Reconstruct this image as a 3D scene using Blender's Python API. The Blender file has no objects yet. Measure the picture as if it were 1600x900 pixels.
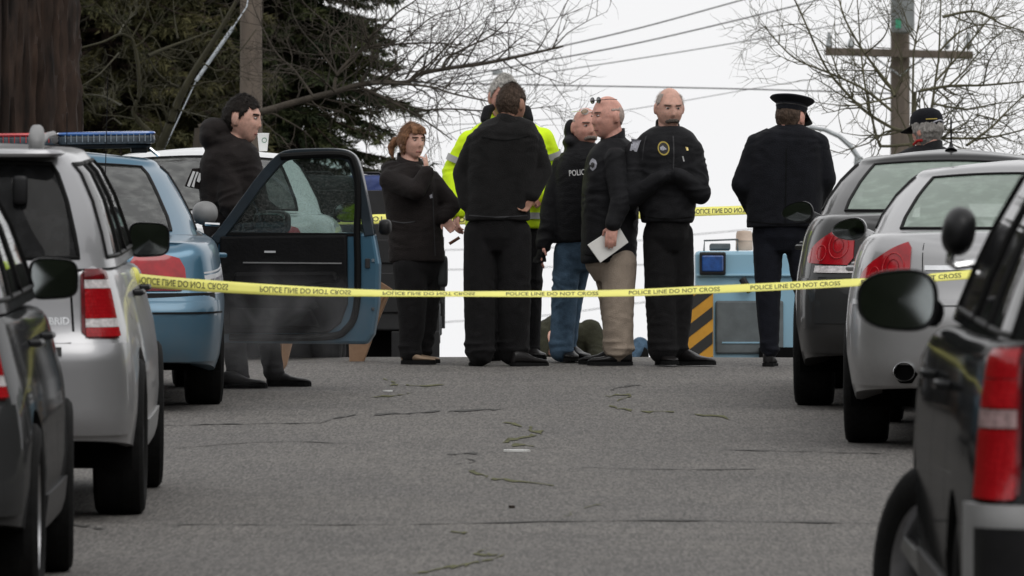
import bpy, bmesh, math, random
import numpy as np
from mathutils import Vector, Matrix, Euler, noise
from mathutils.bvhtree import BVHTree

random.seed(7)
rng = np.random.default_rng(7)
sc = bpy.context.scene
col = sc.collection
R = math.radians

# ---------------------------------------------------------------- camera
F = 15000.0            # focal length in pixels of a 1600 px wide frame
HORIZON = 803.0        # image row of the true horizon (road climbs at 5 %)
CAMZ = 2.2
cd = bpy.data.cameras.new('camera')
cam = bpy.data.objects.new('camera', cd)
col.objects.link(cam)
cam.location = (0, 0, CAMZ)
cam.rotation_euler = (math.pi / 2 + math.atan((HORIZON - 450) / F), 0, 0)
cd.sensor_width = 36.0
cd.lens = F / 1600 * 36.0
cd.clip_start = 1.0
cd.clip_end = 8000
cd.dof.use_dof = True
cd.dof.focus_distance = 62.0
cd.dof.aperture_fstop = 11.5
sc.camera = cam

# ---------------------------------------------------------------- overcast sky
w = bpy.data.worlds.new('World')
sc.world = w
w.use_nodes = True
wn, wl = w.node_tree.nodes, w.node_tree.links
wn.clear()
wo = wn.new('ShaderNodeOutputWorld')
wb = wn.new('ShaderNodeBackground')
sky = wn.new('ShaderNodeTexSky')
sky.sky_type = 'NISHITA'
sky.sun_disc = False
sky.sun_elevation = R(48)
sky.sun_rotation = R(150)
sky.dust_density = 6.0
grey = wn.new('ShaderNodeHueSaturation')
grey.inputs['Saturation'].default_value = 0.0
grey.inputs['Value'].default_value = 0.10
mixs = wn.new('ShaderNodeMixRGB')
mixs.inputs['Fac'].default_value = 0.93
mixs.inputs['Color2'].default_value = (0.985, 0.985, 0.995, 1)
wl.new(sky.outputs['Color'], grey.inputs['Color'])
wl.new(grey.outputs['Color'], mixs.inputs['Color1'])
wl.new(mixs.outputs['Color'], wb.inputs['Color'])
wb.inputs['Strength'].default_value = 1.0
wl.new(wb.outputs[0], wo.inputs['Surface'])

sl = bpy.data.lights.new('sun', 'SUN')
sl.energy = 0.8
sl.angle = R(35)
sl.color = (1.0, 0.98, 0.95)
so = bpy.data.objects.new('sun', sl)
col.objects.link(so)
so.rotation_euler = (R(42), 0, R(-150 + 180))

sc.view_settings.view_transform = 'Standard'
sc.view_settings.look = 'None'
sc.view_settings.gamma = 1.0
sc.view_settings.exposure = 0.0
sc.render.engine = 'CYCLES'
sc.cycles.use_denoising = True
sc.cycles.max_bounces = 6
sc.cycles.transparent_max_bounces = 24
sc.cycles.caustics_reflective = False
sc.cycles.caustics_refractive = False

# ---------------------------------------------------------------- helpers
def px(x, y, Y):
    """pixel of the photograph -> point at distance Y"""
    return Vector(((x - 800) / F * Y, Y, CAMZ + (HORIZON - y) / F * Y))

def gz(Y, X=0.0):
    """height of the road surface"""
    if Y < 30:
        z = 0.05 * 30 - 0.05 * (30 - Y) + 0.0007 * (30 - Y) ** 2
    elif Y <= 64:
        z = 0.05 * Y
    elif Y <= 78:
        z = 0.05 * Y - 0.006 * (Y - 64) ** 2
    else:
        z0 = 0.05 * 78 - 0.006 * 14 ** 2
        s = 0.05 - 0.012 * 14
        z = max(z0 + s * (Y - 78), -9.0)
    return z - 0.0025 * X * X * 0.5

def slope(Y):
    return (gz(Y + .5) - gz(Y - .5))

def empty(name, loc, rz=0.0, rx=0.0):
    o = bpy.data.objects.new(name, None)
    col.objects.link(o)
    o.location = loc
    o.rotation_euler = (rx, 0, rz)
    o.empty_display_size = 0.2
    return o

def tag(o, label=None, cat=None, group=None, kind=None):
    if label: o['label'] = label
    if cat: o['category'] = cat
    if group: o['group'] = group
    if kind: o['kind'] = kind
    return o

def frame_of(d):
    d = d.normalized()
    a = Vector((0, 0, 1)) if abs(d.z) < 0.9 else Vector((1, 0, 0))
    u = d.cross(a).normalized()
    v = d.cross(u).normalized()
    return u, v

class MB:
    def __init__(s):
        s.v = []; s.f = []
    def add(s, vs, fs):
        o = len(s.v)
        s.v.extend([tuple(p) for p in vs])
        s.f.extend([tuple(i + o for i in f) for f in fs])
        return s
    def box(s, c, d, rot=None):
        x, y, z = d[0] / 2, d[1] / 2, d[2] / 2
        vs = [Vector((i * x, j * y, k * z)) for k in (-1, 1) for j in (-1, 1) for i in (-1, 1)]
        if rot is not None: vs = [rot @ p for p in vs]
        vs = [p + Vector(c) for p in vs]
        return s.add(vs, [(0, 2, 3, 1), (4, 5, 7, 6), (0, 1, 5, 4), (2, 6, 7, 3), (0, 4, 6, 2), (1, 3, 7, 5)])
    def rings(s, rs, cap=True, closed=True):
        n = len(rs[0]); o = len(s.v)
        for r in rs: s.v.extend([tuple(p) for p in r])
        for i in range(len(rs) - 1):
            for j in range(n if closed else n - 1):
                k = (j + 1) % n
                s.f.append((o + i * n + j, o + i * n + k, o + (i + 1) * n + k, o + (i + 1) * n + j))
        if cap:
            s.f.append(tuple(o + j for j in reversed(range(n))))
            s.f.append(tuple(o + (len(rs) - 1) * n + j for j in range(n)))
        return s
    def tube(s, pts, rad, n=8, cap=True):
        pts = [Vector(p) for p in pts]
        if not hasattr(rad, '__len__'): rad = [rad] * len(pts)
        rs = []
        u0 = None
        for i, p in enumerate(pts):
            d = (pts[min(i + 1, len(pts) - 1)] - pts[max(i - 1, 0)])
            if d.length < 1e-9: d = Vector((0, 0, 1))
            d.normalize()
            if u0 is None:
                u, v = frame_of(d)
            else:
                u = (u0 - d * u0.dot(d)).normalized(); v = d.cross(u)
            u0 = u
            rs.append([p + (u * math.cos(a) + v * math.sin(a)) * rad[i] for a in [2 * math.pi * k / n for k in range(n)]])
        return s.rings(rs, cap)
    def ell(s, c, r, n=16, m=10, rot=None):
        rs = []
        c = Vector(c)
        for i in range(m + 1):
            t = math.pi * (i / m)
            t = min(max(t, 0.03), math.pi - 0.03)
            ring = []
            for k in range(n):
                a = 2 * math.pi * k / n
                p = Vector((r[0] * math.sin(t) * math.cos(a), r[1] * math.sin(t) * math.sin(a), -r[2] * math.cos(t)))
                if rot is not None: p = rot @ p
                ring.append(c + p)
            rs.append(ring)
        return s.rings(rs)
    def cap(s, a, b, ra, rb, n=12):
        """tapered capsule"""
        a, b = Vector(a), Vector(b)
        d = b - a
        if d.length < 1e-6: d = Vector((0, 0, 1e-3))
        dn = d.normalized(); u, v = frame_of(dn)
        rs = []
        prof = []
        for i in range(5):
            t = math.pi / 2 * (1 - i / 4); t = min(t, math.pi / 2 - 0.05)
            prof.append((a - dn * ra * math.sin(t), ra * math.cos(t)))
        for i in range(5):
            t = math.pi / 2 * (i / 4); t = min(t, math.pi / 2 - 0.05)
            prof.append((b + dn * rb * math.sin(t), rb * math.cos(t)))
        for p, r in prof:
            rs.append([p + (u * math.cos(x) + v * math.sin(x)) * r for x in [2 * math.pi * k / n for k in range(n)]])
        return s.rings(rs)
    def chain(s, pts, rad, n=12):
        for i in range(len(pts) - 1):
            s.cap(pts[i], pts[i + 1], rad[i], rad[i + 1], n)
        return s
    def grid(s, P, closed_u=False):
        """P[i][j] points"""
        o = len(s.v); m = len(P[0])
        for r in P: s.v.extend([tuple(p) for p in r])
        for i in range(len(P) - 1):
            for j in range(m - 1):
                s.f.append((o + i * m + j, o + (i + 1) * m + j, o + (i + 1) * m + j + 1, o + i * m + j + 1))
        return s
    def prism(s, poly, h):
        """poly: list of Vectors, h: extrude vector"""
        n = len(poly); h = Vector(h)
        vs = [Vector(p) for p in poly] + [Vector(p) + h for p in poly]
        fs = [tuple(reversed(range(n))), tuple(range(n, 2 * n))]
        fs += [(i, (i + 1) % n, n + (i + 1) % n, n + i) for i in range(n)]
        return s.add(vs, fs)
    def mesh(s, name):
        me = bpy.data.meshes.new(name)
        me.from_pydata([tuple(p) for p in s.v], [], s.f)
        me.validate(clean_customdata=False)
        return me
    def build(s, name, mat, parent=None, smooth=True, bevel=0, fixn=True, angle=40):
        me = s.mesh(name)
        if fixn:
            bm = bmesh.new(); bm.from_mesh(me)
            bmesh.ops.recalc_face_normals(bm, faces=bm.faces)
            bm.to_mesh(me); bm.free()
        me.materials.append(mat)
        o = bpy.data.objects.new(name, me)
        col.objects.link(o)
        if parent is not None: o.parent = parent
        if smooth:
            me.polygons.foreach_set('use_smooth', [True] * len(me.polygons))
            try: me.set_sharp_from_angle(angle=R(angle))
            except Exception: pass
        if bevel:
            b = o.modifiers.new('bevel', 'BEVEL'); b.width = bevel; b.segments = 2; b.limit_method = 'ANGLE'; b.angle_limit = R(35)
        return o

def catmull(pts, n=12):
    pts = [np.array(p, float) for p in pts]
    out = []
    for i in range(len(pts) - 1):
        p0 = pts[max(i - 1, 0)]; p1 = pts[i]; p2 = pts[i + 1]; p3 = pts[min(i + 2, len(pts) - 1)]
        for k in range(n):
            t = k / n
            out.append(0.5 * (2 * p1 + (p2 - p0) * t + (2 * p0 - 5 * p1 + 4 * p2 - p3) * t ** 2 + (3 * p1 - p0 - 3 * p2 + p3) * t ** 3))
    out.append(pts[-1])
    return np.array(out)

def text_geo(txt, size=1.0, bold=0.0):
    """flat text as (verts2d, faces), left-bottom origin"""
    c = bpy.data.curves.new('txt', 'FONT')
    c.body = txt; c.size = size; c.offset = bold; c.resolution_u = 3
    o = bpy.data.objects.new('txt', c); col.objects.link(o)
    bpy.context.view_layer.update()
    dg = bpy.context.evaluated_depsgraph_get()
    me = bpy.data.meshes.new_from_object(o.evaluated_get(dg))
    bm = bmesh.new(); bm.from_mesh(me)
    bmesh.ops.triangulate(bm, faces=bm.faces)
    vs = [(v.co.x, v.co.y) for v in bm.verts]; fs = [tuple(v.index for v in f.verts) for f in bm.faces]
    bm.free()
    bpy.data.objects.remove(o); bpy.data.curves.remove(c); bpy.data.meshes.remove(me)
    return vs, fs

# ---------------------------------------------------------------- materials
def mat(name, color, rough=0.6, metal=0.0, coat=0.0, var=0.0, scale=8.0, bump=0.0, bscale=60.0, spec=0.5, sheen=0.0, stretch=None):
    m = bpy.data.materials.new(name); m.use_nodes = True
    nt = m.node_tree; N, L = nt.nodes, nt.links
    b = N['Principled BSDF']
    b.inputs['Base Color'].default_value = (*color, 1)
    b.inputs['Roughness'].default_value = rough
    b.inputs['Metallic'].default_value = metal
    b.inputs['Coat Weight'].default_value = coat
    b.inputs['Coat Roughness'].default_value = 0.06
    b.inputs['Specular IOR Level'].default_value = spec
    if sheen:
        b.inputs['Sheen Weight'].default_value = sheen
        b.inputs['Sheen Roughness'].default_value = 0.5
    if var or bump:
        tc = N.new('ShaderNodeTexCoord')
        mp = N.new('ShaderNodeMapping')
        L.new(tc.outputs['Object'], mp.inputs['Vector'])
        if stretch: mp.inputs['Scale'].default_value = stretch
    if var:
        t = N.new('ShaderNodeTexNoise'); t.inputs['Scale'].default_value = scale; t.inputs['Detail'].default_value = 6
        t.inputs['Roughness'].default_value = 0.65
        L.new(mp.outputs[0], t.inputs['Vector'])
        rmp = N.new('ShaderNodeValToRGB')
        rmp.color_ramp.elements[0].position = 0.3; rmp.color_ramp.elements[1].position = 0.7
        rmp.color_ramp.elements[0].color = (*[max(c * (1 - var), 0) for c in color], 1)
        rmp.color_ramp.elements[1].color = (*[min(c * (1 + var), 1) for c in color], 1)
        L.new(t.outputs['Fac'], rmp.inputs['Fac'])
        L.new(rmp.outputs['Color'], b.inputs['Base Color'])
    if bump:
        t2 = N.new('ShaderNodeTexNoise'); t2.inputs['Scale'].default_value = bscale; t2.inputs['Detail'].default_value = 5
        L.new(mp.outputs[0], t2.inputs['Vector'])
        bp = N.new('ShaderNodeBump'); bp.inputs['Strength'].default_value = bump; bp.inputs['Distance'].default_value = 0.01
        L.new(t2.outputs['Fac'], bp.inputs['Height'])
        L.new(bp.outputs['Normal'], b.inputs['Normal'])
    return m

def paint(name, color, metal=0.5, rough=0.35, dirt=(0.16, 0.15, 0.14), dirt_amt=0.55, coat=.6, spec=.5):
    """car paint with road film that thickens towards the sills"""
    m = mat(name, color, rough=rough, metal=metal, coat=coat, spec=spec)
    nt = m.node_tree; N, L = nt.nodes, nt.links
    b = N['Principled BSDF']
    tc = N.new('ShaderNodeTexCoord')
    t = N.new('ShaderNodeTexNoise'); t.inputs['Scale'].default_value = 3.5; t.inputs['Detail'].default_value = 7; t.inputs['Roughness'].default_value = 0.7
    L.new(tc.outputs['Object'], t.inputs['Vector'])
    sp = N.new('ShaderNodeSeparateXYZ'); L.new(tc.outputs['Object'], sp.inputs[0])
    mr = N.new('ShaderNodeMapRange'); mr.inputs['From Min'].default_value = 0.85; mr.inputs['From Max'].default_value = 0.25
    L.new(sp.outputs['Z'], mr.inputs['Value'])
    ml = N.new('ShaderNodeMath'); ml.operation = 'MULTIPLY'; L.new(mr.outputs[0], ml.inputs[0])
    mr2 = N.new('ShaderNodeMapRange'); mr2.inputs['From Min'].default_value = 0.3; mr2.inputs['From Max'].default_value = 0.75
    L.new(t.outputs['Fac'], mr2.inputs['Value'])
    ad = N.new('ShaderNodeMath'); ad.operation = 'MULTIPLY_ADD'; ad.inputs[1].default_value = 0.7; ad.inputs[2].default_value = 0.3
    L.new(mr2.outputs[0], ad.inputs[0]); L.new(ad.outputs[0], ml.inputs[1])
    m3 = N.new('ShaderNodeMath'); m3.operation = 'MULTIPLY'; m3.inputs[1].default_value = dirt_amt; L.new(ml.outputs[0], m3.inputs[0])
    mx = N.new('ShaderNodeMixRGB'); mx.inputs['Color1'].default_value = (*color, 1); mx.inputs['Color2'].default_value = (*dirt, 1)
    L.new(m3.outputs[0], mx.inputs['Fac']); L.new(mx.outputs[0], b.inputs['Base Color'])
    rr = N.new('ShaderNodeMath'); rr.operation = 'MULTIPLY_ADD'; rr.inputs[1].default_value = 0.45; rr.inputs[2].default_value = rough
    L.new(m3.outputs[0], rr.inputs[0]); L.new(rr.outputs[0], b.inputs['Roughness'])
    cc = N.new('ShaderNodeMath'); cc.operation = 'MULTIPLY_ADD'; cc.inputs[1].default_value = -coat; cc.inputs[2].default_value = coat
    L.new(m3.outputs[0], cc.inputs[0]); L.new(cc.outputs[0], b.inputs['Coat Weight'])
    return m

def glass(name, tint, film=(.06, .30), droplets=False, fcol=(0.45, 0.46, 0.44), ior=1.5):
    m = bpy.data.materials.new(name); m.use_nodes = True
    nt = m.node_tree; N, L = nt.nodes, nt.links; N.clear()
    o = N.new('ShaderNodeOutputMaterial')
    tr = N.new('ShaderNodeBsdfTransparent'); tr.inputs['Color'].default_value = (*tint, 1)
    gl = N.new('ShaderNodeBsdfGlossy'); gl.inputs['Roughness'].default_value = 0.03
    fr = N.new('ShaderNodeFresnel'); fr.inputs['IOR'].default_value = ior
    mx = N.new('ShaderNodeMixShader')
    L.new(fr.outputs[0], mx.inputs[0]); L.new(tr.outputs[0], mx.inputs[1]); L.new(gl.outputs[0], mx.inputs[2])
    last = mx
    # road film / dried rain
    df = N.new('ShaderNodeBsdfDiffuse'); df.inputs['Color'].default_value = (*fcol, 1)
    tc = N.new('ShaderNodeTexCoord')
    t = N.new('ShaderNodeTexNoise'); t.inputs['Scale'].default_value = 90 if droplets else 12; t.inputs['Detail'].default_value = 6
    L.new(tc.outputs['Object'], t.inputs['Vector'])
    mr = N.new('ShaderNodeMapRange'); mr.inputs['From Min'].default_value = 0.45; mr.inputs['From Max'].default_value = 0.8
    mr.inputs['To Min'].default_value = film[0]; mr.inputs['To Max'].default_value = film[1]
    L.new(t.outputs['Fac'], mr.inputs['Value'])
    m2 = N.new('ShaderNodeMixShader')
    L.new(mr.outputs[0], m2.inputs[0]); L.new(mx.outputs[0], m2.inputs[1]); L.new(df.outputs[0], m2.inputs[2])
    L.new(m2.outputs[0], o.inputs['Surface'])
    return m

M = {}
M['rubber'] = mat('rubber', (0.009, 0.009, 0.009), 0.8, spec=.12, var=0.3, scale=30, bump=0.3, bscale=90)
M['black_trim'] = mat('black_trim', (0.009, 0.009, 0.010), 0.42, spec=.3, var=0.25, scale=14)
M['seal'] = mat('seal', (0.005, 0.005, 0.005), 0.6, spec=.15)
M['chrome'] = mat('chrome', (0.75, 0.76, 0.77), 0.15, metal=1.0, var=0.1)
M['rim'] = mat('rim', (0.42, 0.42, 0.43), 0.35, metal=0.9, var=0.3, scale=10)
M['steel_dark'] = mat('steel_dark', (0.05, 0.05, 0.052), 0.5, metal=0.7, var=0.3)
M['under'] = mat('under', (0.005, 0.005, 0.005), 0.9, spec=.05, var=0.3)
M['interior'] = mat('interior', (0.035, 0.035, 0.035), 0.85, var=0.2)
M['seat'] = mat('seat', (0.06, 0.06, 0.058), 0.9, var=0.2, bump=0.2)
M['mirror'] = mat('mirror', (0.24, 0.26, 0.26), 0.05, metal=1.0, var=0.12, scale=6)
M['red_lamp'] = mat('red_lamp', (0.42, 0.006, 0.012), 0.2, coat=.5, spec=.3, var=0.4, scale=30, bump=0.2, bscale=40)
def facets(m, a, b, scale=60, st=(1, 1, .6)):
    # moulded prism pattern inside a lamp lens
    N, L = m.node_tree.nodes, m.node_tree.links
    tc = N.new('ShaderNodeTexCoord'); mp = N.new('ShaderNodeMapping'); mp.inputs['Scale'].default_value = st
    v = N.new('ShaderNodeTexVoronoi'); v.inputs['Scale'].default_value = scale; v.inputs['Randomness'].default_value = .35
    t = N.new('ShaderNodeTexNoise'); t.inputs['Scale'].default_value = 9
    L.new(tc.outputs['Object'], mp.inputs[0]); L.new(mp.outputs[0], v.inputs['Vector']); L.new(tc.outputs['Object'], t.inputs['Vector'])
    ad = N.new('ShaderNodeMath'); ad.operation = 'MULTIPLY_ADD'; ad.inputs[1].default_value = .8; L.new(t.outputs['Fac'], ad.inputs[0]); L.new(v.outputs['Distance'], ad.inputs[2])
    r = N.new('ShaderNodeValToRGB'); r.color_ramp.elements[0].position = .45; r.color_ramp.elements[1].position = .95
    r.color_ramp.elements[0].color = (*b, 1); r.color_ramp.elements[1].color = (*a, 1)
    L.new(ad.outputs[0], r.inputs[0]); L.new(r.outputs[0], N['Principled BSDF'].inputs['Base Color'])
facets(M['red_lamp'], (.30, .004, .008), (.52, .012, .018), 110)
M['red_smooth'] = mat('red_smooth', (0.40, 0.006, 0.014), 0.16, coat=.7, spec=.3, var=0.35, scale=7)
M['red_light'] = mat('red_light', (0.62, 0.03, 0.04), 0.2, coat=.5)
M['red_deep'] = mat('red_deep', (0.13, 0.003, 0.006), 0.2, coat=.5, spec=.3, var=0.3, scale=22)
M['clear_lamp'] = mat('clear_lamp', (0.62, 0.58, 0.58), 0.12, coat=1.0, var=0.35, scale=40, bump=0.4, bscale=55)
M['plate'] = mat('plate', (0.62, 0.64, 0.66), 0.4, var=0.1)
M['plate_ink'] = mat('plate_ink', (0.03, 0.05, 0.2), 0.5)
M['glass'] = glass('glass', (0.74, 0.84, 0.78))
M['glass_mid'] = glass('glass_mid', (0.42, 0.48, 0.46))
M['glass_dark'] = glass('glass_dark', (0.03, 0.032, 0.036), (.03, .09), fcol=(.25, .25, .26), ior=1.22)
M['glass_wet_lit'] = glass('glass_wet_lit', (0.80, 0.88, 0.83), (.32, .46), fcol=(.55, .67, .58))  # wet film; its pale green also paints in sky reflection and inner light
M['glass_rain'] = glass('glass_rain', (0.50, 0.58, 0.56), (.02, .20), droplets=True)
# ================================================================ ground, road
def asphalt():
    m = bpy.data.materials.new('asphalt'); m.use_nodes = True
    N, L = m.node_tree.nodes, m.node_tree.links
    b = N['Principled BSDF']; b.inputs['Roughness'].default_value = 0.8
    b.inputs['Specular IOR Level'].default_value = 0.35
    tc = N.new('ShaderNodeTexCoord')
    def nz(scale, det, st=(1, 1, 1)):
        mp = N.new('ShaderNodeMapping'); mp.inputs['Scale'].default_value = st
        L.new(tc.outputs['Object'], mp.inputs['Vector'])
        t = N.new('ShaderNodeTexNoise'); t.inputs['Scale'].default_value = scale; t.inputs['Detail'].default_value = det
        t.inputs['Roughness'].default_value = 0.7
        L.new(mp.outputs[0], t.inputs['Vector']); return t
    fine = nz(64, 5, (1, .07, 1)); vor = N.new('ShaderNodeTexVoronoi'); vor.inputs['Scale'].default_value = 95
    mpv = N.new('ShaderNodeMapping'); mpv.inputs['Scale'].default_value = (1, .065, 1); L.new(tc.outputs['Object'], mpv.inputs['Vector']); L.new(mpv.outputs[0], vor.inputs['Vector'])
    big = nz(0.9, 5, (1, .5, 1)); band = nz(1.3, 4, (.08, 1.0, 1))
    r1 = N.new('ShaderNodeValToRGB'); e = r1.color_ramp.elements
    e[0].position = .28; e[0].color = (.070, .066, .062, 1); e[1].position = .72; e[1].color = (.168, .159, .150, 1)
    L.new(fine.outputs['Fac'], r1.inputs['Fac'])
    r2 = N.new('ShaderNodeValToRGB'); e = r2.color_ramp.elements
    e[0].position = .0; e[0].color = (.62, .62, .62, 1); e[1].position = 1; e[1].color = (1.38, 1.37, 1.35, 1)
    L.new(vor.outputs['Color'], r2.inputs['Fac'])
    mu = N.new('ShaderNodeMixRGB'); mu.blend_type = 'MULTIPLY'; mu.inputs['Fac'].default_value = 1
    L.new(r1.outputs[0], mu.inputs[1]); L.new(r2.outputs[0], mu.inputs[2])
    r3 = N.new('ShaderNodeValToRGB'); e = r3.color_ramp.elements
    e[0].position = .3; e[0].color = (.86, .86, .87, 1); e[1].position = .7; e[1].color = (1.10, 1.09, 1.07, 1)
    L.new(big.outputs['Fac'], r3.inputs['Fac'])
    r4 = N.new('ShaderNodeValToRGB'); e = r4.color_ramp.elements
    e[0].position = .35; e[0].color = (.93, .93, .93, 1); e[1].position = .65; e[1].color = (1.04, 1.04, 1.04, 1)
    L.new(band.outputs['Fac'], r4.inputs['Fac'])
    mu2 = N.new('ShaderNodeMixRGB'); mu2.blend_type = 'MULTIPLY'; mu2.inputs['Fac'].default_value = 1
    L.new(mu.outputs[0], mu2.inputs[1]); L.new(r3.outputs[0], mu2.inputs[2])
    mu3 = N.new('ShaderNodeMixRGB'); mu3.blend_type = 'MULTIPLY'; mu3.inputs['Fac'].default_value = 1
    L.new(mu2.outputs[0], mu3.inputs[1]); L.new(r4.outputs[0], mu3.inputs[2])
    L.new(mu3.outputs[0], b.inputs['Base Color'])
    bp = N.new('ShaderNodeBump'); bp.inputs['Strength'].default_value = 0.5; bp.inputs['Distance'].default_value = 0.004
    f2 = nz(140, 3); L.new(f2.outputs['Fac'], bp.inputs['Height']); L.new(bp.outputs[0], b.inputs['Normal'])
    return m

M['asphalt'] = asphalt()
M['soil'] = mat('soil_grass', (0.05, 0.055, 0.028), 0.95, var=0.5, scale=4, bump=0.5, bscale=30)
M['concrete'] = mat('concrete', (0.28, 0.27, 0.25), 0.85, var=0.25, scale=5, bump=0.3)
M['moss'] = mat('moss', (0.085, 0.085, 0.03), 0.95, var=0.6, scale=25)
M['tar'] = mat('tar', (0.052, 0.049, 0.045), 0.9, var=0.4, scale=14)
M['paper'] = mat('paper_white', (0.62, 0.62, 0.6), 0.8, var=0.1)

ys = list(np.arange(-40, 62, 2.0)) + list(np.arange(62, 82, 0.5)) + list(np.arange(82, 200, 4)) + [260, 400, 700, 1200, 2500, 5000]
def strip(name, xs, zoff, mt, yl, kind='structure'):
    mb = MB()
    P = [[(x, y, gz(y, min(abs(x), 6)) + (zoff(x) if callable(zoff) else zoff)) for x in xs] for y in yl]
    mb.grid(P)
    return tag(mb.build(name, mt, fixn=False), kind=kind)
gr = strip('ground', [-3000, -300, -60, -20, -8, -4.6, 0, 4.6, 8, 20, 60, 300, 3000], -0.12, M['soil'], ys)
gr.data.flip_normals() if gr.data.polygons[0].normal.z < 0 else None
rd = strip('road', list(np.linspace(-4.0, 4.0, 9)), 0.0, M['asphalt'], [y for y in ys if y < 190])
if rd.data.polygons[0].normal.z < 0: rd.data.flip_normals()
for sgn in (-1, 1):
    kb = MB()
    yl = [y for y in ys if y < 190]
    sec = [(4.0, -.1), (4.0, .11), (4.02, .13), (4.15, .13), (4.15, -.1)]
    P = [[(sgn * x, y, gz(y, 4.0) + z) for x, z in sec] for y in yl]
    kb.grid(P); tag(kb.build('kerb', M['concrete']), kind='structure')
    sw = MB(); P = [[(sgn * x, y, gz(y, 4.0) + .126) for x in (5.6, 6.6, 7.4)] for y in yl]
    sw.grid(P); o = sw.build('pavement', M['concrete'], fixn=False); tag(o, kind='structure')
    if o.data.polygons[0].normal.z < 0: o.data.flip_normals()
    vg = MB(); P = [[(sgn * x, y, gz(y, 4.0) + .124) for x in (4.15, 4.9, 5.6)] for y in yl]
    vg.grid(P); o = vg.build('verge', M['soil'], fixn=False); tag(o, kind='structure')
    if o.data.polygons[0].normal.z < 0: o.data.flip_normals()

def on_road(x, y):
    """pixel on the road -> point on the surface"""
    Yd = min(F * 2.2 / (y - 53.0), 64.4)
    X = (x - 800) / F * Yd
    return X, Yd

def crack(name, pts, wpx, mt, jit=1.0, seed=0):
    rnd = random.Random(seed)
    dense = catmull(pts, 7)
    c = []
    for i, p in enumerate(dense):
        X, Y = on_road(p[0] + rnd.uniform(-5, 5) * jit, p[1] + rnd.uniform(-1.3, 1.3) * jit)
        c.append((X, Y, rnd.choice([.3, .6, .9, 1.3, 1.9])))
    P = []
    for i, (X, Y, k) in enumerate(c):
        e = min(i, len(c) - 1 - i) / 3.0
        hw = wpx * k * min(1, e + .2)
        dy = hw * Y * Y / (F * 2.2) * .5      # half the row height in metres along the road
        P.append([(X - hw * .002, Y - dy, gz(Y - dy, X) + .004), (X + hw * .002, Y + dy, gz(Y + dy, X) + .004)])
    # broken runs: the crack closes up here and there
    i = 0
    while i < len(P) - 2:
        n = rnd.randint(3, 9); run = P[i:i + n + 1]
        if len(run) > 1: MB().grid(run).build(name, mt, rd, fixn=False, smooth=False)
        i += n + (rnd.randint(0, 2) if jit > .6 else 0)

for i, (pts, wd, mt, j) in enumerate([
    ([(500, 661), (545, 650), (640, 646), (720, 642), (790, 640)], 1.6, 'tar', .7),
    ([(790, 660), (835, 672), (838, 680), (790, 690), (830, 698)], 2.6, 'moss', 1.5),
    ([(695, 711), (760, 708)], 1.6, 'tar', .8),
    ([(735, 736), (760, 746), (800, 752), (900, 762)], 2.0, 'moss', 1.2),
    ([(640, 898), (690, 889), (745, 880), (790, 868), (745, 866), (788, 853)], 2.8, 'moss', 1.6),
    ([(602, 592), (612, 598), (622, 602), (700, 603)], 1.8, 'moss', 1.0),
    ([(575, 622), (630, 617), (638, 614)], 1.5, 'moss', .8),
    ([(955, 610), (975, 604), (1000, 602)], 2.0, 'tar', .8),
    ([(945, 620), (985, 618), (955, 632), (990, 642), (1080, 646), (1150, 656)], 1.5, 'moss', 1.2),
    ([(250, 664), (380, 662), (500, 661)], 1.0, 'tar', .4),
    ([(640, 820), (880, 815), (1100, 814), (1380, 817)], 1.3, 'tar', .5),
    ([(250, 819), (450, 820), (640, 820)], .7, 'tar', .5),
    ([(1130, 703), (1250, 705), (1400, 708)], .7, 'tar', .5),
    ([(700, 728), (740, 722), (725, 716)], 1.0, 'tar', .8),
    ([(110, 818), (140, 822), (165, 826)], 1.6, 'tar', .8),
    ([(880, 810), (910, 795), (960, 785)], 1.0, 'moss', 1.0),
    ([(705, 832), (730, 834)], 2.2, 'moss', 1.0),
    ([(270, 700), (420, 690), (560, 694)], .6, 'tar', .5),
    ([(900, 730), (1050, 734), (1200, 733)], .6, 'tar', .5)]):
    crack('crack', pts, wd, M[mt], j, i)
def litter(xp, yp, lx, ly, label, mt, h=.004):
    X, Y = on_road(xp, yp)
    mb = MB(); n = 7
    poly = [Vector((lx * math.cos(a) * random.uniform(.6, 1), ly * math.sin(a) * random.uniform(.6, 1), 0)) for a in np.linspace(0, 2 * math.pi, n, endpoint=False)]
    mb.prism(poly, (0, 0, h))
    o = mb.build('litter', mt, smooth=False); o.location = (X, Y, gz(Y, X) + .001); o.rotation_euler[0] = math.atan(slope(Y))
    tag(o, label, 'litter')
litter(805, 706, .11, .07, 'flat white scrap of paper lying mid road below the longest crack', M['paper'], .01)
litter(607, 612, .04, .05, 'tiny white scrap of paper on the road near the crest', M['paper'], .008)
M['leaf_brown'] = mat('leaf_brown', (.03, .022, .015), .9)
litter(800, 794, .02, .02, 'small dark leaf lying alone on the asphalt', M['leaf_brown'], .012)

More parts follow.
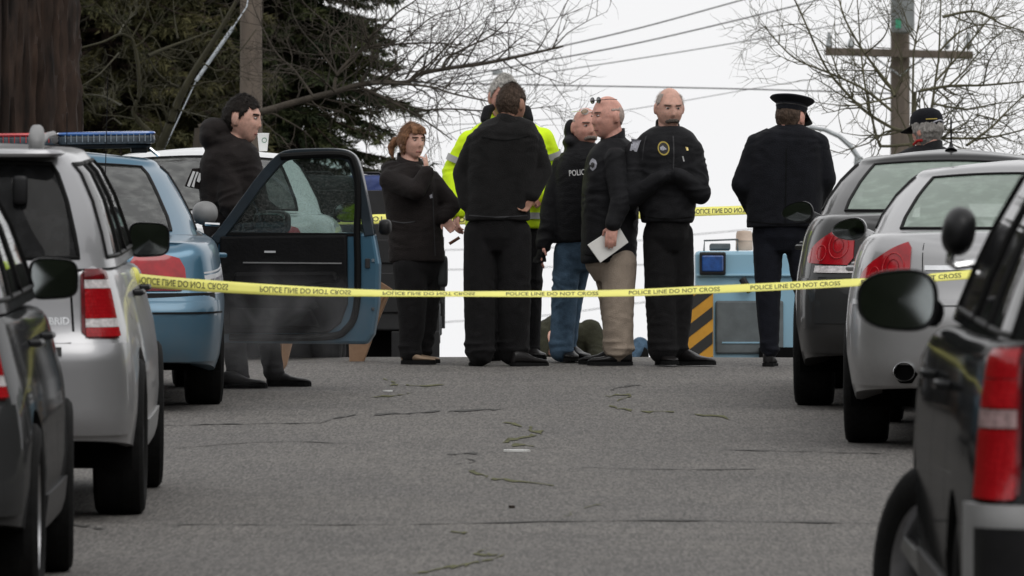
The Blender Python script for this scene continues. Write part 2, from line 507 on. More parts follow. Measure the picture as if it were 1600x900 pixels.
# ================================================================ unseen hedges and houses, added to darken reflections in paint and mirrors
M['hedge'] = mat('hedge', (.022, .030, .014), .9, var=.6, scale=3, bump=1.0, bscale=14, spec=.1)
M['siding'] = mat('siding', (.20, .19, .17), .8, var=.15, scale=3)
M['shingle'] = mat('shingle', (.05, .048, .046), .9, var=.3, scale=8, bump=.5)
def hedge(x0, x1, y0, y1, h, label):
    mb = MB(); nx, ny, nz_ = 5, max(4, int(abs(y1 - y0) / .8)), 6
    P = []
    for j in range(ny + 1):
        y = y0 + (y1 - y0) * j / ny; row = []
        for k in range(19):
            a = math.pi * k / 18; sx = math.copysign(abs(math.cos(a)) ** .45, math.cos(a)); sz = abs(math.sin(a)) ** .45
            e = min(j, ny - j, 1.5) / 1.5
            p = Vector(((x0 + x1) / 2 + (x1 - x0) / 2 * sx * (.6 + .4 * e), y, h * sz * (.55 + .45 * e)))
            q = 1 + .14 * noise.noise(p * .9) + .07 * noise.noise(p * 3)
            row.append(((x0 + x1) / 2 + (p.x - (x0 + x1) / 2) * q, y + .2 * noise.noise(p * 2), gz(min(max(y, -30), 110), 4) + max(p.z * q, -.1)))
        P.append(row)
    mb.grid(P); tag(mb.build('hedge', M['hedge']), label, 'hedge', 'unseen hedges added for reflections')
hedge(-11.5, -8.2, -21, 20, 6.0, 'tall dark hedge added for reflections left of the street nearest the lens, outside the picture')
hedge(-11.5, -8.6, 22, 58, 6.0, 'long tall dark hedge added for reflections left of the parked cars, outside the picture')
hedge(8.2, 11.5, -21, 22, 5.5, 'tall dark hedge added for reflections right of the street nearest the lens, outside the picture')
hedge(8.8, 11.5, 25, 58, 5.5, 'long tall dark hedge added for reflections right of the parked sedans, outside the picture')
hedge(-20, 20, -28, -22, 8.5, 'big dark hedge added for mirror reflections behind the photographer, outside the picture')
def house(x, y, label, rz):  # unseen, added as a mid-tone mass for the reflections
    g0 = gz(max(min(y, 60), -30), 4)
    root = empty('house', (x, y, g0), rz); tag(root, label, 'house')
    MB().box((0, 0, 2.4), (10, 8, 5.0)).build('wall', M['siding'], root, smooth=False)
    MB().prism([Vector((-5.5, -4.6, 4.8)), Vector((-5.5, 4.6, 4.8)), Vector((-5.5, 0, 8.0))], (11, 0, 0)).build('roof', M['shingle'], root, smooth=False)
    for wx in (-3, 0, 3):
        w_ = MB().box((wx, -4.03, 3.6), (1.4, .08, 1.3)).build('window', M['paper'], root, smooth=False)
        MB().box((wx, -4.08, 3.6), (1.2, .03, 1.1)).build('pane', M['glass_dark'], w_, smooth=False)
    d_ = MB().box((-1.2, -4.03, 1.1), (1.0, .08, 2.1)).build('door', M['shingle'], root, smooth=False)
    MB().ell((-.85, -4.12, 1.05), (.04, .05, .04)).build('handle', M['chrome'], d_)
house(-18, 12, 'grey sided house added for reflections behind the left hedge near the lens, outside the picture', R(90))
house(-18, 40, 'grey sided house added for reflections behind the left hedge beside the parked cars, outside the picture', R(90))
house(18, 12, 'grey sided house added for reflections behind the right hedge near the lens, outside the picture', R(-90))
house(18, 42, 'grey sided house added for reflections behind the right hedge beside the sedans, outside the picture', R(-90))
# ================================================================ vehicles
def arr(f): return np.array(f, float)

class Body:
    """car shell: plan outline + side profile; surf(p, z) gives a point at arc length p (0 = rear centre, + = right)"""
    def __init__(s, sp):
        s.sp = sp
        W2 = sp['W'] / 2
        pl = catmull([(a * W2, b) for a, b in sp['plan']], 16)
        seg = np.r_[0, np.cumsum(np.hypot(*np.diff(pl, axis=0).T))]
        s.P = np.arange(0, seg[-1], sp.get('dp', .03)); s.P = np.r_[s.P, seg[-1]]
        s.X = np.interp(s.P, seg, pl[:, 0]); s.Y = np.interp(s.P, seg, pl[:, 1])
        s.len = seg[-1]
        tx = np.gradient(s.X); ty = np.gradient(s.Y); l = np.hypot(tx, ty) + 1e-9
        s.NX, s.NY = ty / l, -tx / l
        s.NX[0] = 0; s.NY[0] = -1
        zt = catmull(sp['top'], 10); s.zt = lambda y: np.interp(y, zt[:, 0], zt[:, 1])
        s.side = arr(sp['side']); s.rear = arr(sp['rear'])
        s.z0 = sp['z0']
        s.rr = sp.get('rr', .07)
        s.bot = arr(sp['bottom'])
    def zb(s, y):
        z = np.interp(y, s.bot[:, 0], s.bot[:, 1])
        for yw in (s.sp['ro'], s.sp['ro'] + s.sp['wb']):
            ra = s.sp['r'] + s.sp.get('gap', .05); d = abs(y - yw)
            if d < ra: z = max(z, s.sp['r'] + math.sqrt(ra * ra - d * d))
        return z
    def ins(s, z, y, ny):
        a = np.interp(z, s.side[:, 0], s.side[:, 1]); b = np.interp(z, s.rear[:, 0], s.rear[:, 1])
        k = max(0.0, -ny) ** 1.3
        i = a * (1 - k) + b * k
        zt = s.zt(y); rr = s.rr
        if z > zt - rr:
            t = min((z - (zt - rr)) / rr, 1.0); i += rr * (1 - math.sqrt(max(0, 1 - t * t)))
        return i
    def surf(s, p, z, off=0.0):
        sg = -1 if p < 0 else 1; q = abs(p)
        x = np.interp(q, s.P, s.X); y = np.interp(q, s.P, s.Y)
        nx = np.interp(q, s.P, s.NX); ny = np.interp(q, s.P, s.NY)
        i = s.ins(z, y, ny) - off
        return Vector((sg * (x - nx * i), y - ny * i, z))
    def p_at_y(s, y):
        k = np.searchsorted(s.Y, y)
        return s.P[min(k, len(s.P) - 1)]
    def shell(s, parent, paint_m, cab=(1.2, 3.8)):
        rows = list(np.linspace(0, .86, 15)) + [.90, .93, .955, .975, .99, 1.0]
        cols = []
        for p, x, y, nx, ny in zip(s.P, s.X, s.Y, s.NX, s.NY):
            zb = s.zb(y); zt = float(s.zt(y)); c = []
            i0 = s.ins(zb, y, ny)
            c.append((x - nx * (i0 + .14), y - ny * (i0 + .14), zb + .03))
            c.append((x - nx * (i0 + .03), y - ny * (i0 + .03), zb - .004))
            for v in rows:
                z = max(s.z0 + v * (zt - s.z0), zb)
                i = s.ins(z, y, ny)
                c.append((x - nx * i, y - ny * i, z))
            cols.append(c)
        mb = MB(); mb.grid(cols); mb.grid([[(-x, y, z) for x, y, z in c] for c in cols])
        top = []; cabs = []
        fr = np.linspace(1, -1, 15)
        strips = []
        for c in cols:
            x, y, z = c[-1]
            x = max(x, 0)
            strips.append([(x * f, y, z + .025 * x * (1 - f * f)) for f in fr])
        cur = []; kind = None
        outm, cabm = MB(), MB()
        for a, b in zip(strips[:-1], strips[1:]):
            ym = (a[0][1] + b[0][1]) / 2
            (cabm if cab[0] < ym < cab[1] else outm).grid([a, b])
        mb.add(outm.v, outm.f)
        bm_mesh = mb
        o = bm_mesh.build('body', paint_m, parent, angle=50)
        bm = bmesh.new(); bm.from_mesh(o.data)
        bmesh.ops.remove_doubles(bm, verts=bm.verts, dist=.0004)
        bmesh.ops.dissolve_degenerate(bm, edges=bm.edges, dist=.0002)
        bmesh.ops.recalc_face_normals(bm, faces=bm.faces)
        bm.to_mesh(o.data); bm.free()
        o.data.polygons.foreach_set('use_smooth', [True] * len(o.data.polygons)); o.data.set_sharp_from_angle(angle=R(50))
        if cabm.v: cabm.build('cabin_shelf', M['interior'], parent)
        return o
    def patch(s, name, p0, p1, z0, z1, m, parent, off=.008, n_p=None, n_z=6, thick=.03, mirror=False, round_c=0.0):
        f0 = z0 if callable(z0) else (lambda t: z0); f1 = z1 if callable(z1) else (lambda t: z1)
        n_p = n_p or max(3, int(abs(p1 - p0) / .035))
        outs = []
        for sg in ((1, -1) if mirror else (1,)):
            P = []
            for i in range(n_p + 1):
                t = i / n_p; p = p0 + (p1 - p0) * t
                a, b = f0(t), f1(t)
                if round_c:
                    e = min(t, 1 - t) * abs(p1 - p0)
                    if e < round_c:
                        k = round_c - math.sqrt(max(0, round_c ** 2 - (round_c - e) ** 2)); k = min(k, (b - a) * .48)
                        a, b = a + k, b - k
                row = [s.surf(sg * p, a, off - thick)]
                for j in range(n_z + 1):
                    row.append(s.surf(sg * p, a + (b - a) * j / n_z, off))
                row.append(s.surf(sg * p, b, off - thick))
                P.append(row)
            first = [s.surf(sg * p0, min(max(q.z, f0(0)), f1(0)), off - thick) for q in P[0]]
            last = [s.surf(sg * p1, min(max(q.z, f0(1)), f1(1)), off - thick) for q in P[-1]]
            P = [first] + P + [last]
            outs.append(MB().grid(P).build(name, m, parent))
        return outs
    def seam(s, path, m, parent, wdt=.006, name='seam', mirror=True, off=.0012):
        """thin dark joint following the shell; path = [(p, z)]"""
        for sg in ((1, -1) if mirror else (1,)):
            d = catmull(path, 8)
            P = []
            for i, (p, z) in enumerate(d):
                t = d[min(i + 1, len(d) - 1)] - d[max(i - 1, 0)]; l = math.hypot(*t) + 1e-9
                nx, nz = -t[1] / l, t[0] / l
                P.append([s.surf(sg * (p + nx * wdt / 2), z + nz * wdt / 2, off), s.surf(sg * (p - nx * wdt / 2), z - nz * wdt / 2, off)])
            MB().grid(P).build(name, m, parent)

def greenhouse(sp, parent, paint_m, glass_side, glass_rear, glass_front=None):
    """roof and pillars with real openings; panes are parts of their own"""
    g = sp['gh']; n = g.get('n', 7.0); ac = .5 ** (1 / n)
    lv = arr(g['rows'])   # z, y_rear, y_front, halfw
    ts = sorted(set([0, 1, g['t0'], g['t1']] + list(np.linspace(0, 1, 9))))
    zq = np.linspace(0, 1, len(lv))
    def row(t): return [np.interp(t, zq, lv[:, k]) for k in range(4)]
    def f(a): return max(0.0, 1 - abs(a) ** n) ** (1 / n)
    ar = g['rear_a']; af = g.get('front_a', .86)
    la = sorted(set([-ac, ac, -ar, ar] + list(np.linspace(-ac, ac, 13))))
    lf = sorted(set([-ac, ac, -af, af] + list(np.linspace(-ac, ac, 13))))
    bs = [b for w_ in g['side'] for b in w_]
    lb = sorted(set([-ac, ac] + bs + list(np.linspace(-ac, ac, 19))))
    U = [('r', a) for a in la] + [('s', b) for b in lb[1:]] + [('f', a) for a in reversed(lf[:-1])] + [('l', b) for b in reversed(lb[1:-1])]
    def pt(u, t):
        z, yr, yf, hw = row(t); k, a = u
        yc, Lh = (yr + yf) / 2, (yf - yr) / 2
        if k == 'r': x, y = hw * a, yc - Lh * f(a)
        elif k == 'f': x, y = hw * a, yc + Lh * f(a)
        elif k == 's': x, y = hw * f(a), yc + Lh * a
        else: x, y = -hw * f(a), yc + Lh * a
        if k in 'rf':
            z = z + g.get('bow', .02) * (1 - (a / ac) ** 2) * (1 if t > .5 else 0) * t
        return Vector((x, y, z))
    hull = MB(); panes = {}
    N_ = len(U)
    def cls(u0, u1, tm):
        if not g['t0'] < tm < g['t1']: return None
        ks = {u0[0], u1[0]}
        if ks == {'r'}:
            am = (u0[1] + u1[1]) / 2
            if abs(am) < ar: return ('rear_window', 0)
        elif ks == {'f'}:
            am = (u0[1] + u1[1]) / 2
            if abs(am) < af: return ('windshield', 0)
        elif ks in ({'s'}, {'l'}):
            am = (u0[1] + u1[1]) / 2
            for i, (b0, b1) in enumerate(g['side']):
                if b0 < am < b1: return ('side_window', (1 if ks == {'s'} else -1) * (i + 1))
        return None
    for i in range(N_):
        u0, u1 = U[i], U[(i + 1) % N_]
        for t0, t1 in zip(ts[:-1], ts[1:]):
            c = cls(u0, u1, (t0 + t1) / 2)
            q = [pt(u0, t0), pt(u1, t0), pt(u1, t1), pt(u0, t1)]
            (hull if c is None else panes.setdefault(c, MB())).add(q, [(0, 1, 2, 3)])
    # roof
    z, yr, yf, hw = row(1.0)
    yc = (yr + yf) / 2
    base = [pt(u, 1.0) for u in U]
    rings = [base]
    for k, dz in ((.985, .018), (.955, .034), (.90, .046), (.75, .058), (.5, .068), (.25, .073), (.02, .075)):
        rings.append([Vector((p.x * k, yc + (p.y - yc) * k, p.z * 1.0 + dz * g.get('crown', 1.0))) for p in base])
    hull.rings(rings, cap=False)
    def weld(o):
        bm = bmesh.new(); bm.from_mesh(o.data)
        bmesh.ops.remove_doubles(bm, verts=bm.verts, dist=.0005)
        bmesh.ops.recalc_face_normals(bm, faces=bm.faces)
        bm.to_mesh(o.data); bm.free()
        o.data.polygons.foreach_set('use_smooth', [True] * len(o.data.polygons)); o.data.set_sharp_from_angle(angle=R(45))
    ho = hull.build('roof', paint_m, parent); weld(ho)
    out = {}
    for (nm, k), mb in panes.items():
        gm = {'rear_window': glass_rear, 'windshield': glass_front or M['glass'], 'side_window': glass_side}[nm]
        o = mb.build(nm, gm, parent); weld(o); out[(nm, k)] = o
        bm = bmesh.new(); bm.from_mesh(o.data)
        ed = [e for e in bm.edges if e.is_boundary]
        # ordered loop
        if ed:
            adj = {}
            for e in ed:
                for v in e.verts: adj.setdefault(v, []).append(e.other_vert(v))
            st = ed[0].verts[0]; loop = [st]; prev = None; cur = st
            while True:
                nx = [x for x in adj[cur] if x is not prev]
                if not nx: break
                prev, cur = cur, nx[0]
                if cur is st or len(loop) > 400: break
                loop.append(cur)
            pts = [v.co.copy() for v in loop]
            MB().tube(pts + [pts[0]], .011, 6, cap=False).build('window_seal', M['seal'], o)
        bm.free()
    out['pt'] = pt
    return out

def wheel(parent, x, y, r, wd, side, steer=0, spokes=5, kind='alloy'):
    """tyre with rim; side=+1 right"""
    e = bpy.data.objects.new('wheel', None); col.objects.link(e); e.parent = parent
    e.location = (x, y, r); e.rotation_euler = (0, 0, R(steer))
    n = 40
    hw = wd / 2
    prof = [(-hw * .80, r * .66), (-hw * .98, r * .74), (-hw, r * .84), (-hw * .96, r * .93), (-hw * .82, r * .985), (-hw * .55, r), (0, r * 1.002), (hw * .55, r), (hw * .82, r * .985), (hw * .96, r * .93), (hw, r * .84), (hw * .98, r * .74), (hw * .80, r * .66)]
    def lathe(pr, mm, nm, par, nn=n):
        return MB().rings([[(a, b * math.cos(2 * math.pi * k / nn), b * math.sin(2 * math.pi * k / nn)) for k in range(nn)] for a, b in pr], cap=False).build(nm, mm, par)
    lathe(prof, M['rubber'], 'tyre', e)
    # tread grooves as shallow raised ribs
    tr = MB()
    for gx in (-.45, -.15, .15, .45):
        tr.rings([[(gx * wd + a, b * math.cos(2 * math.pi * k / n), b * math.sin(2 * math.pi * k / n)) for k in range(n)] for a, b in ((-.018, r * .996), (-.016, r * 1.006), (.016, r * 1.006), (.018, r * .996))], cap=False) if abs(gx) < .4 else None
    tr.build('tread', M['rubber'], e)
    s = side
    ro_ = r * .68
    rim = MB()
    prr = [(s * hw * .80, ro_), (s * hw * .86, ro_ * .97), (s * hw * .55, ro_ * .90), (-s * hw * .5, ro_ * .86), (-s * hw * .8, ro_ * .97)]
    lathe(prr, M['rim'] if kind != 'steel' else M['steel_dark'], 'rim', e)
    mb = MB()
    mb.rings([[(a, b * math.cos(2 * math.pi * k / n), b * math.sin(2 * math.pi * k / n)) for k in range(n)] for a, b in ((s * hw * .1, ro_ * .9), (s * hw * .12, ro_ * .3), (s * hw * .3, .02))], cap=False)
    mb.build('brake', M['under'], e)
    for k in range(spokes):
        a = 2 * math.pi * k / spokes
        m_ = Matrix.Rotation(a, 3, 'X')
        pl = [Vector((s * hw * .62, -.045, .03)), Vector((s * hw * .62, .045, .03)), Vector((s * hw * .74, .028, ro_ * .93)), Vector((s * hw * .74, -.028, ro_ * .93))]
        MB().prism([m_ @ p for p in pl], (-s * .03, 0, 0)).build('spoke', M['rim'] if kind != 'steel' else M['steel_dark'], e, smooth=False, bevel=.008)
    hb = MB(); hb.rings([[(s * a, b * math.cos(2 * math.pi * k / 20), b * math.sin(2 * math.pi * k / 20)) for k in range(20)] for a, b in ((hw * .4, .08), (hw * .66, .078), (hw * .74, .05), (hw * .76, .005))], cap=False)
    hb.build('hub', M['rim'] if kind != 'steel' else M['steel_dark'], e)
    return e

def superell(mb, c, r, n1=.5, n2=.5, nu=28, nv=16, rot=None):
    def sg(v, e): return math.copysign(abs(v) ** e, v)
    rs = []
    for i in range(nv + 1):
        t = -math.pi / 2 + math.pi * i / nv; t = max(min(t, math.pi / 2 - .02), -math.pi / 2 + .02)
        ring = []
        for k in range(nu):
            a = 2 * math.pi * k / nu
            p = Vector((r[0] * sg(math.cos(t), n1) * sg(math.cos(a), n2), r[1] * sg(math.cos(t), n1) * sg(math.sin(a), n2), r[2] * sg(math.sin(t), n1)))
            if rot is not None: p = rot @ p
            ring.append(Vector(c) + p)
        rs.append(ring)
    mb.rings(rs)
    return mb

def door_mirror(parent, base, c, size, side, m_house, shape=2.6, tilt=0, taper=.0):
    """housing, glass facing rearwards and the arm to the door"""
    hx, hz, hy = size
    def outline(k, off=0):
        pts = []
        for i in range(32):
            a = 2 * math.pi * i / 32
            ca, sa = math.cos(a), math.sin(a)
            x = hx * k * math.copysign(abs(ca) ** (2 / shape), ca); z = hz * k * math.copysign(abs(sa) ** (2 / shape), sa)
            z *= 1 - taper * side * x / hx * .5
            q = Vector((x, off, z)); q.rotate(Matrix.Rotation(R(tilt) * side, 3, 'Y'))
            q.rotate(Matrix.Rotation(R(7) * side, 3, 'Z') @ Matrix.Rotation(R(-2.2), 3, 'X'))
            pts.append(q + Vector(c))
        return pts
    mb = MB(); mb.rings([outline(.90, .004), outline(.98, -.004), outline(1.0, .01), outline(1.0, hy * .3), outline(.93, hy * .6), outline(.72, hy * .88), outline(.35, hy), outline(.05, hy * 1.01)])
    e = mb.build('door_mirror', m_house, parent)
    MB().rings([outline(.9, -.0045), outline(.45, -.0052), outline(.02, -.0055)], cap=False).build('mirror_glass', M['mirror'], e)
    b = Vector(base); cc = Vector(c) + Vector((-side * hx * .6, hy * .4, -hz * .55))
    MB().tube([b, b.lerp(cc, .5) + Vector((0, 0, .01)), cc], [.045, .04, .035], 10).build('mirror_arm', m_house, e)
    return e

def seats(parent, z, rows, w_, hr=True):
    for (y, xs, h) in rows:
        for x in xs:
            mb = MB(); superell(mb, (x, y, z + h / 2 - .12), (w_, .09, h / 2 + .05), .35, .45, 20, 10, Matrix.Rotation(R(-12), 3, 'X'))
            s_ = mb.build('seat', M['seat'], parent)
            if hr:
                mb = MB(); superell(mb, (x, y - .05, z + h - .04), (.125, .055, .085), .5, .6, 18, 10)
                mb.build('headrest', M['seat'], s_)

def wells(sp, parent):
    r = sp['r'] + sp.get('gap', .05)
    for yw in (sp['ro'], sp['ro'] + sp['wb']):
        for s in (-1, 1):
            mb = MB(); P = []
            for k in range(15):
                a = math.pi * (k / 14 * 1.2 - .1)
                P.append([(s * (sp['W'] / 2 - d), yw + (r + .01) * math.cos(a), sp['r'] + (r + .01) * math.sin(a)) for d in (.05, .3, .5)])
            mb.grid(P)
            o = len(mb.v)
            mb.add([P[k][2] for k in range(15)], [tuple(range(15))])
            mb.build('wheel_well', M['under'], parent)
    W2 = sp['W'] / 2
    MB().box((0, sp['L'] / 2, .34), (W2 * 1.15, sp['L'] - .5, .22)).build('underbody', M['under'], parent, smooth=False)
    MB().box((0, sp['ro'] , sp['r']*.9), (sp['W'] - .3, .09, .09)).build('axle', M['under'], parent, smooth=False)

def place(root, X, Y, yaw=0, zoff=0):
    z = gz(Y, X)
    root.location = (X, Y, z + zoff)
    root.rotation_euler = (math.atan(slope(Y + 2.0)), 0, R(yaw))
    return root

def num_plate(body, parent, txt, z, p=0, w_=.31, h=.155, off=.012):
    o = body.patch('number_plate', p - w_ / 2, p + w_ / 2, z - h / 2, z + h / 2, M['plate'], parent, off, n_z=2, thick=.02)[0]

def surf_text(body, txt, p, z, size, m, parent, off=.003, bold=.0, sx=1.0, name='lettering', slope_=0, flip=False):
    vs, fs = text_geo(txt, size, bold)
    MB().add([body.surf(p + (-1 if flip else 1) * a * sx, z + b + slope_ * a, off) for a, b in vs], fs).build(name, m, parent, smooth=False, fixn=False)

def handle(body, parent, y, z, m, side=1):
    p = body.p_at_y(y)
    pts = [body.surf(side * (p - .10), z, .0), body.surf(side * (p - .085), z, .035), body.surf(side * (p + .085), z, .038), body.surf(side * (p + .10), z, .0)]
    MB().tube(pts, .014, 8).build('door_handle', m, parent)

# ------------------------------------------------ specs
SEDAN = dict(L=5.39, W=1.98, ro=1.37, wb=2.91, r=.345, z0=.22,
    plan=[(0, 0), (.40, .012), (.66, .05), (.82, .13), (.90, .28), (.955, .6), (.985, 1.2), (1, 1.9), (1, 3.2), (.985, 4.0), (.96, 4.6), (.88, 5.05), (.66, 5.28), (.35, 5.36), (0, 5.39)],
    top=[(0, .955), (.15, .985), (.6, 1.0), (1.2, 1.01), (2.5, 1.0), (3.8, 1.0), (4.2, .98), (4.8, .9), (5.2, .80), (5.39, .70)],
    side=[(.2, .07), (.3, .03), (.5, .005), (.62, .0), (.75, .008), (.9, .03), (1.0, .06)],
    rear=[(.2, .10), (.32, .02), (.42, 0), (.58, 0), (.645, .012), (.66, .06), (.72, .085), (.95, .14), (1.0, .16)],
    bottom=[(0, .30), (.5, .26), (1, .22), (4.5, .22), (5, .24), (5.39, .27)],
    gh=dict(n=6, t0=.10, t1=.93, rear_a=.80, front_a=.84, side=[(-.60, -.08), (-.02, .62)], bow=.03, crown=.8,
        rows=[(.985, 1.12, 4.10, .84), (1.12, 1.42, 3.82, .80), (1.26, 1.74, 3.52, .73), (1.36, 1.98, 3.28, .67), (1.415, 2.14, 3.10, .61)]))
IMPALA = dict(L=5.09, W=1.85, ro=1.12, wb=2.81, r=.335, z0=.22,
    plan=[(0, 0), (.40, .015), (.66, .07), (.82, .17), (.91, .34), (.965, .7), (.99, 1.2), (1, 1.9), (1, 3.2), (.985, 3.9), (.96, 4.4), (.88, 4.78), (.66, 4.98), (.35, 5.06), (0, 5.09)],
    top=[(0, 1.10), (.12, 1.135), (.5, 1.145), (1.1, 1.13), (2.0, 1.08), (3.6, 1.02), (4.0, .98), (4.6, .88), (4.95, .76), (5.09, .66)],
    side=[(.2, .07), (.3, .03), (.5, .0), (.66, .0), (.8, .012), (1.0, .05), (1.1, .09)],
    rear=[(.2, .14), (.36, .03), (.45, 0), (.66, 0), (.76, .012), (.80, .05), (.86, .07), (1.05, .11), (1.14, .14)],
    bottom=[(0, .34), (.5, .30), (.9, .22), (4.3, .22), (4.8, .24), (5.09, .26)],
    gh=dict(n=6, t0=.12, t1=.92, rear_a=.80, front_a=.84, side=[(-.66, -.10), (-.04, .62)], bow=.03, crown=.7,
        rows=[(1.105, .86, 3.95, .79), (1.22, 1.10, 3.62, .74), (1.32, 1.36, 3.32, .67), (1.39, 1.58, 3.08, .60), (1.43, 1.72, 2.92, .555)]))
SUV = dict(L=4.44, W=1.80, ro=.95, wb=2.62, r=.36, z0=.26, rr=.05,
    plan=[(0, 0), (.45, .008), (.70, .035), (.84, .09), (.915, .19), (.96, .40), (.985, .8), (1, 1.5), (1, 2.6), (.99, 3.3), (.96, 3.8), (.88, 4.15), (.66, 4.36), (.35, 4.42), (0, 4.44)],
    top=[(0, 1.165), (.3, 1.17), (1.5, 1.15), (2.8, 1.12), (3.3, 1.10), (3.6, 1.06), (4.1, .98), (4.3, .92), (4.44, .80)],
    side=[(.2, .06), (.32, .02), (.5, .0), (.68, .005), (.82, .025), (.95, .06), (1.05, .085), (1.17, .12)],
    rear=[(.2, .14), (.37, .03), (.46, 0), (.76, .0), (.80, .012), (.83, .05), (.90, .065), (1.17, .09)],
    bottom=[(0, .38), (.5, .34), (.8, .27), (3.6, .27), (4.1, .30), (4.44, .34)],
    gh=dict(n=7, t0=.08, t1=.90, rear_a=.80, front_a=.84, side=[(-.84, -.50), (-.44, -.04), (.02, .58)], bow=.015, crown=.6,
        rows=[(1.15, .06, 3.42, .79), (1.30, .11, 3.15, .755), (1.45, .17, 2.88, .71), (1.57, .23, 2.66, .655), (1.645, .29, 2.50, .59)]))
TRUCK_SUV = dict(L=5.13, W=2.0, ro=1.16, wb=2.95, r=.395, z0=.32, rr=.05,
    plan=[(0, 0), (.5, .004), (.76, .015), (.89, .045), (.945, .11), (.975, .26), (.99, .7), (1, 1.5), (1, 3.2), (.99, 4.0), (.97, 4.5), (.9, 4.85), (.7, 5.05), (.35, 5.12), (0, 5.13)],
    top=[(0, 1.30), (.3, 1.31), (1.5, 1.29), (3.0, 1.27), (3.6, 1.25), (4.0, 1.2), (4.6, 1.14), (4.95, 1.06), (5.13, .95)],
    side=[(.3, .05), (.42, .02), (.6, .0), (.85, 0), (1.0, .01), (1.15, .025), (1.3, .05)],
    rear=[(.3, .1), (.45, .02), (.55, 0), (.80, .0), (.84, .02), (.87, .06), (.95, .07), (1.3, .08)],
    bottom=[(0, .46), (.5, .42), (.8, .36), (4.1, .36), (4.7, .42), (5.13, .46)],
    gh=dict(n=9, t0=.06, t1=.90, rear_a=.84, front_a=.86, side=[(-.86, -.46), (-.41, -.02), (.03, .60)], bow=.01, crown=.6,
        rows=[(1.285, .05, 4.02, .90), (1.45, .10, 3.75, .845), (1.60, .15, 3.50, .785), (1.74, .21, 3.28, .715), (1.82, .27, 3.15, .65)]))
M['blue_paint'] = paint('blue_paint', (0.055, 0.145, 0.220), metal=0.45, rough=0.32)
M['white_paint'] = paint('white_paint', (0.74, 0.75, 0.76), metal=0.0, rough=0.3, dirt_amt=.35)
M['silver_paint'] = paint('silver_paint', (0.33, 0.33, 0.34), metal=0.6, rough=0.33)
M['silver_two'] = paint('silver_two', (0.37, 0.37, 0.375), metal=0.6, rough=0.34)
M['charcoal_paint'] = paint('charcoal_paint', (0.032, 0.033, 0.034), metal=0.0, rough=0.32, dirt=(.05, .048, .046), coat=.32, spec=.0)
M['graphite_paint'] = paint('graphite_paint', (0.030, 0.030, 0.030), metal=0.0, rough=0.3, dirt=(.045, .042, .040), coat=.5, spec=.1)
M['black_paint'] = paint('black_paint', (0.014, 0.0145, 0.015), metal=0.0, rough=0.28, dirt=(.026, .025, .023), coat=.30, spec=.0)
M['bumper_grey'] = mat('bumper_grey', (0.22, 0.22, 0.22), 0.5, var=.15, scale=6)
M['decal_white'] = mat('decal_white', (0.55, 0.56, 0.58), 0.5, var=.1)
M['decal_grey'] = mat('decal_grey', (0.13, 0.13, 0.16), 0.5)
M['bar_red'] = mat('bar_red', (0.55, 0.02, 0.02), 0.2, coat=1, var=.2)
M['bar_blue'] = mat('bar_blue', (0.03, 0.13, 0.42), 0.2, coat=1, var=.25)
M['bar_clear'] = mat('bar_clear', (0.06, 0.075, 0.09), 0.2, coat=.4, var=.6, scale=40, stretch=(1, 1, .15))
M['panel_rib'] = mat('lens_rib', (.28, .33, .38), .3)
M['clear_pink'] = mat('clear_pink', (.36, .25, .25), .2, coat=.6, var=.5, scale=40)
M['teal_dark'] = mat('teal_dark', (0.008, 0.016, 0.024), 0.4, coat=.5, var=.2)
M['door_trim'] = mat('door_trim', (0.006, 0.006, 0.0065), 0.7, spec=.15, var=.3, scale=10, bump=.3)

def ring_on(body, name, p, z, r, tr, m, parent, off=.012):
    pts = [body.surf(p + r * math.cos(a), z + r * math.sin(a), off) for a in np.linspace(0, 2 * math.pi, 25)]
    MB().tube(pts, tr, 6, cap=False).build(name, m, parent)

def antenna(parent, base, h, lean=0, m=None, r=.003):
    b = Vector(base)
    e = MB().tube([b, b + Vector((0, 0, .012)), b + Vector((0, 0, .03)), b + Vector((0, 0, .05))], [.035, .03, .014, .008], 12).build('antenna', m or M['black_trim'], parent)
    MB().tube([b + Vector((0, 0, .04)), b + Vector((lean * .5, -.01, h * .5)), b + Vector((lean, -.04, h))], r, 6).build('whip', m or M['black_trim'], e)

def std_wheels(sp, root, inset=.02, steer=0, kind='alloy', wd=.225, spokes=5):
    for y, st in ((sp['ro'], 0), (sp['ro'] + sp['wb'], steer)):
        for s in (-1, 1):
            wheel(root, s * (sp['W'] / 2 - wd / 2 - inset), y, sp['r'], wd, s, st, spokes, kind)

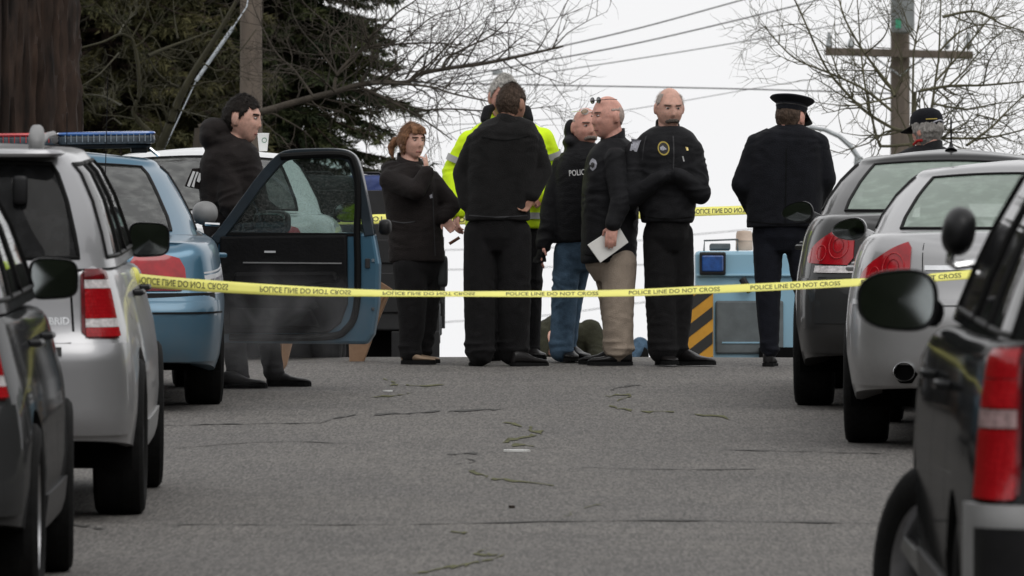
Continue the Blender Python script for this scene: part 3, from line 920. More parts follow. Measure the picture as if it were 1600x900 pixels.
def sedan(name, label, pm, X, Y, yaw, police=False, door_open=False):
    sp = SEDAN
    root = empty(name, (0, 0, 0)); tag(root, label, 'car')
    b = Body(sp)
    b.shell(root, pm, cab=(1.25, 4.0))
    g = greenhouse(sp, root, pm, M['glass_mid'], M['glass_mid'])
    wells(sp, root); std_wheels(sp, root, kind='steel' if police else 'alloy')
    seats(root, .80, [(1.75, (-.42, .42), .38), (2.75, (-.42, .42), .42)], .22)
    b.patch('bumper', -1.12, 1.12, lambda t: .30, lambda t: .655, pm, root, .014, n_p=60, n_z=8, thick=.03)
    b.seam([(-1.1, .585), (0, .585), (1.1, .585)], M['seal'], root, .012, off=.026, mirror=False, name='bumper_groove')
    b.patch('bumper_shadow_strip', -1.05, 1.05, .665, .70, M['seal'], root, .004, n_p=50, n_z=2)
    lamps = b.patch('tail_lamp', .40, .765, lambda t: .715 + .0 * t, lambda t: .93 - .035 * max(0, t - .55) / .45, M['red_smooth'], root, .012, n_z=8, mirror=True, round_c=.05)
    for i, sg in enumerate((1, -1)):
        b.patch('lamp_band', sg * .43, sg * .70, .72, .765, M['red_deep'], lamps[i], .016, n_z=2, thick=.01)
    b.patch('trunk_panel', -.36, .36, .74, .90, pm, root, .008, n_p=30, round_c=.04)
    num_plate(b, root, '41 628', .82, off=.014)
    b.seam([(.37, .72), (.38, .95)], M['seal'], root, .006)
    pd = b.p_at_y(1.62)
    b.seam([(pd, .30), (pd - .02, .62), (pd + .05, .98)], M['seal'], root, .007)
    p2 = b.p_at_y(2.52); b.seam([(p2, .28), (p2, .98)], M['seal'], root, .007)
    p3 = b.p_at_y(3.55); b.seam([(p3, .28), (p3, .97)], M['seal'], root, .007)
    handle(b, root, 1.9, .88, pm, 1); handle(b, root, 1.9, .88, pm, -1); handle(b, root, 2.85, .88, pm, -1)
    # front end
    b.patch('headlamp', b.len - .85, b.len - .40, .58, .72, M['clear_lamp'], root, .01, mirror=True, round_c=.04)
    b.patch('front_bumper', b.len - 1.0, b.len, .28, .52, pm, root, .02, mirror=True)
    door_mirror(root, (-.86, 3.4, 1.0), (-1.0, 3.38, 1.06), (.11, .07, .09), -1, M['black_trim'])
    tip = MB(); tip.tube([(.45, .5, .27), (.45, .06, .27)], .028, 12); tip.build('exhaust_pipe', M['steel_dark'], root)
    if police:
        # lettering panel on the rear quarter
        pa, pb_ = .93, 1.78
        b.patch('decal_panel', pa, pb_, lambda t: .69, lambda t: .80 + .03 * t, M['decal_white'], root, .0025, n_z=2, thick=.003)
        surf_text(b, 'SEATTLE  POLICE', pa + .06, .705, .105, M['decal_grey'], root, .0045, .002, sx=.78, slope_=.03)
        b.patch('decal_stripe', pa, pb_, lambda t: .81 + .03 * t, lambda t: .82 + .03 * t, M['decal_white'], root, .0025, n_z=1, thick=.003)
        # light bar
        lb = empty('light_bar', (0, 2.75, 1.485)); lb.parent = root
        lb.rotation_euler = (0, R(-1.0), 0)
        for sx, mm in ((-1, M['bar_red']), (1, M['bar_blue'])):
            mb = MB(); superell(mb, (sx * .30, 0, .112), (.302, .15, .013), .35, .25, 40, 8); mb.build('lens', mm, lb)
            mb = MB(); superell(mb, (sx * .30, 0, .074), (.300, .148, .030), .25, .22, 40, 8); mb.build('lens_base', M['bar_clear'], lb)
            for kx in np.linspace(.05, .57, 16):
                MB().box((sx * kx, -.1495, .085), (.005, .006, .045)).build('lens_rib', M['panel_rib'] if mm is M['bar_blue'] else M['bar_red'], lb, smooth=False)
        mb = MB(); superell(mb, (0, 0, .038), (.58, .12, .018), .3, .3, 40, 6); mb.build('bar_base', M['black_trim'], lb)
        for sx in (-.5, .5):
            MB().box((sx, 0, .015), (.10, .10, .05)).build('bar_foot', M['black_trim'], lb, smooth=False, bevel=.008)
            MB().tube([(sx + math.copysign(.05, sx), 0, .03), (sx + math.copysign(.12, sx), 0, -.03)], .012, 6).build('bar_strap', M['chrome'], lb)
        antenna(root, (.05, 2.05, 1.455), .28)
        antenna(root, (.25, .75, 1.005), .95, .02)
        # spot lamp at the foot of the right A pillar
        mb = MB(); superell(mb, (.93, 3.66, 1.10), (.08, .09, .075), .9, .9); s_ = mb.build('spot_lamp', M['bumper_grey'], root)
        MB().tube([(.93, 3.60, 1.035), (1.02, 3.58, 1.03)], .014, 8).build('lamp_bracket', M['chrome'], s_)
        MB().tube([(.80, 3.72, 1.03), (.93, 3.66, 1.06)], .014, 8).build('lamp_stalk', M['chrome'], s_)
    else:
        door_mirror(root, (.86, 3.4, 1.0), (1.0, 3.38, 1.06), (.11, .07, .09), 1, M['black_trim'])
    if door_open:
        b.patch('door_opening', b.p_at_y(2.55), b.p_at_y(3.52), .36, .96, M['interior'], root, .003, n_z=4, thick=.004)
        make_door(root, pm)
    place(root, X, Y, yaw)
    return root

def make_door(root, pm):
    """right front door swung open: u runs from the hinge to the free edge, v is the thickness (+ = outside)"""
    d = bpy.data.objects.new('door', None)
    th = R(76)
    d.location = (.985, 3.50, 0); d.parent = root
    # local x = along the door, local y = towards the outside skin
    d.rotation_euler = (0, 0, math.atan2(-math.cos(th), math.sin(th)))
    col.objects.link(d)
    def V(u, v, z): return (u, v, z)
    # the +y side faces away from the camera (outer skin), -y is the trim side
    low = [(0, .33), (0.02, .97), (1.0, .99), (1.035, .80), (1.03, .55), (1.0, .36), (.96, .30), (.04, .30)]
    lo = MB()
    P0 = [Vector((u, .0, z)) for u, z in low]
    lo.prism(P0, (0, .10, 0)); lo.build('door_skin', pm, d, smooth=False, bevel=.02)
    trim = [(.03, .36), (.04, .96), (.84, .975), (.845, .55), (.80, .43), (.72, .37)]
    MB().prism([Vector((u, -.045, z)) for u, z in trim], (0, .044, 0)).build('door_trim', M['door_trim'], d, smooth=False, bevel=.014)
    MB().prism([Vector((u, -.085, z)) for u, z in [(.12, .66), (.14, .74), (.78, .75), (.80, .69), (.6, .65)]], (0, .05, 0)).build('armrest', M['door_trim'], d, smooth=False, bevel=.02)
    MB().prism([Vector((u, -.075, z)) for u, z in [(.10, .40), (.10, .52), (.62, .52), (.68, .40)]], (0, .04, 0)).build('map_pocket', M['door_trim'], d, smooth=False, bevel=.015)
    MB().box((.36, -.05, .868), (.07, .006, .012)).build('door_badge', M['decal_white'], d, smooth=False)
    MB().box((.50, -.048, .80), (.62, .006, .008)).build('trim_line', M['bumper_grey'], d, smooth=False)
    # rubber seal running round the shut face
    sl_ = catmull([(.42, 1.455), (.80, 1.47), (.885, 1.40), (.905, 1.2), (.90, .99), (.905, .75), (.895, .52), (.84, .40), (.70, .345), (.10, .335)], 8)
    MB().tube([V(u, -.014, z) for u, z in sl_], .022, 8).build('door_seal', M['seal'], d)
    # window frame as a bar of square section
    fp = catmull([(.0, .93), (.06, 1.00), (.18, 1.16), (.30, 1.32), (.40, 1.43), (.47, 1.465), (.62, 1.475), (.76, 1.475), (.845, 1.455), (.885, 1.39), (.93, 1.2), (.975, .97)], 8)
    fr = MB(); rs = []
    for i, (u, z) in enumerate(fp):
        t = fp[min(i + 1, len(fp) - 1)] - fp[max(i - 1, 0)]; t /= np.hypot(*t)
        nx, nz = -t[1], t[0]
        hw = .032
        rs.append([(u + nx * hw, -.01, z + nz * hw), (u - nx * hw, -.01, z - nz * hw), (u - nx * hw, .055, z - nz * hw), (u + nx * hw, .055, z + nz * hw)])
    fr.rings(rs); fr.build('window_frame', M['teal_dark'], d, smooth=False, bevel=.008)
    pane = [Vector((u, .02, z)) for u, z in fp] 
    MB().prism(pane, (0, .005, 0)).build('window', M['glass_rain'], d, smooth=False)
    MB().box((.46, .02, .975), (.86, .05, .02)).build('belt_seal', M['seal'], d, smooth=False)
    # lock
    MB().box((.965, -.006, .80), (.03, .014, .06)).build('door_lock', M['steel_dark'], d, smooth=False, bevel=.004)
    for z in (.82, .52): MB().box((1.0, -.004, z), (.018, .01, .018)).build('door_bolt', M['chrome'], d, smooth=False)
    # outside mirror seen through the window (its glass looks rearwards)
    mb = MB(); superell(mb, (.33, .15, 1.045), (.115, .075, .075), .55, .55, 28, 14)
    mi = mb.build('door_mirror', M['black_trim'], d)
    mb = MB(); superell(mb, (.33, .078, 1.045), (.098, .008, .060), .4, .5, 28, 8); mb.build('mirror_glass', M['mirror'], mi)
    MB().tube([(.16, .09, 1.01), (.26, .14, 1.03)], .03, 8).build('mirror_arm', M['black_trim'], mi)
    # outer handle edge seen past the free edge
    mb = MB(); superell(mb, (1.05, .12, 1.02), (.04, .05, .05), .7, .7); mb.build('outer_handle', M['black_trim'], d)

police = sedan('police_sedan', 'steel blue police sedan with roof light bar and its front door open', M['blue_paint'], -2.61, 55.8, 3.5, True, True)
white = sedan('sedan', 'white sedan with a paper cup on its roof', M['white_paint'], -2.13, 64.9, 0.5)

def impala(name, label, pm, X, Y, yaw, chrome_strip, glass_r, steer=0):
    sp = IMPALA
    root = empty(name, (0, 0, 0)); tag(root, label, 'car', None)
    b = Body(sp)
    b.shell(root, pm, cab=(.98, 3.85))
    g = greenhouse(sp, root, pm, M['glass'], glass_r)
    wells(sp, root); std_wheels(sp, root, inset=.005, steer=steer, wd=.235)
    seats(root, .92, [(1.55, (-.4, .4), .34), (2.55, (-.40, .40), .34)], .22)
    # parcel shelf top and dashboard
    b.patch('bumper', -1.15, 1.15, lambda t: .345, lambda t: .78, pm, root, .012, n_p=70, n_z=10)
    top = lambda t: 1.115 - .19 * t ** 1.35
    lamps = b.patch('tail_lamp', .57, 1.0, lambda t: .86 + .01 * t, top, M['red_smooth'], root, .012, n_z=10, mirror=True, round_c=.04)
    for i, sg in enumerate((1, -1)):
        ring_on(b, 'lamp_ring', sg * .68, .975, .075, .002, M['red_light'], lamps[i], .016)
        ring_on(b, 'lamp_ring', sg * .82, .93, .045, .0018, M['red_light'], lamps[i], .016)
        ring_on(b, 'lamp_ring', sg * .68, .975, .04, .0015, M['red_deep'], lamps[i], .016)
    if chrome_strip:
        b.patch('chrome_strip', -.86, .86, .815, .855, M['clear_lamp'], root, .014, n_p=44, n_z=2)
        b.patch('lower_panel', -.80, .80, .52, .79, M['charcoal_paint'], root, .016, n_p=40, n_z=3)
    else:
        b.patch('trunk_strip', -.48, .48, .96, .985, M['chrome'], root, .012, n_p=24, n_z=2)
        b.patch('bumper_lip', -1.05, 1.05, .775, .80, pm, root, .02, n_p=44, n_z=2)
    num_plate(b, root, 'B 70 415', .90 if not chrome_strip else .94, off=.016)
    b.seam([(.49, .83), (.50, 1.10)], M['seal'], root, .006)
    for y in (1.45, 2.30, 3.35):
        p = b.p_at_y(y); b.seam([(p, .28), (p, .66), (p + .02, 1.05)], M['seal'], root, .007)
    for s in (-1, 1):
        for y in (1.75, 2.65): handle(b, root, y, .93, pm, s)
        door_mirror(root, (s * .84, 3.12, 1.06), (s * .965, 3.10, 1.115), (.10, .062, .10), s, pm if not chrome_strip else M['charcoal_paint'], 2.2, 6, .5)
    for s in (() if chrome_strip else (-1, 1)):
        cx = s * .57
        MB().rings([[(cx + r * 1.15 * math.cos(a), y, .425 + r * math.sin(a)) for a in np.linspace(0, 2 * math.pi, 24, endpoint=False)] for y, r in ((.4, .045), (.02, .052), (.012, .048), (.02, .044), (.3, .04))], cap=False).build('exhaust_tip', M['chrome'], root)
        b.patch('exhaust_cutout', s * .50, s * .64, .36, .46, M['under'], root, .0135, n_z=4, thick=.005, round_c=.05)
    if chrome_strip:
        antenna(root, (.0, 1.95, 1.50), .2, r=.006)
        MB().tube([(0, 1.93, 1.50), (0, 1.95, 1.53)], [.04, .012], 10).build('antenna_base', M['black_trim'], root)
    b.patch('headlamp', b.len - .9, b.len - .40, .56, .70, M['clear_lamp'], root, .01, mirror=True, round_c=.04)
    place(root, X, Y, yaw)
    return root

impala('sedan', 'dark charcoal sedan with chrome strip under its tail lamps beside the capped officer', M['graphite_paint'], 2.53, 55.9, -3.5, True, M['glass_wet_lit'], 14)
impala('sedan', 'silver sedan with red wraparound tail lamps behind the yellow tape end', M['silver_two'], 2.64, 50.7, -4.0, False, M['glass_wet_lit'])

def small_suv(name, label, pm, X, Y, yaw, silver):
    sp = SUV
    root = empty(name, (0, 0, 0)); tag(root, label, 'car')
    b = Body(sp)
    b.shell(root, pm, cab=(.10, 3.3))
    g = greenhouse(sp, root, pm, M['glass_dark'], M['glass_dark'])
    wells(sp, root); std_wheels(sp, root, inset=.0, wd=.235, steer=3)
    seats(root, .95, [(1.5, (-.4, .4), .35), (2.3, (-.4, .4), .38)], .22)
    b.patch('bumper', -1.0, 1.0, .40, .815, pm if silver else M['charcoal_paint'], root, .016, n_p=64, n_z=10)
    b.patch('bumper_step', -.55, .55, .76, .80, M['black_trim'], root, .022, n_p=34, n_z=2)
    # tail lamps: bands of red and clear
    pa, pb_ = .655, .935
    for sg in (1, -1):
        base = b.patch('tail_lamp', sg * pa, sg * pb_, .835, 1.15, M['red_deep'], root, .010, n_z=6, round_c=.03)[0]
        for z0, z1, mm, nm in ((.845, .885, 'red_lamp', 'red_band'), (.887, .925, 'clear_lamp', 'clear_band'), (.927, 1.06, 'red_lamp', 'red_band'), (1.062, 1.10, 'clear_lamp', 'clear_band'), (1.102, 1.142, 'red_deep', 'red_band')):
            b.patch(nm, sg * (pa + .02), sg * (pb_ - .02), z0, z1, M[mm], base, .018, n_z=3, thick=.012)
    num_plate(b, root, '38 214 D' if silver else '52 907 C', .955, off=.012)
    b.patch('plate_recess', -.36, .36, .87, 1.06, pm, root, .004, n_p=24)
    b.seam([(.60, .42), (.615, .82), (.60, 1.14)], M['seal'], root, .012)
    b.seam([(-.60, .825), (.60, .825)], M['seal'], root, .02, mirror=False)
    if silver:
        surf_text(b, 'HYBRID', .435, .90, .046, M['chrome'], root, .004, .001, sx=1.0, name='badge')
    for y in (1.42, 2.28, 3.15):
        p = b.p_at_y(y); b.seam([(p - .02, .30), (p, .7), (p + .02, 1.12)], M['seal'], root, .008)
    b.patch('rocker_trim', b.p_at_y(1.4), b.p_at_y(3.1), .28, .42, M['bumper_grey'] if silver else M['black_trim'], root, .012, mirror=True)
    b.patch('fuel_flap', b.p_at_y(.80), b.p_at_y(.98), .90, 1.06, pm, root, .0015, round_c=.03, thick=.004)
    for s in (-1, 1):
        for y in (1.55, 2.45): handle(b, root, y, 1.005, M['black_trim'], s)
        door_mirror(root, (s * .74, 2.80, 1.17), (s * .86, 2.76, 1.225), (.100, .083, .12), s, M['black_trim'], 4.0, 0, .12)
    # rear spoiler, wiper, roof rails
    sp_ = MB(); superell(sp_, (0, .30, 1.668), (.56, .14, .022), .5, .35, 40, 8); sp_.build('spoiler', pm, root)
    MB().box((0, .155, 1.655), (.26, .02, .018)).build('brake_lamp', M['red_lamp'], root, smooth=False, bevel=.004)
    MB().tube([(.02, .035, 1.22), (.30, .035, 1.24)], .009, 6).build('wiper', M['black_trim'], root)
    mb = MB(); superell(mb, (.36, .145, 1.505), (.035, .022, .065), .4, .5, 16, 8); mb.build('hatch_hinge', M['black_trim'], root)
    for s in (-1, 1):
        rl = MB().tube([(s * .42, .62, 1.705), (s * .43, 1.3, 1.735), (s * .43, 2.1, 1.735), (s * .42, 2.5, 1.70)], .016, 8).build('roof_rail', M['bumper_grey'], root)
        for y in (.58,):
            m2 = MB(); superell(m2, (s * .415, y, 1.72 if y < 1 else 1.70), (.036, .13, .062 if y < 1 else .03), .7, .6, 20, 10, Matrix.Rotation(R(14 if y < 1 else -14), 3, 'X')); m2.build('rail_foot', M['bumper_grey'], rl)
    MB().tube([(.35, .5, .33), (.35, .10, .33)], .03, 12).build('exhaust_pipe', M['steel_dark'], root)
    b.patch('headlamp', b.len - .9, b.len - .45, .75, .92, M['clear_lamp'], root, .01, mirror=True, round_c=.04)
    antenna(root, (.30, .42, 1.70), .0, r=.001) if False else None
    place(root, X, Y, yaw)
    return root

small_suv('hatchback_suv', 'silver compact SUV with roof rails and striped red and clear tail lamp', M['silver_paint'], -2.575, 43.15, .4, True)
small_suv('hatchback_suv', 'dark grey SUV cut off by the left edge of the picture', M['charcoal_paint'], -2.70, 35.85, 0, False)

def big_suv():
    sp = TRUCK_SUV
    pm = M['black_paint']
    root = empty('large_suv', (0, 0, 0)); tag(root, 'large black SUV with pillar spotlight nearest the camera at the right edge', 'car')
    b = Body(sp)
    b.shell(root, pm, cab=(.10, 3.9))
    g = greenhouse(sp, root, pm, M['glass_dark'], M['glass_dark'])
    wells(sp, root)
    for y, st in ((sp['ro'], 0), (sp['ro'] + sp['wb'], 24)):
        for s in (-1, 1): wheel(root, s * (1.0 - .15), y, sp['r'], .265, s, st, 6, 'alloy')
    seats(root, 1.1, [(1.9, (-.45, .45), .4), (2.9, (-.45, .45), .42)], .24)
    b.patch('bumper', -1.18, 1.18, .60, .845, M['bumper_grey'], root, .03, n_p=60, n_z=8)
    b.patch('bumper_lower', -1.16, 1.16, .47, .60, M['black_trim'], root, .026, n_p=60, n_z=4)
    b.patch('bumper_pad', -1.0, 1.0, .60, .78, M['black_trim'], root, .036, n_p=50, n_z=4)
    pa, pb_ = .875, 1.10
    for sg in (1, -1):
        base = b.patch('tail_lamp', sg * pa, sg * pb_, .855, 1.30, M['red_deep'], root, .010, n_z=6, round_c=.02)[0]
        for z0, z1, mm, nm in ((.862, 1.06, 'red_lamp', 'red_band'), (1.066, 1.118, 'clear_pink', 'clear_band'), (1.124, 1.205, 'red_lamp', 'red_band'), (1.209, 1.292, 'red_lamp', 'red_band')):
            b.patch(nm, sg * (pa + .015), sg * (pb_ - .02), z0, z1, M[mm], base, .018, n_z=4, thick=.012)
    num_plate(b, root, '64 380 E', 1.0, off=.012)
    b.seam([(.84, .60), (.85, .9), (.84, 1.28)], M['seal'], root, .012)
    for y in (1.62, 2.62, 3.72):
        p = b.p_at_y(y); b.seam([(p - .02, .40), (p, .8), (p + .02, 1.26)], M['seal'], root, .009)
    b.patch('side_trim', b.p_at_y(1.62), b.p_at_y(3.6), .44, .54, M['black_trim'], root, .012, mirror=True)
    for s in (-1, 1):
        for y in (1.78, 2.78): handle(b, root, y, 1.13, pm, s)
        door_mirror(root, (s * .95, 3.42, 1.30), (s * 1.075, 3.40, 1.345), (.132, .10, .16), s, M['black_trim'], 2.7, 0, .22)
        rl = MB().tube([(s * .56, .5, 1.89), (s * .58, 1.2, 1.92), (s * .58, 2.6, 1.92), (s * .56, 3.0, 1.88)], .018, 8).build('roof_rail', M['black_trim'], root)
    MB().box((0, .12, .93), (.9, .012, .03)).build('hatch_strip', M['chrome'], root, smooth=False)
    # spotlight on the left pillar
    mb = MB(); superell(mb, (-.87, 3.52, 1.565), (.055, .10, .080), .85, .9, 24, 14, Matrix.Rotation(R(10), 3, 'Y')); s_ = mb.build('spot_lamp', M['black_trim'], root)
    MB().tube([(-.895, 3.50, 1.50), (-.90, 3.50, 1.465), (-.88, 3.50, 1.453), (-.82, 3.52, 1.46), (-.74, 3.55, 1.47)], [.014, .014, .015, .014, .012], 8).build('lamp_bracket', M['chrome'], s_)
    b.patch('headlamp', b.len - .9, b.len - .40, .86, 1.05, M['clear_lamp'], root, .01, mirror=True, round_c=.03)
    place(root, 2.315, 27.6, 0)
big_suv()

# ------------------------------------------------ paper cup on the white roof
M['cup'] = mat('cup', (0.78, 0.78, 0.76), .6, var=.05)
M['cup_green'] = mat('cup_green', (0.03, 0.17, 0.09), .6)
# ================================================================ people
def remesh(mb, vox, smooth_it=4, fac=.5):
    me = mb.mesh('tmp')
    bm = bmesh.new(); bm.from_mesh(me); bmesh.ops.recalc_face_normals(bm, faces=bm.faces); bm.to_mesh(me); bm.free()
    o = bpy.data.objects.new('tmp', me); col.objects.link(o)
    r = o.modifiers.new('r', 'REMESH'); r.mode = 'VOXEL'; r.voxel_size = vox
    if smooth_it:
        s = o.modifiers.new('s', 'SMOOTH'); s.iterations = smooth_it; s.factor = fac
    bpy.context.view_layer.update()
    dg = bpy.context.evaluated_depsgraph_get()
    out = bpy.data.meshes.new_from_object(o.evaluated_get(dg))
    bpy.data.objects.remove(o); bpy.data.meshes.remove(me)
    return out

def finish(me, name, m, parent):
    me.name = name
    me.materials.clear(); me.materials.append(m)
    me.polygons.foreach_set('use_smooth', [True] * len(me.polygons))
    o = bpy.data.objects.new(name, me); col.objects.link(o)
    if parent is not None: o.parent = parent
    return o

def wrinkle(me, amp, freq=9.0, seed=0, squash=(1, 1, 2.2), zfun=None):
    n = len(me.vertices)
    co = np.empty(n * 3); me.vertices.foreach_get('co', co); co = co.reshape(-1, 3)
    no = np.empty(n * 3); me.vertex_normals.foreach_get('vector', no); no = no.reshape(-1, 3)
    d = np.empty(n)
    off = Vector((seed * 3.1, seed * 1.7, seed * .9))
    for i in range(n):
        p = co[i]
        q = Vector((p[0] * squash[0], p[1] * squash[1], p[2] * squash[2])) * freq + off
        w_ = noise.noise_vector(q * .45)
        a = noise.noise(q + w_ * 1.1)
        k_ = .35 + 1.3 * max(0.0, noise.noise(q * .22 + Vector((7, 3, 1))) + .25)
        d[i] = ((1 - 2.6 * abs(a) ** .8) * .6 - .15) * k_ + .4 * noise.noise(q * .35)
    if zfun is not None: amp = amp * np.array([zfun(z) for z in co[:, 2]])
    co += no * (d * amp)[:, None]
    me.vertices.foreach_set('co', co.ravel()); me.update()

def eye_map(dx, dy, dz, ln):
    """unit direction -> head surface point (face looks along -y); metres for a 0.235 m tall head"""
    x, y, z = dx, dy, dz
    front = max(0.0, -y)
    X = x * .077; Y = y * .096 if y > 0 else -.092 * (-y if z > 0 else (-y) ** (1 - .42 * min(1.0, -z * 1.3))); Z = z * (.118 if z > 0 else .120)
    if z < 0:
        k = -z
        X *= 1 - .24 * k ** 2.2
        if y > 0: Y *= 1 - .55 * k ** 1.2
        else: Y *= 1 + .02 * k
    else:
        X *= 1 + .03 * (1 - z)
    g = lambda a, s: math.exp(-(a / s) ** 2)
    if front > 0.15:
        f = min(1, (front - .15) / .3)
        Y += f * .010 * (1 - abs(x)) * 0
        zz = Z; xx = X
        # nose
        br = np.interp(zz, [-.045, -.036, -.026, -.006, .018, .03], [0, .009, .018, .011, .004, 0])
        wn_ = np.interp(zz, [-.04, -.028, .02], [.0135, .0120, .009])
        Y -= f * br * g(xx, wn_)
        # brow, sockets, cheek, mouth, chin
        Y -= f * .006 * g(zz - .033, .010) * g(abs(xx) - .028, .026)
        Y += f * .0125 * g(zz - .013, .011) * g(abs(xx) - .031, .015)
        Y -= f * .005 * g(zz + .022, .018) * g(abs(xx) - .042, .018)
        Y -= f * .005 * g(zz + .060, .007) * g(xx, .024)
        Y += f * .004 * g(zz + .0665, .003) * g(xx, .022)
        Y -= f * .005 * g(zz + .076, .007) * g(xx, .020)
        Y -= f * .007 * g(zz + .100, .016) * g(xx, .024)
    return X, Y, Z

def head_grid(n=72, m=56):
    P = []
    for i in range(m + 1):
        t = math.pi * i / m; t = min(max(t, .02), math.pi - .02)
        row = []
        for k in range(n):
            a = 2 * math.pi * k / n
            row.append(eye_map(math.sin(t) * math.cos(a), math.sin(t) * math.sin(a), -math.cos(t), 0))
        P.append(row)
    return P
HEAD = head_grid()
SKIN = {}
def skin(name, c):
    m = mat(name, c, .55, var=.22, scale=26, bump=.12, bscale=220, spec=.4)
    m.node_tree.nodes['Principled BSDF'].inputs['Subsurface Weight'].default_value = 0.12
    m.node_tree.nodes['Principled BSDF'].inputs['Subsurface Radius'].default_value = (.012, .005, .003)
    return m
M['skin'] = skin('skin', (.60, .35, .275))
M['skin_red'] = skin('skin_red', (.60, .315, .25))
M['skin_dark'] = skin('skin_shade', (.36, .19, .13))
M['lip'] = mat('lip', (.34, .12, .105), .5)
M['eye'] = mat('eye_white', (.55, .52, .5), .2)
M['iris'] = mat('iris', (.02, .017, .015), .15)
def hairm(n, c): return mat(n, c, .6, var=.6, scale=70, bump=1.0, bscale=200, stretch=(1, 1, .35), spec=.2)
M['hair_dark'] = hairm('hair_dark', (.014, .010, .008))
M['hair_brown'] = hairm('hair_brown', (.075, .05, .036))
M['hair_fair'] = hairm('hair_fair', (.23, .115, .06))
M['hair_grey'] = hairm('hair_grey', (.27, .255, .24))
M['hair_white'] = hairm('hair_white', (.46, .44, .41))
M['stache'] = hairm('stache', (.12, .10, .085))
def cloth(n, c, rough=.85, sheen=.03, var=.3, b=.6): return mat(n, c, rough, var=var, scale=12, bump=b, bscale=150, sheen=sheen * .25, spec=.12)
M['black_nylon'] = cloth('black_nylon', (.0105, .0105, .012), .6, .08)
M['black_fleece'] = cloth('black_fleece', (.013, .0125, .0125), .95, .25)
M['black_wool'] = cloth('black_wool', (.0095, .010, .013), .9, .15)
M['black_twill'] = cloth('black_twill', (.010, .0095, .010), .85, .12)
M['brown_black'] = cloth('brown_black', (.016, .013, .0125), .8, .12)
M['navy_twill'] = cloth('navy_twill', (.010, .011, .016), .85, .12)
M['denim'] = cloth('denim', (.075, .125, .185), .85, .1, var=.4)
M['khaki'] = cloth('khaki', (.30, .245, .195), .85, .1, var=.12)
M['olive'] = cloth('olive', (.034, .034, .022), .85, .1, var=.35)
M['hivis'] = cloth('hivis', (.68, .95, .02), .6, .0, var=.08, b=.2)
M['reflect'] = mat('reflect', (.36, .36, .36), .4, var=.1)
M['leather'] = mat('leather', (.009, .008, .008), .4, var=.3, bump=.2, spec=.3)
M['tan_shoe'] = mat('tan_shoe', (.26, .18, .12), .7, var=.25, bump=.2)
M['sole'] = mat('sole', (.008, .008, .008), .8, spec=.1)
M['patch_grey'] = mat('patch_grey', (.34, .34, .38), .8, var=.45, scale=120)
M['patch_yellow'] = mat('patch_yellow', (.42, .32, .07), .8, var=.1)
M['patch_dark'] = mat('patch_dark', (.03, .028, .028), .8, var=.5, scale=120)
M['white_ink'] = mat('white_ink', (.7, .7, .7), .7)
M['glove'] = cloth('glove', (.011, .011, .011), .7)
M['gold'] = mat('gold', (.6, .48, .2), .35, metal=.6)
M['silver_pin'] = mat('silver_pin', (.65, .65, .65), .3, metal=.6)

def head_rot(yaw, pitch=0, roll=0):
    # yaw 0 faces the camera (-y); +90 faces +x
    return Matrix.Rotation(R(yaw), 3, 'Z') @ Matrix.Rotation(R(pitch), 3, 'X') @ Matrix.Rotation(R(roll), 3, 'Y')

def add_hand(mb, wrist, d, palm_n, size=1.0, curl=.5, thumb_side=1, point=False):
    """palm, four fingers, thumb; d = direction of the fingers, palm_n = palm normal"""
    d = Vector(d).normalized(); pn = Vector(palm_n); pn = (pn - d * pn.dot(d)).normalized(); s = d.cross(pn).normalized() * thumb_side
    w0 = Vector(wrist); k = size
    mb.cap(w0 - d * .02, w0 + d * .03 * k, .026 * k, .027 * k)
    rot = Matrix((s, d, pn)).transposed()
    mb.ell(w0 + d * .055 * k, (.042 * k, .052 * k, .016 * k), 14, 8, rot)
    for i, (off, ln) in enumerate(((.033, .072), (.011, .082), (-.011, .076), (-.032, .060))):
        b = w0 + d * .09 * k + s * off * k
        c = 0.05 if (point and i == 0) else curl
        a1, a2 = c * 60, c * 130
        dd = lambda a: (d * math.cos(R(a)) + pn * math.sin(R(a)))
        p1 = b + dd(a1 * .6) * ln * k * .45; p2 = p1 + dd(a2 * .75) * ln * k * .32; p3 = p2 + dd(a2 * 1.05) * ln * k * .26
        mb.chain([b - d * .03 * k, b, p1, p2, p3], [.010 * k, .0098 * k, .0090 * k, .0082 * k, .0072 * k], 8)
    t0 = w0 + d * .03 * k + s * .026 * k
    t1 = t0 + (s * .75 + d * .55 + pn * .35).normalized() * .04 * k
    t2 = t1 + (s * .25 + d * .8 + pn * .55).normalized() * .032 * k
    mb.chain([t0, t1, t2], [.014 * k, .0112 * k, .0088 * k], 8)

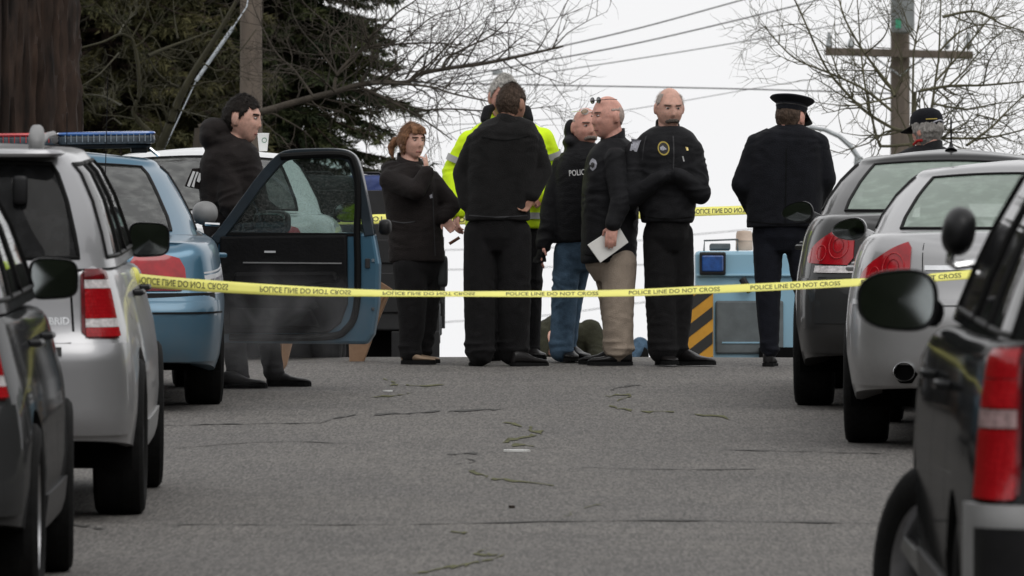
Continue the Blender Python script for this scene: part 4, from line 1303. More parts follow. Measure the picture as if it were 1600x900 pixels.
def shoe(parent, heel, d, ln, m, sole_m, name='shoe', h=.10, wd=.10):
    """heel: ground point at the back of the heel; d: pointing direction"""
    d = Vector(d); d.z = 0; d.normalize(); s = Vector((-d.y, d.x, 0)); hp = Vector(heel)
    def ring(t, wv, zlo, zhi, n=16):
        out = []
        for k in range(n):
            a = 2 * math.pi * k / n
            ca, sa = math.cos(a), math.sin(a)
            x = wv * math.copysign(abs(ca) ** .75, ca); z = (zlo + zhi) / 2 + (zhi - zlo) / 2 * math.copysign(abs(sa) ** .8, sa)
            out.append(hp + d * (t * ln) + s * x + Vector((0, 0, z)))
        return out
    w = wd / 2
    rs = [ring(0, .2 * w, .025, .06), ring(.02, .62 * w, .02, h * .9), ring(.10, .74 * w, .02, h), ring(.28, .74 * w, .02, h * 1.0), ring(.42, .80 * w, .02, h * .82),
          ring(.56, .94 * w, .02, h * .62), ring(.72, 1.0 * w, .02, h * .52), ring(.86, .90 * w, .02, h * .47), ring(.95, .66 * w, .02, h * .40), ring(1.0, .2 * w, .025, h * .3)]
    mb = MB(); mb.rings(rs); o = mb.build(name, m, parent)
    sl = []
    for t, k in ((-.01, .3), (.02, .68), (.12, .80), (.35, .72), (.55, .92), (.72, 1.08), (.88, .96), (.97, .66), (1.01, .3)):
        sl.append((t, k * w))
    pl = [hp + d * (t * ln) + s * k for t, k in sl] + [hp + d * (t * ln) - s * k for t, k in reversed(sl)]
    MB().prism(pl, (0, 0, .024)).build('sole', sole_m, o, smooth=False)
    return o

class Person:
    def __init__(s, x0, Y, feet=None):
        s.Y = Y; s.X = (x0 - 800) / F * Y; s.z = gz(Y, s.X); s.k = Y / F
    def P(s, x, y, dy=0.0):
        """pixel -> local point at depth Y+dy (relative to the person's base)"""
        Yd = s.Y + dy
        return Vector(((x - 800) / F * Yd - s.X, dy, CAMZ + (HORIZON - y) / F * Yd - s.z))
    def floor(s, x, dy=0.0):
        """point on the road below pixel column x"""
        Yd = s.Y + dy; X = (x - 800) / F * Yd
        return Vector((X - s.X, dy, gz(Yd, X) - s.z))

def make_person(x0, Y, label, cfg):
    pr = Person(x0, Y); k = pr.k
    hd = cfg['head']; c = pr.P(hd['c'][0], hd['c'][1], hd.get('dy', 0.0))
    rot = head_rot(hd['yaw'], hd.get('pitch', 0), hd.get('roll', 0))
    hs = hd['h'] * k / .236         # head height in pixels -> scale
    H = [[rot @ (Vector(p) * hs) + c for p in row] for row in HEAD]
    # ---------- body: head, neck, torso core, arms, hands, legs in one surface
    mb = MB(); mb.rings(H)
    for sg in (-1, 1):
        er = rot @ Matrix.Rotation(R(sg * 18), 3, 'Z')
        mb.ell(rot @ (Vector((sg * .080, .012, -.004)) * hs) + c, (.011 * hs, .021 * hs, .034 * hs), 12, 8, er)
        mb.ell(rot @ (Vector((sg * .076, .004, -.022)) * hs) + c, (.010 * hs, .012 * hs, .014 * hs), 10, 6, er)
    T = cfg['torso']
    T = list(T); f0 = list(T[0]); mx_ = (f0[1] + f0[2]) / 2; hx_ = (f0[2] - f0[1]) / 2
    T[0] = tuple([f0[0] + 5, mx_ - hx_ * .72, mx_ + hx_ * .72] + f0[3:])
    T[1] = tuple([T[1][0] + 6] + list(T[1][1:])); T[2] = tuple([T[2][0] + 4] + list(T[2][1:]))
    def trow(r):
        py, L_, R_, ry = r[:4]; dy = r[4] if len(r) > 4 else 0.0
        a = pr.P(L_, py, dy); b = pr.P(R_, py, dy)
        return (a + b) / 2, (b.x - a.x) / 2, ry
    nb = rot @ (Vector((0, .02, -.07)) * hs) + c
    top = trow(T[0])[0]; mid = trow(T[len(T) // 2])[0]; low = trow(T[-1])[0]
    mb.chain([nb, top - Vector((0, 0, .06))], [.056 * hs, .068], 16)
    mb.chain([top - Vector((0, 0, .06)), mid, low], [.075, .09, .09])
    for arm in cfg['arms']:
        aj = [list(q) for q in arm['j']]; aj[0][1] += 11
        J = [pr.P(*j) for j in aj]
        mb.chain(J, [.04, .035, .026])
        mb.chain([J[0], top - Vector((0, 0, .10))], [.04, .05])
        if arm.get('hand'):
            h = arm['hand']; add_hand(mb, J[2], h['d'], h['n'], h.get('s', 1.0), h.get('curl', .5), h.get('side', 1), h.get('point', False))
    for leg in cfg['legs']:
        J = [pr.P(*j[:2], j[3] if len(j) > 3 else 0) for j in leg['j']]
        mb.chain([low] + J, [.08, .06, .05, .04])
    me = remesh(mb, .0062, 1, .4)
    body = finish(me, 'person', cfg.get('skin', M['skin']), None)
    body.location = (pr.X, pr.Y, pr.z)
    tag(body, label, 'person', None)
    # ---------- jacket
    jb = MB()
    def ering(r, n=28):
        cc, rx, ry = trow(r)
        ex = r[5] if len(r) > 5 else 1.0
        out = []
        for q in range(n):
            a = 2 * math.pi * q / n; ca, sa = math.cos(a), math.sin(a)
            out.append(cc + Vector((rx * math.copysign(abs(ca) ** .85, ca), ry * math.copysign(abs(sa) ** .85, sa), 0)))
        return out
    dense = []
    A = catmull([(list(r) + [0] * 5)[:5] for r in T], 4)
    jb.rings([ering(list(r)) for r in A])
    for arm in cfg['arms']:
        aj = [list(q) for q in arm['j']]; aj[0][1] += 9
        J = [pr.P(*j) for j in aj]; r = arm.get('r', (.085, .07, .055)); r = (r[0] * .90, r[1], r[2])
        cf = arm.get('cuff', 1.0)
        J2 = [J[0], J[1], J[1].lerp(J[2], cf)]
        jb.chain(J2, r, 16)
        jb.cap(J[0], J[0].lerp(top, .45) - Vector((0, 0, .06)), r[0], r[0] * .85, 16)
    for e in cfg.get('extra_jacket', []):
        jb.ell(pr.P(*e[0]), e[1], 18, 12, head_rot(e[2]) if len(e) > 2 else None)
    if cfg.get('collar', True):
        ct = cfg.get('collar_r', .074)
        q = [nb + rot @ Vector((ct * math.cos(a), ct * math.sin(a) * .95, -.084 + .022 * math.sin(a))) for a in np.linspace(0, 2 * math.pi, 17)]
        jb.chain(q, [.020] * len(q), 8); jb.chain([p - Vector((0, 0, .03)) for p in q], [.024] * len(q), 8)
    jm = remesh(jb, .0105, 7, .5)
    wrinkle(jm, 1.25 * cfg.get('jw', .007), cfg.get('jf', 8.0), x0 % 17)
    jk = finish(jm, 'jacket', cfg['jacket'], body)
    # ---------- stand-up collar
    if cfg.get('collar', True):
        cr0 = cfg.get('collar_r', .074); P_ = []
        for a in np.linspace(0, 2 * math.pi, 33):
            bk = math.sin(a)      # + = nape
            lift = .034 * bk
            col_ = []
            for t_, r_k in ((0, 1.22), (.4, 1.08), (1, 1.02)):
                col_.append(nb + rot @ Vector((cr0 * r_k * math.cos(a), cr0 * r_k * math.sin(a) * 1.02 + .006, 0)) + Vector((0, 0, -.118 + (.090 + lift) * t_)))
            P_.append(col_)
        co_ = MB().grid(P_).build('collar', cfg['jacket'], jk); sm_ = co_.modifiers.new('t', 'SOLIDIFY'); sm_.thickness = .010; sm_.offset = 0
    # ---------- trousers
    tb = MB()
    w0 = T[-1]
    hipc, hrx, hry = trow(w0)
    hz = pr.P(*cfg['legs'][0]['j'][0][:2]).z
    tb.rings([eringm(hipc + Vector((0, 0, .10)), hrx * .80, hry * .85), eringm(hipc, hrx * .84, hry * .9), eringm(Vector((hipc.x, hipc.y, hz - .03)), hrx * .80, hry * .85), eringm(Vector((hipc.x, hipc.y, hz - .12)), hrx * .5, hry * .6)])
    for leg in cfg['legs']:
        J = []; rr = []
        for j in leg['j']:
            J.append(pr.P(j[0], j[1], j[3] if len(j) > 3 else 0)); rr.append(j[2] * k * .90)
        Jd = catmull([list(p) + [r] for p, r in zip(J, rr)], 4)
        tb.chain([Vector(q[:3]) for q in Jd], [q[3] for q in Jd], 18)
        # hem break: a couple of stacked folds
        e = J[-1]
        for q in range(2): tb.ell(e + Vector((.008 * (-1) ** q, -.006, .045 * q)), (rr[-1] * 1.05, rr[-1] * 1.05, .024), 18, 8)
    tm = remesh(tb, .0105, 4, .5)
    wrinkle(tm, cfg.get('tw', .008), 8.5, x0 % 13 + 2, (1, 1, 1.6), lambda z: .55 + .75 * math.exp(-(z - .45) ** 2 / .02) + 1.0 * math.exp(-(z - .12) ** 2 / .015))
    tr = finish(tm, 'trousers', cfg['trousers'], body)
    # ---------- shoes
    for f in cfg['feet']:
        hl = pr.floor(f['x'], f.get('dy', 0)); hl.z += .002
        shoe(body, hl, f['d'], f.get('l', .29), cfg.get('shoe', M['leather']), M['sole'], h=f.get('h', .105))
    # ---------- head details on the head surface
    def hp(p, off): 
        q = Vector(p); n_ = q.normalized()
        return rot @ ((q + n_ * off) * hs) + c
    def region(name, test, off, m, jitter=0.0, thick=.004):
        hb = MB(); m_ = len(HEAD[0]); used = {}
        def vid(i, j):
            j %= m_
            if (i, j) not in used:
                used[(i, j)] = len(hb.v); p = HEAD[i][j]
                o_ = off(p) if callable(off) else off
                if jitter: o_ += jitter * noise.noise(Vector(p) * 70)
                hb.v.append(tuple(hp(p, o_)))
            return used[(i, j)]
        for i in range(len(HEAD) - 1):
            for j in range(m_):
                p = [sum(HEAD[a][b % m_][q] for a in (i, i + 1) for b in (j, j + 1)) / 4 for q in range(3)]
                if test(*p): hb.f.append((vid(i, j), vid(i, j + 1), vid(i + 1, j + 1), vid(i + 1, j)))
        if hb.f:
            o = hb.build(name, m, body)
            sm = o.modifiers.new('thickness', 'SOLIDIFY'); sm.thickness = thick * hs; sm.offset = -1
            return o
    st = hd.get('hair', 'short'); hm = hd.get('hair_m', M['hair_brown'])
    line = {'short': lambda x, y, z: (z > .062 - .02 * noise.noise(Vector((x * 40, y * 40, 3)))) if y < -.045 else (z > .045 - (y + .045) * 1.35 and not (abs(x) > .066 and abs(y - .012) < .020 and z < .030)),
            'bald': lambda x, y, z: (y > -.012) and (z < .046 + .015 * noise.noise(Vector((x * 30, y * 30, 1)))) and (z > .03 - (y + .02) * 1.0) and not (abs(x) > .066 and abs(y - .012) < .024 and z < .034),
            'receding': lambda x, y, z: (y > -.035) and (z > .035 - (y + .035) * 1.2) and not (z > .085 and y < .04) and not (abs(x) > .066 and abs(y - .012) < .024 and z < .034),
            'long': lambda x, y, z: (z > .060) if y < -.05 else (z > .03 - (y + .05) * 2.2)}[st]
    thick = {'short': .008, 'bald': .0012, 'receding': .0035, 'long': .014}[st]
    ho_ = region('hair', line, lambda p: thick * (1 if p[2] > -.02 else .7), hm, .006 if st in ('short', 'long') else .002, .012 if st != 'bald' else .003)
    # loose strands over the cap of hair, so that its edge is not a clean line
    if ho_ is not None and st != 'bald' and not hd.get('hat'):
        mh = ho_.data; r_ = np.random.default_rng(int(x0)); ns = 3200 if st != 'receding' else 1600
        pc = [(p.center.copy(), p.normal.copy()) for p in mh.polygons]; vs_, fs_ = [], []
        for q in range(ns):
            cc_, nn_ = pc[r_.integers(len(pc))]
            loc = rot.transposed() @ (cc_ - c)
            fl = Vector((0, -.6, .25)) if (loc.y < -.02 * hs and loc.z > .05 * hs) else Vector((0, .45, -1.0))
            fl = rot @ fl; fl = (fl - nn_ * fl.dot(nn_)); fl = (fl.normalized() if fl.length > 1e-6 else nn_) + Vector(r_.normal(size=3) * .28)
            s0 = cc_ + Vector(r_.normal(size=3) * .004); ln_ = r_.uniform(.009, .019) * (2.2 if st == 'long' else 1) * hs
            sd = fl.cross(nn_).normalized() * .0011
            e_ = s0 + fl.normalized() * ln_ + nn_ * r_.uniform(-.001, .003) * hs; m_ = s0.lerp(e_, .5) + nn_ * .0022 * hs
            b0 = len(vs_); vs_ += [s0 - sd, s0 + sd, m_ + sd, m_ - sd, e_]; fs_ += [(b0, b0 + 1, b0 + 2, b0 + 3), (b0 + 3, b0 + 2, b0 + 4)]
        so_ = MB().add(vs_, fs_).build('hair_strands', hm, ho_, fixn=False, smooth=False); so_['kind'] = 'stuff'
    if hd.get('face', True):
        for sg in (-1, 1):
            ep = rot @ (Vector((sg * .031, -.0795, .012)) * hs) + c
            e_ = MB().ell(ep, (.0115 * hs, .008 * hs, .0042 * hs), 12, 8, rot).build('eye', M['eye'], body)
            MB().ell(rot @ (Vector((sg * .031, -.0868, .012)) * hs) + c, (.0058 * hs, .003 * hs, .0046 * hs), 10, 6, rot).build('iris', M['iris'], e_)
        for sg in (-1, 1):
            region('eyebrow', lambda x, y, z, sg=sg: sg * x > 0 and y < -.04 and .0265 < z + 5 * (abs(x) - .028) ** 2 < .0335 and .012 < abs(x) < .047, .0015, hd.get('brow_m', hm), .0006, .003)
        region('mouth', lambda x, y, z: y < -.04 and abs(z + .0655) < .0045 and abs(x) < .022, .0015, M['lip'])
        if hd.get('stache'):
            region('moustache', lambda x, y, z: y < -.04 and -.064 + .12 * max(0, abs(x) - .018) * 0 < z + .55 * max(0, abs(x) - .016) < -.044 and abs(x) < .034, .006, hd.get('stache_m', M['stache']), .003, .007)
    if hd.get('stubble'):
        region('stubble', lambda x, y, z: z < -.045 and y < .0 and abs(x) < .07 and z > -.115, .0008, M['skin_stub'], 0, .001)
    return dict(o=body, pr=pr, jacket=jk, trousers=tr, rot=rot, c=c, hs=hs, hp=hp, region=region, top=top)

def eringm(cc, rx, ry, n=28):
    return [Vector(cc) + Vector((rx * math.cos(2 * math.pi * q / n), ry * math.sin(2 * math.pi * q / n), 0)) for q in range(n)]

M['skin_stub'] = mat('skin_stub', (.25, .16, .125), .7, var=.2)

def decal(target, root, shape, name, m, off=.004):
    """flat badge given in pixels, laid on the cloth by a ray from the lens"""
    me = target.data
    bv = BVHTree.FromPolygons([v.co for v in me.vertices], [tuple(p.vertices) for p in me.polygons])
    base = root.location
    vs, fs = shape
    out = []; lastd = None
    for x, y in vs:
        d = Vector(((x - 800) / F, 1, (HORIZON - y) / F)).normalized()
        org = Vector((0, 0, CAMZ)) - base + d * (base.y - 3)
        h = bv.ray_cast(org, d, 8)
        if h[0] is None:
            out.append(org + d * (lastd or 3)); continue
        lastd = h[3]
        out.append(h[0] - d * off)
    return MB().add(out, fs).build(name, m, target, smooth=False, fixn=False)

def poly_shape(pts):
    c = (sum(p[0] for p in pts) / len(pts), sum(p[1] for p in pts) / len(pts))
    # fan with a middle ring so that it follows the cloth
    n = len(pts); vs = [c] + [((p[0] + c[0]) / 2, (p[1] + c[1]) / 2) for p in pts] + list(pts)
    fs = []
    for i in range(n):
        j = (i + 1) % n
        fs += [(0, 1 + i, 1 + j), (1 + i, 1 + n + i, 1 + n + j, 1 + j)]
    return vs, fs
def ring_shape(cx, cy, rx, ry, w_, rotd=0, n=28):
    vs, fs = [], []
    ca, sa = math.cos(R(rotd)), math.sin(R(rotd))
    for kx in (1, 1 - w_):
        for i in range(n):
            a = 2 * math.pi * i / n; x, y = rx * kx * math.cos(a), ry * kx * math.sin(a)
            vs.append((cx + x * ca - y * sa, cy + x * sa + y * ca))
    for i in range(n):
        j = (i + 1) % n; fs.append((i, j, n + j, n + i))
    return vs, fs
def text_shape(txt, x, y, hpx, ang=0, bold=0.0, sx=1.0):
    vs, fs = text_geo(txt, 1.0, bold)
    s = hpx / .7; ca, sa = math.cos(R(ang)), math.sin(R(ang))
    return [(x + (a * s * sx) * ca + (b * s) * sa, y + (a * s * sx) * sa - (b * s) * ca) for a, b in vs], fs
M['brow_pale'] = mat('brow_pale', (.20, .125, .10), .7, var=.3, scale=90)
M['hair_thin'] = mat('hair_thin', (.40, .31, .27), .6, var=.35, scale=90, bump=.5, bscale=220, stretch=(1, 1, .3))
M['hair_pale'] = mat('hair_pale', (.45, .39, .35), .6, var=.3, scale=90, bump=.5, bscale=220, stretch=(1, 1, .3))
M['stache_grey'] = mat('stache_grey', (.20, .165, .14), .7, var=.5, scale=120, bump=.6, bscale=250)
# ---- man by the open door
p1 = make_person(375, 59.95, 'man in a dark hooded jacket standing behind the open blue car door', dict(
    head=dict(c=(378, 186), h=73, yaw=74, pitch=6, hair='short', hair_m=M['hair_dark']),
    jacket=M['brown_black'], trousers=M['black_twill'],
    torso=[(212, 338, 392, .10), (224, 325, 400, .15), (238, 316, 405, .18), (262, 310, 410, .19), (300, 310, 418, .18), (350, 316, 425, .17), (400, 322, 426, .17), (440, 326, 424, .17)],
    arms=[dict(j=[(354, 246, -.10), (362, 322, -.19), (408, 345, -.20)], r=(.095, .08, .06)), dict(j=[(375, 246, .16), (400, 320, .22), (430, 340, .1)], r=(.09, .075, .06))],
    legs=[dict(j=[(362, 440, 25, -.10), (366, 520, 21, -.14), (372, 590, 19, -.2)]), dict(j=[(392, 440, 25, .08), (415, 515, 21, .05), (428, 582, 18, 0)])],
    extra_jacket=[((337, 202, .02), (.105, .13, .075)), ((328, 215, .0), (.07, .13, .085)), ((352, 222, .0), (.10, .13, .06))],
    feet=[dict(x=346, dy=-.25, d=(1, -.1, 0), l=.285), dict(x=416, dy=.02, d=(1, -.05, 0), l=.28)]))
# ---- woman
p2 = make_person(645, 64.0, 'woman in a black parka with her hand raised to her chin', dict(
    head=dict(c=(643, 222), h=54, yaw=38, pitch=0, hair='long', hair_m=M['hair_fair'], brow_m=M['hair_brown']),
    jacket=M['brown_black'], trousers=M['black_twill'], shoe=M['tan_shoe'],
    torso=[(250, 622, 656, .085), (257, 612, 664, .11), (268, 600, 676, .14), (290, 596, 684, .15), (320, 600, 686, .155), (350, 604, 690, .16), (385, 606, 694, .165), (410, 608, 695, .165)],
    arms=[dict(j=[(608, 272, -.06), (650, 298, -.24), (667, 270, -.20)], r=(.08, .066, .052), hand=dict(d=(-.1, .25, 1), n=(-.8, .3, 0), s=.84, curl=.55, side=-1, point=True)),
          dict(j=[(674, 272, .02), (706, 322, -.02), (692, 340, -.10)], r=(.075, .064, .05), hand=dict(d=(.6, -.2, -.7), n=(0, -1, 0), s=.84, curl=.5))],
    legs=[dict(j=[(640, 415, 30, -.05), (644, 490, 25, -.06), (641, 552, 19, -.06)]), dict(j=[(665, 415, 28, .07), (664, 490, 24, .08), (658, 550, 18, .08)])],
    extra_jacket=[((618, 262, .06), (.10, .11, .05)), ((612, 270, .04), (.07, .12, .06))],
    feet=[dict(x=628, dy=-.06, d=(1, -.35, 0), l=.235, h=.09), dict(x=634, dy=.08, d=(1, -.3, 0), l=.235, h=.09)]))
pw = p2
# ponytail
c_, rt, hs = p2['c'], p2['rot'], p2['hs']
tail = MB(); tail.chain([rt @ (Vector(q) * hs) + c_ for q in ((-.01, .09, .02), (-.03, .145, .015), (-.05, .165, -.03), (-.05, .16, -.075), (-.045, .15, -.105))], [.024 * hs, .028 * hs, .026 * hs, .018 * hs, .008 * hs])
tm_ = remesh(tail, .006, 2); wrinkle(tm_, .004, 30, 3); finish(tm_, 'ponytail', M['hair_fair'], p2['o'])
fringe = MB()
for sx in np.linspace(-.05, .05, 7):
    fringe.chain([rt @ (Vector(q) * hs) + c_ for q in ((sx * .6, -.04, .115), (sx * .95, -.078, .088), (sx * 1.15, -.088, .052))], [.014 * hs, .013 * hs, .006 * hs], 8)
fm_ = remesh(fringe, .006, 2); wrinkle(fm_, .003, 40, 5); finish(fm_, 'fringe', M['hair_fair'], p2['o'])
# ---- hi-vis man behind
p3 = make_person(790, 64.75, 'grey haired man in a fluorescent yellow jacket, half hidden, holding a cigar', dict(
    head=dict(c=(788, 152), h=68, yaw=20, pitch=4, hair='short', hair_m=M['hair_white']), skin=M['skin_red'],
    jacket=M['hivis'], trousers=M['black_twill'], jw=.006,
    torso=[(178, 766, 820, .09), (186, 750, 834, .13), (200, 735, 848, .16), (225, 725, 858, .18), (270, 724, 856, .18), (310, 726, 852, .18), (345, 727, 850, .18), (358, 728, 849, .175)],
    arms=[dict(j=[(733, 212, 0), (707, 270, .02), (714, 330, -.12)], r=(.088, .076, .062), hand=dict(d=(-.05, -.25, -1), n=(.6, .2, -.2), s=1.0, curl=.55, side=-1)),
          dict(j=[(848, 208, 0), (865, 262, .05), (850, 308, -.12)], r=(.09, .078, .06), hand=dict(d=(-.6, -.4, -.4), n=(0, -1, 0), s=.9, curl=.8))],
    legs=[dict(j=[(762, 375, 30), (765, 460, 28), (768, 548, 24)]), dict(j=[(822, 375, 30), (822, 460, 28), (822, 545, 24)])],
    feet=[dict(x=765, dy=.05, d=(-.1, -1, 0)), dict(x=822, dy=.05, d=(.4, -1, 0))]))
jb = p3['jacket']
def band(arm_a, arm_b, t, r, w_, nm='reflective_band'):
    a, b_ = arm_a, arm_b
    p = a.lerp(b_, t); d = (b_ - a).normalized()
    MB().tube([p - d * w_, p + d * w_], [r, r], 20, cap=False).build(nm, M['reflect'], jb)
J = [p3['pr'].P(*q) for q in ((733, 212, 0), (707, 275, .02), (717, 330, -.12))]
band(J[0], J[1], .62, .087, .022); 
J = [p3['pr'].P(*q) for q in ((848, 208, 0), (863, 265, .05), (846, 305, -.12))]
band(J[0], J[1], .62, .089, .022)
rb = []
for py in (333, 343):
    q0, q1 = p3['pr'].P(727, py), p3['pr'].P(851, py)
    rb.append([(q0 + q1) / 2 + Vector(((q1.x - q0.x) / 2 * 1.02 * math.copysign(abs(math.cos(a)) ** .85, math.cos(a)), .192 * math.copysign(abs(math.sin(a)) ** .85, math.sin(a)), 0)) for a in np.linspace(0, 2 * math.pi, 40, endpoint=False)])
MB().rings(rb, cap=False).build('reflective_band', M['reflect'], jb)
for x0, x1 in ((762, 772), (822, 815)):
    ln = MB()
    ln.chain([p3['pr'].P(x0 - 4 * (1 if x0 < 790 else -1), 186, -.09), p3['pr'].P(x0, 172, -.075), p3['pr'].P(x1, 166, -.03)], [.035, .036, .02])
    finish(remesh(ln, .008, 3), 'collar_lining', M['black_nylon'], jb)
# cigar in his hand
cg = MB().tube([px(702, 381, 64.6), px(718, 371, 64.6)], .011, 10); tag(cg.build('cigar', mat('cigar', (.10, .04, .02), .8, var=.3)), 'brown cigar held low in the hand of the man in yellow', 'cigar')
# ---- man seen from behind in black sweater
p4 = make_person(780, 63.55, 'man in a plain black fleece seen from behind, hand on hip', dict(
    head=dict(c=(799, 163), h=63, yaw=148, pitch=6, hair='short', hair_m=M['hair_brown']), skin=M['skin_dark'],
    jacket=M['black_fleece'], trousers=M['black_twill'], jw=.0055,
    torso=[(176, 774, 818, .085), (184, 758, 832, .11), (196, 744, 838, .14), (215, 734, 844, .16), (250, 730, 842, .165), (290, 729, 834, .16), (320, 727, 829, .16), (345, 727, 829, .16)],
    arms=[dict(j=[(744, 212, 0), (722, 270, .03), (729, 318, -.02)], r=(.078, .066, .054)),
          dict(j=[(832, 210, 0), (848, 266, .02), (832, 304, -.08)], r=(.078, .068, .052), hand=dict(d=(-.5, -.1, -.8), n=(-.3, -1, 0), s=.95, curl=.55))],
    legs=[dict(j=[(750, 365, 29, 0), (749, 450, 28, 0), (750, 548, 26, 0)]), dict(j=[(803, 365, 31, 0), (804, 450, 29, 0), (802, 546, 27, .05)])],
    feet=[dict(x=742, dy=.02, d=(.05, 1, 0)), dict(x=800, dy=-.05, d=(.8, .6, 0))]))
# ---- bald man in jeans
p5 = make_person(895, 64.35, 'bald man with moustache in black police jacket and blue jeans', dict(
    head=dict(c=(915, 199), h=62, yaw=22, pitch=2, hair='bald', hair_m=M['hair_thin'], stache=True, brow_m=M['brow_pale'], stache_m=M['stache_grey']), skin=M['skin_red'],
    jacket=M['black_nylon'], trousers=M['denim'],
    torso=[(216, 892, 934, .09), (226, 884, 942, .12), (240, 874, 948, .15), (265, 866, 956, .17), (300, 864, 960, .18), (340, 864, 960, .18), (380, 864, 955, .175)],
    arms=[dict(j=[(878, 250, 0), (860, 325, -.02), (850, 382, -.08)], r=(.08, .068, .056), hand=dict(d=(-.2, -.1, -1), n=(1, 0, 0), s=.95, curl=.3)),
          dict(j=[(945, 250, 0), (960, 320, 0), (955, 370, -.1)], r=(.08, .07, .056))],
    legs=[dict(j=[(886, 395, 25, -.02), (882, 470, 23, -.04), (877, 548, 20, -.06)]), dict(j=[(906, 395, 25, .10), (892, 470, 21, .14), (884, 545, 19, .16)])],
    extra_jacket=[((893, 205, .05), (.055, .06, .085)), ((892, 222, .0), (.06, .12, .05))],
    feet=[dict(x=885, dy=.05, d=(.15, -1, 0)), dict(x=888, dy=.20, d=(.5, -1, 0))]))
decal(p5['jacket'], p5['o'], text_shape('POLICE', 889, 275, 9, -5, .01, .72), 'chest_lettering', M['white_ink'])
gl = MB(); gl.ell(px(845, 401, 64.25) - p5['o'].location, (.032, .03, .05), 12, 8)
for q in range(4): gl.cap(px(836 + q * 5, 404, 64.25) - p5['o'].location, px(834 + q * 6, 412 - abs(q - 1) * 2, 64.22) - p5['o'].location, .011, .009)
gl.cap(px(850, 385, 64.27) - p5['o'].location, px(846, 398, 64.25) - p5['o'].location, .036, .032)
finish(remesh(gl, .006, 2), 'glove', M['glove'], p5['o'])
# ---- profile man with note pad
p6 = make_person(958, 63.8, 'bald man in profile with khaki trousers and sunglasses pushed up on his head', dict(
    head=dict(c=(950, 183), h=66, yaw=-62, pitch=4, hair='bald', hair_m=M['hair_thin'], brow_m=M['brow_pale']), skin=M['skin_red'],
    jacket=M['black_nylon'], trousers=M['khaki'],
    torso=[(212, 938, 985, .10), (222, 928, 993, .14), (240, 918, 998, .18), (270, 912, 1000, .20), (310, 909, 998, .20), (350, 908, 997, .20), (390, 907, 996, .20), (412, 907, 995, .195)],
    arms=[dict(j=[(962, 240, -.17), (972, 312, -.26), (958, 350, -.31)], r=(.09, .076, .058), hand=dict(d=(-.15, -.2, -1), n=(.2, 1, 0), s=.98, curl=.35, side=-1)),
          dict(j=[(955, 240, .17), (945, 312, .22), (930, 350, .1)], r=(.085, .07, .056))],
    legs=[dict(j=[(968, 412, 31, -.10), (966, 480, 28, -.12), (966, 545, 26, -.12)]), dict(j=[(948, 412, 24, .09), (955, 480, 20, .10), (962, 542, 18, .10)])],
    feet=[dict(x=988, dy=-.12, d=(-1, -.15, 0), l=.30), dict(x=972, dy=.12, d=(-1, -.1, 0), l=.29)]))
decal(p6['jacket'], p6['o'], poly_shape([(926, 247), (931, 250), (933, 256), (931, 263), (926, 267), (922, 263), (921, 255), (923, 250)]), 'badge_patch', M['patch_grey'])
decal(p6['jacket'], p6['o'], poly_shape([(926, 253), (929, 255), (929, 260), (926, 263), (923, 260), (923, 255)]), 'badge_centre', M['patch_dark'], .0055)
# ---- man with moustache facing us
p7 = make_person(1045, 63.65, 'white haired man with dark moustache facing the camera, arms tucked into his jacket', dict(
    head=dict(c=(1046, 169), h=64, yaw=14, pitch=10, hair='receding', hair_m=M['hair_pale'], stache=True, brow_m=M['brow_pale']), skin=M['skin'],
    jacket=M['black_nylon'], trousers=M['black_twill'], jw=.008,
    torso=[(192, 1016, 1074, .10), (200, 1006, 1082, .13), (214, 996, 1090, .16), (240, 992, 1093, .18), (275, 992, 1092, .185), (310, 995, 1088, .18), (335, 1000, 1086, .175), (348, 1003, 1084, .17)],
    arms=[dict(j=[(996, 226, -.02), (984, 312, -.10), (1034, 276, -.23)], r=(.086, .072, .052)),
          dict(j=[(1082, 226, -.02), (1094, 302, -.10), (1060, 274, -.23)], r=(.086, .074, .052))],
    legs=[dict(j=[(1030, 365, 29, 0), (1032, 450, 28, 0), (1036, 546, 26, -.02)]), dict(j=[(1060, 365, 26, .05), (1063, 450, 24, .05), (1056, 544, 21, .05)])],
    extra_jacket=[((1047, 278, -.20), (.06, .05, .045))],
    feet=[dict(x=1030, dy=.08, d=(.35, -1, 0)), dict(x=1060, dy=.06, d=(1.0, -.7, 0))]))
decal(p7['jacket'], p7['o'], poly_shape([(986, 216), (1002, 219), (1000, 223), (998, 229), (995, 237), (984, 235), (986, 227), (987, 221)]), 'shoulder_patch', M['patch_grey'])
el = [(1037 + 9.4 * math.cos(a) * .95 + 2 * math.sin(a), 231.5 + 11 * math.sin(a)) for a in np.linspace(0, 2 * math.pi, 24, endpoint=False)]
decal(p7['jacket'], p7['o'], poly_shape(el), 'round_patch', M['patch_dark'])
decal(p7['jacket'], p7['o'], ring_shape(1037, 231.5, 9.2, 11.2, .2, -12), 'patch_ring', M['patch_yellow'], .0055)
decal(p7['jacket'], p7['o'], poly_shape([(1031, 230), (1036, 227), (1040, 231), (1042, 233), (1036, 235), (1032, 234)]), 'patch_emblem', M['patch_grey'], .0055)
decal(p7['jacket'], p7['o'], poly_shape([(1071, 229), (1075, 230), (1076, 235), (1073, 235)]), 'collar_pin', M['gold'])
decal(p7['jacket'], p7['o'], poly_shape([(1066, 244), (1068, 244), (1070, 252), (1068, 252)]), 'zip_pull', M['silver_pin'])
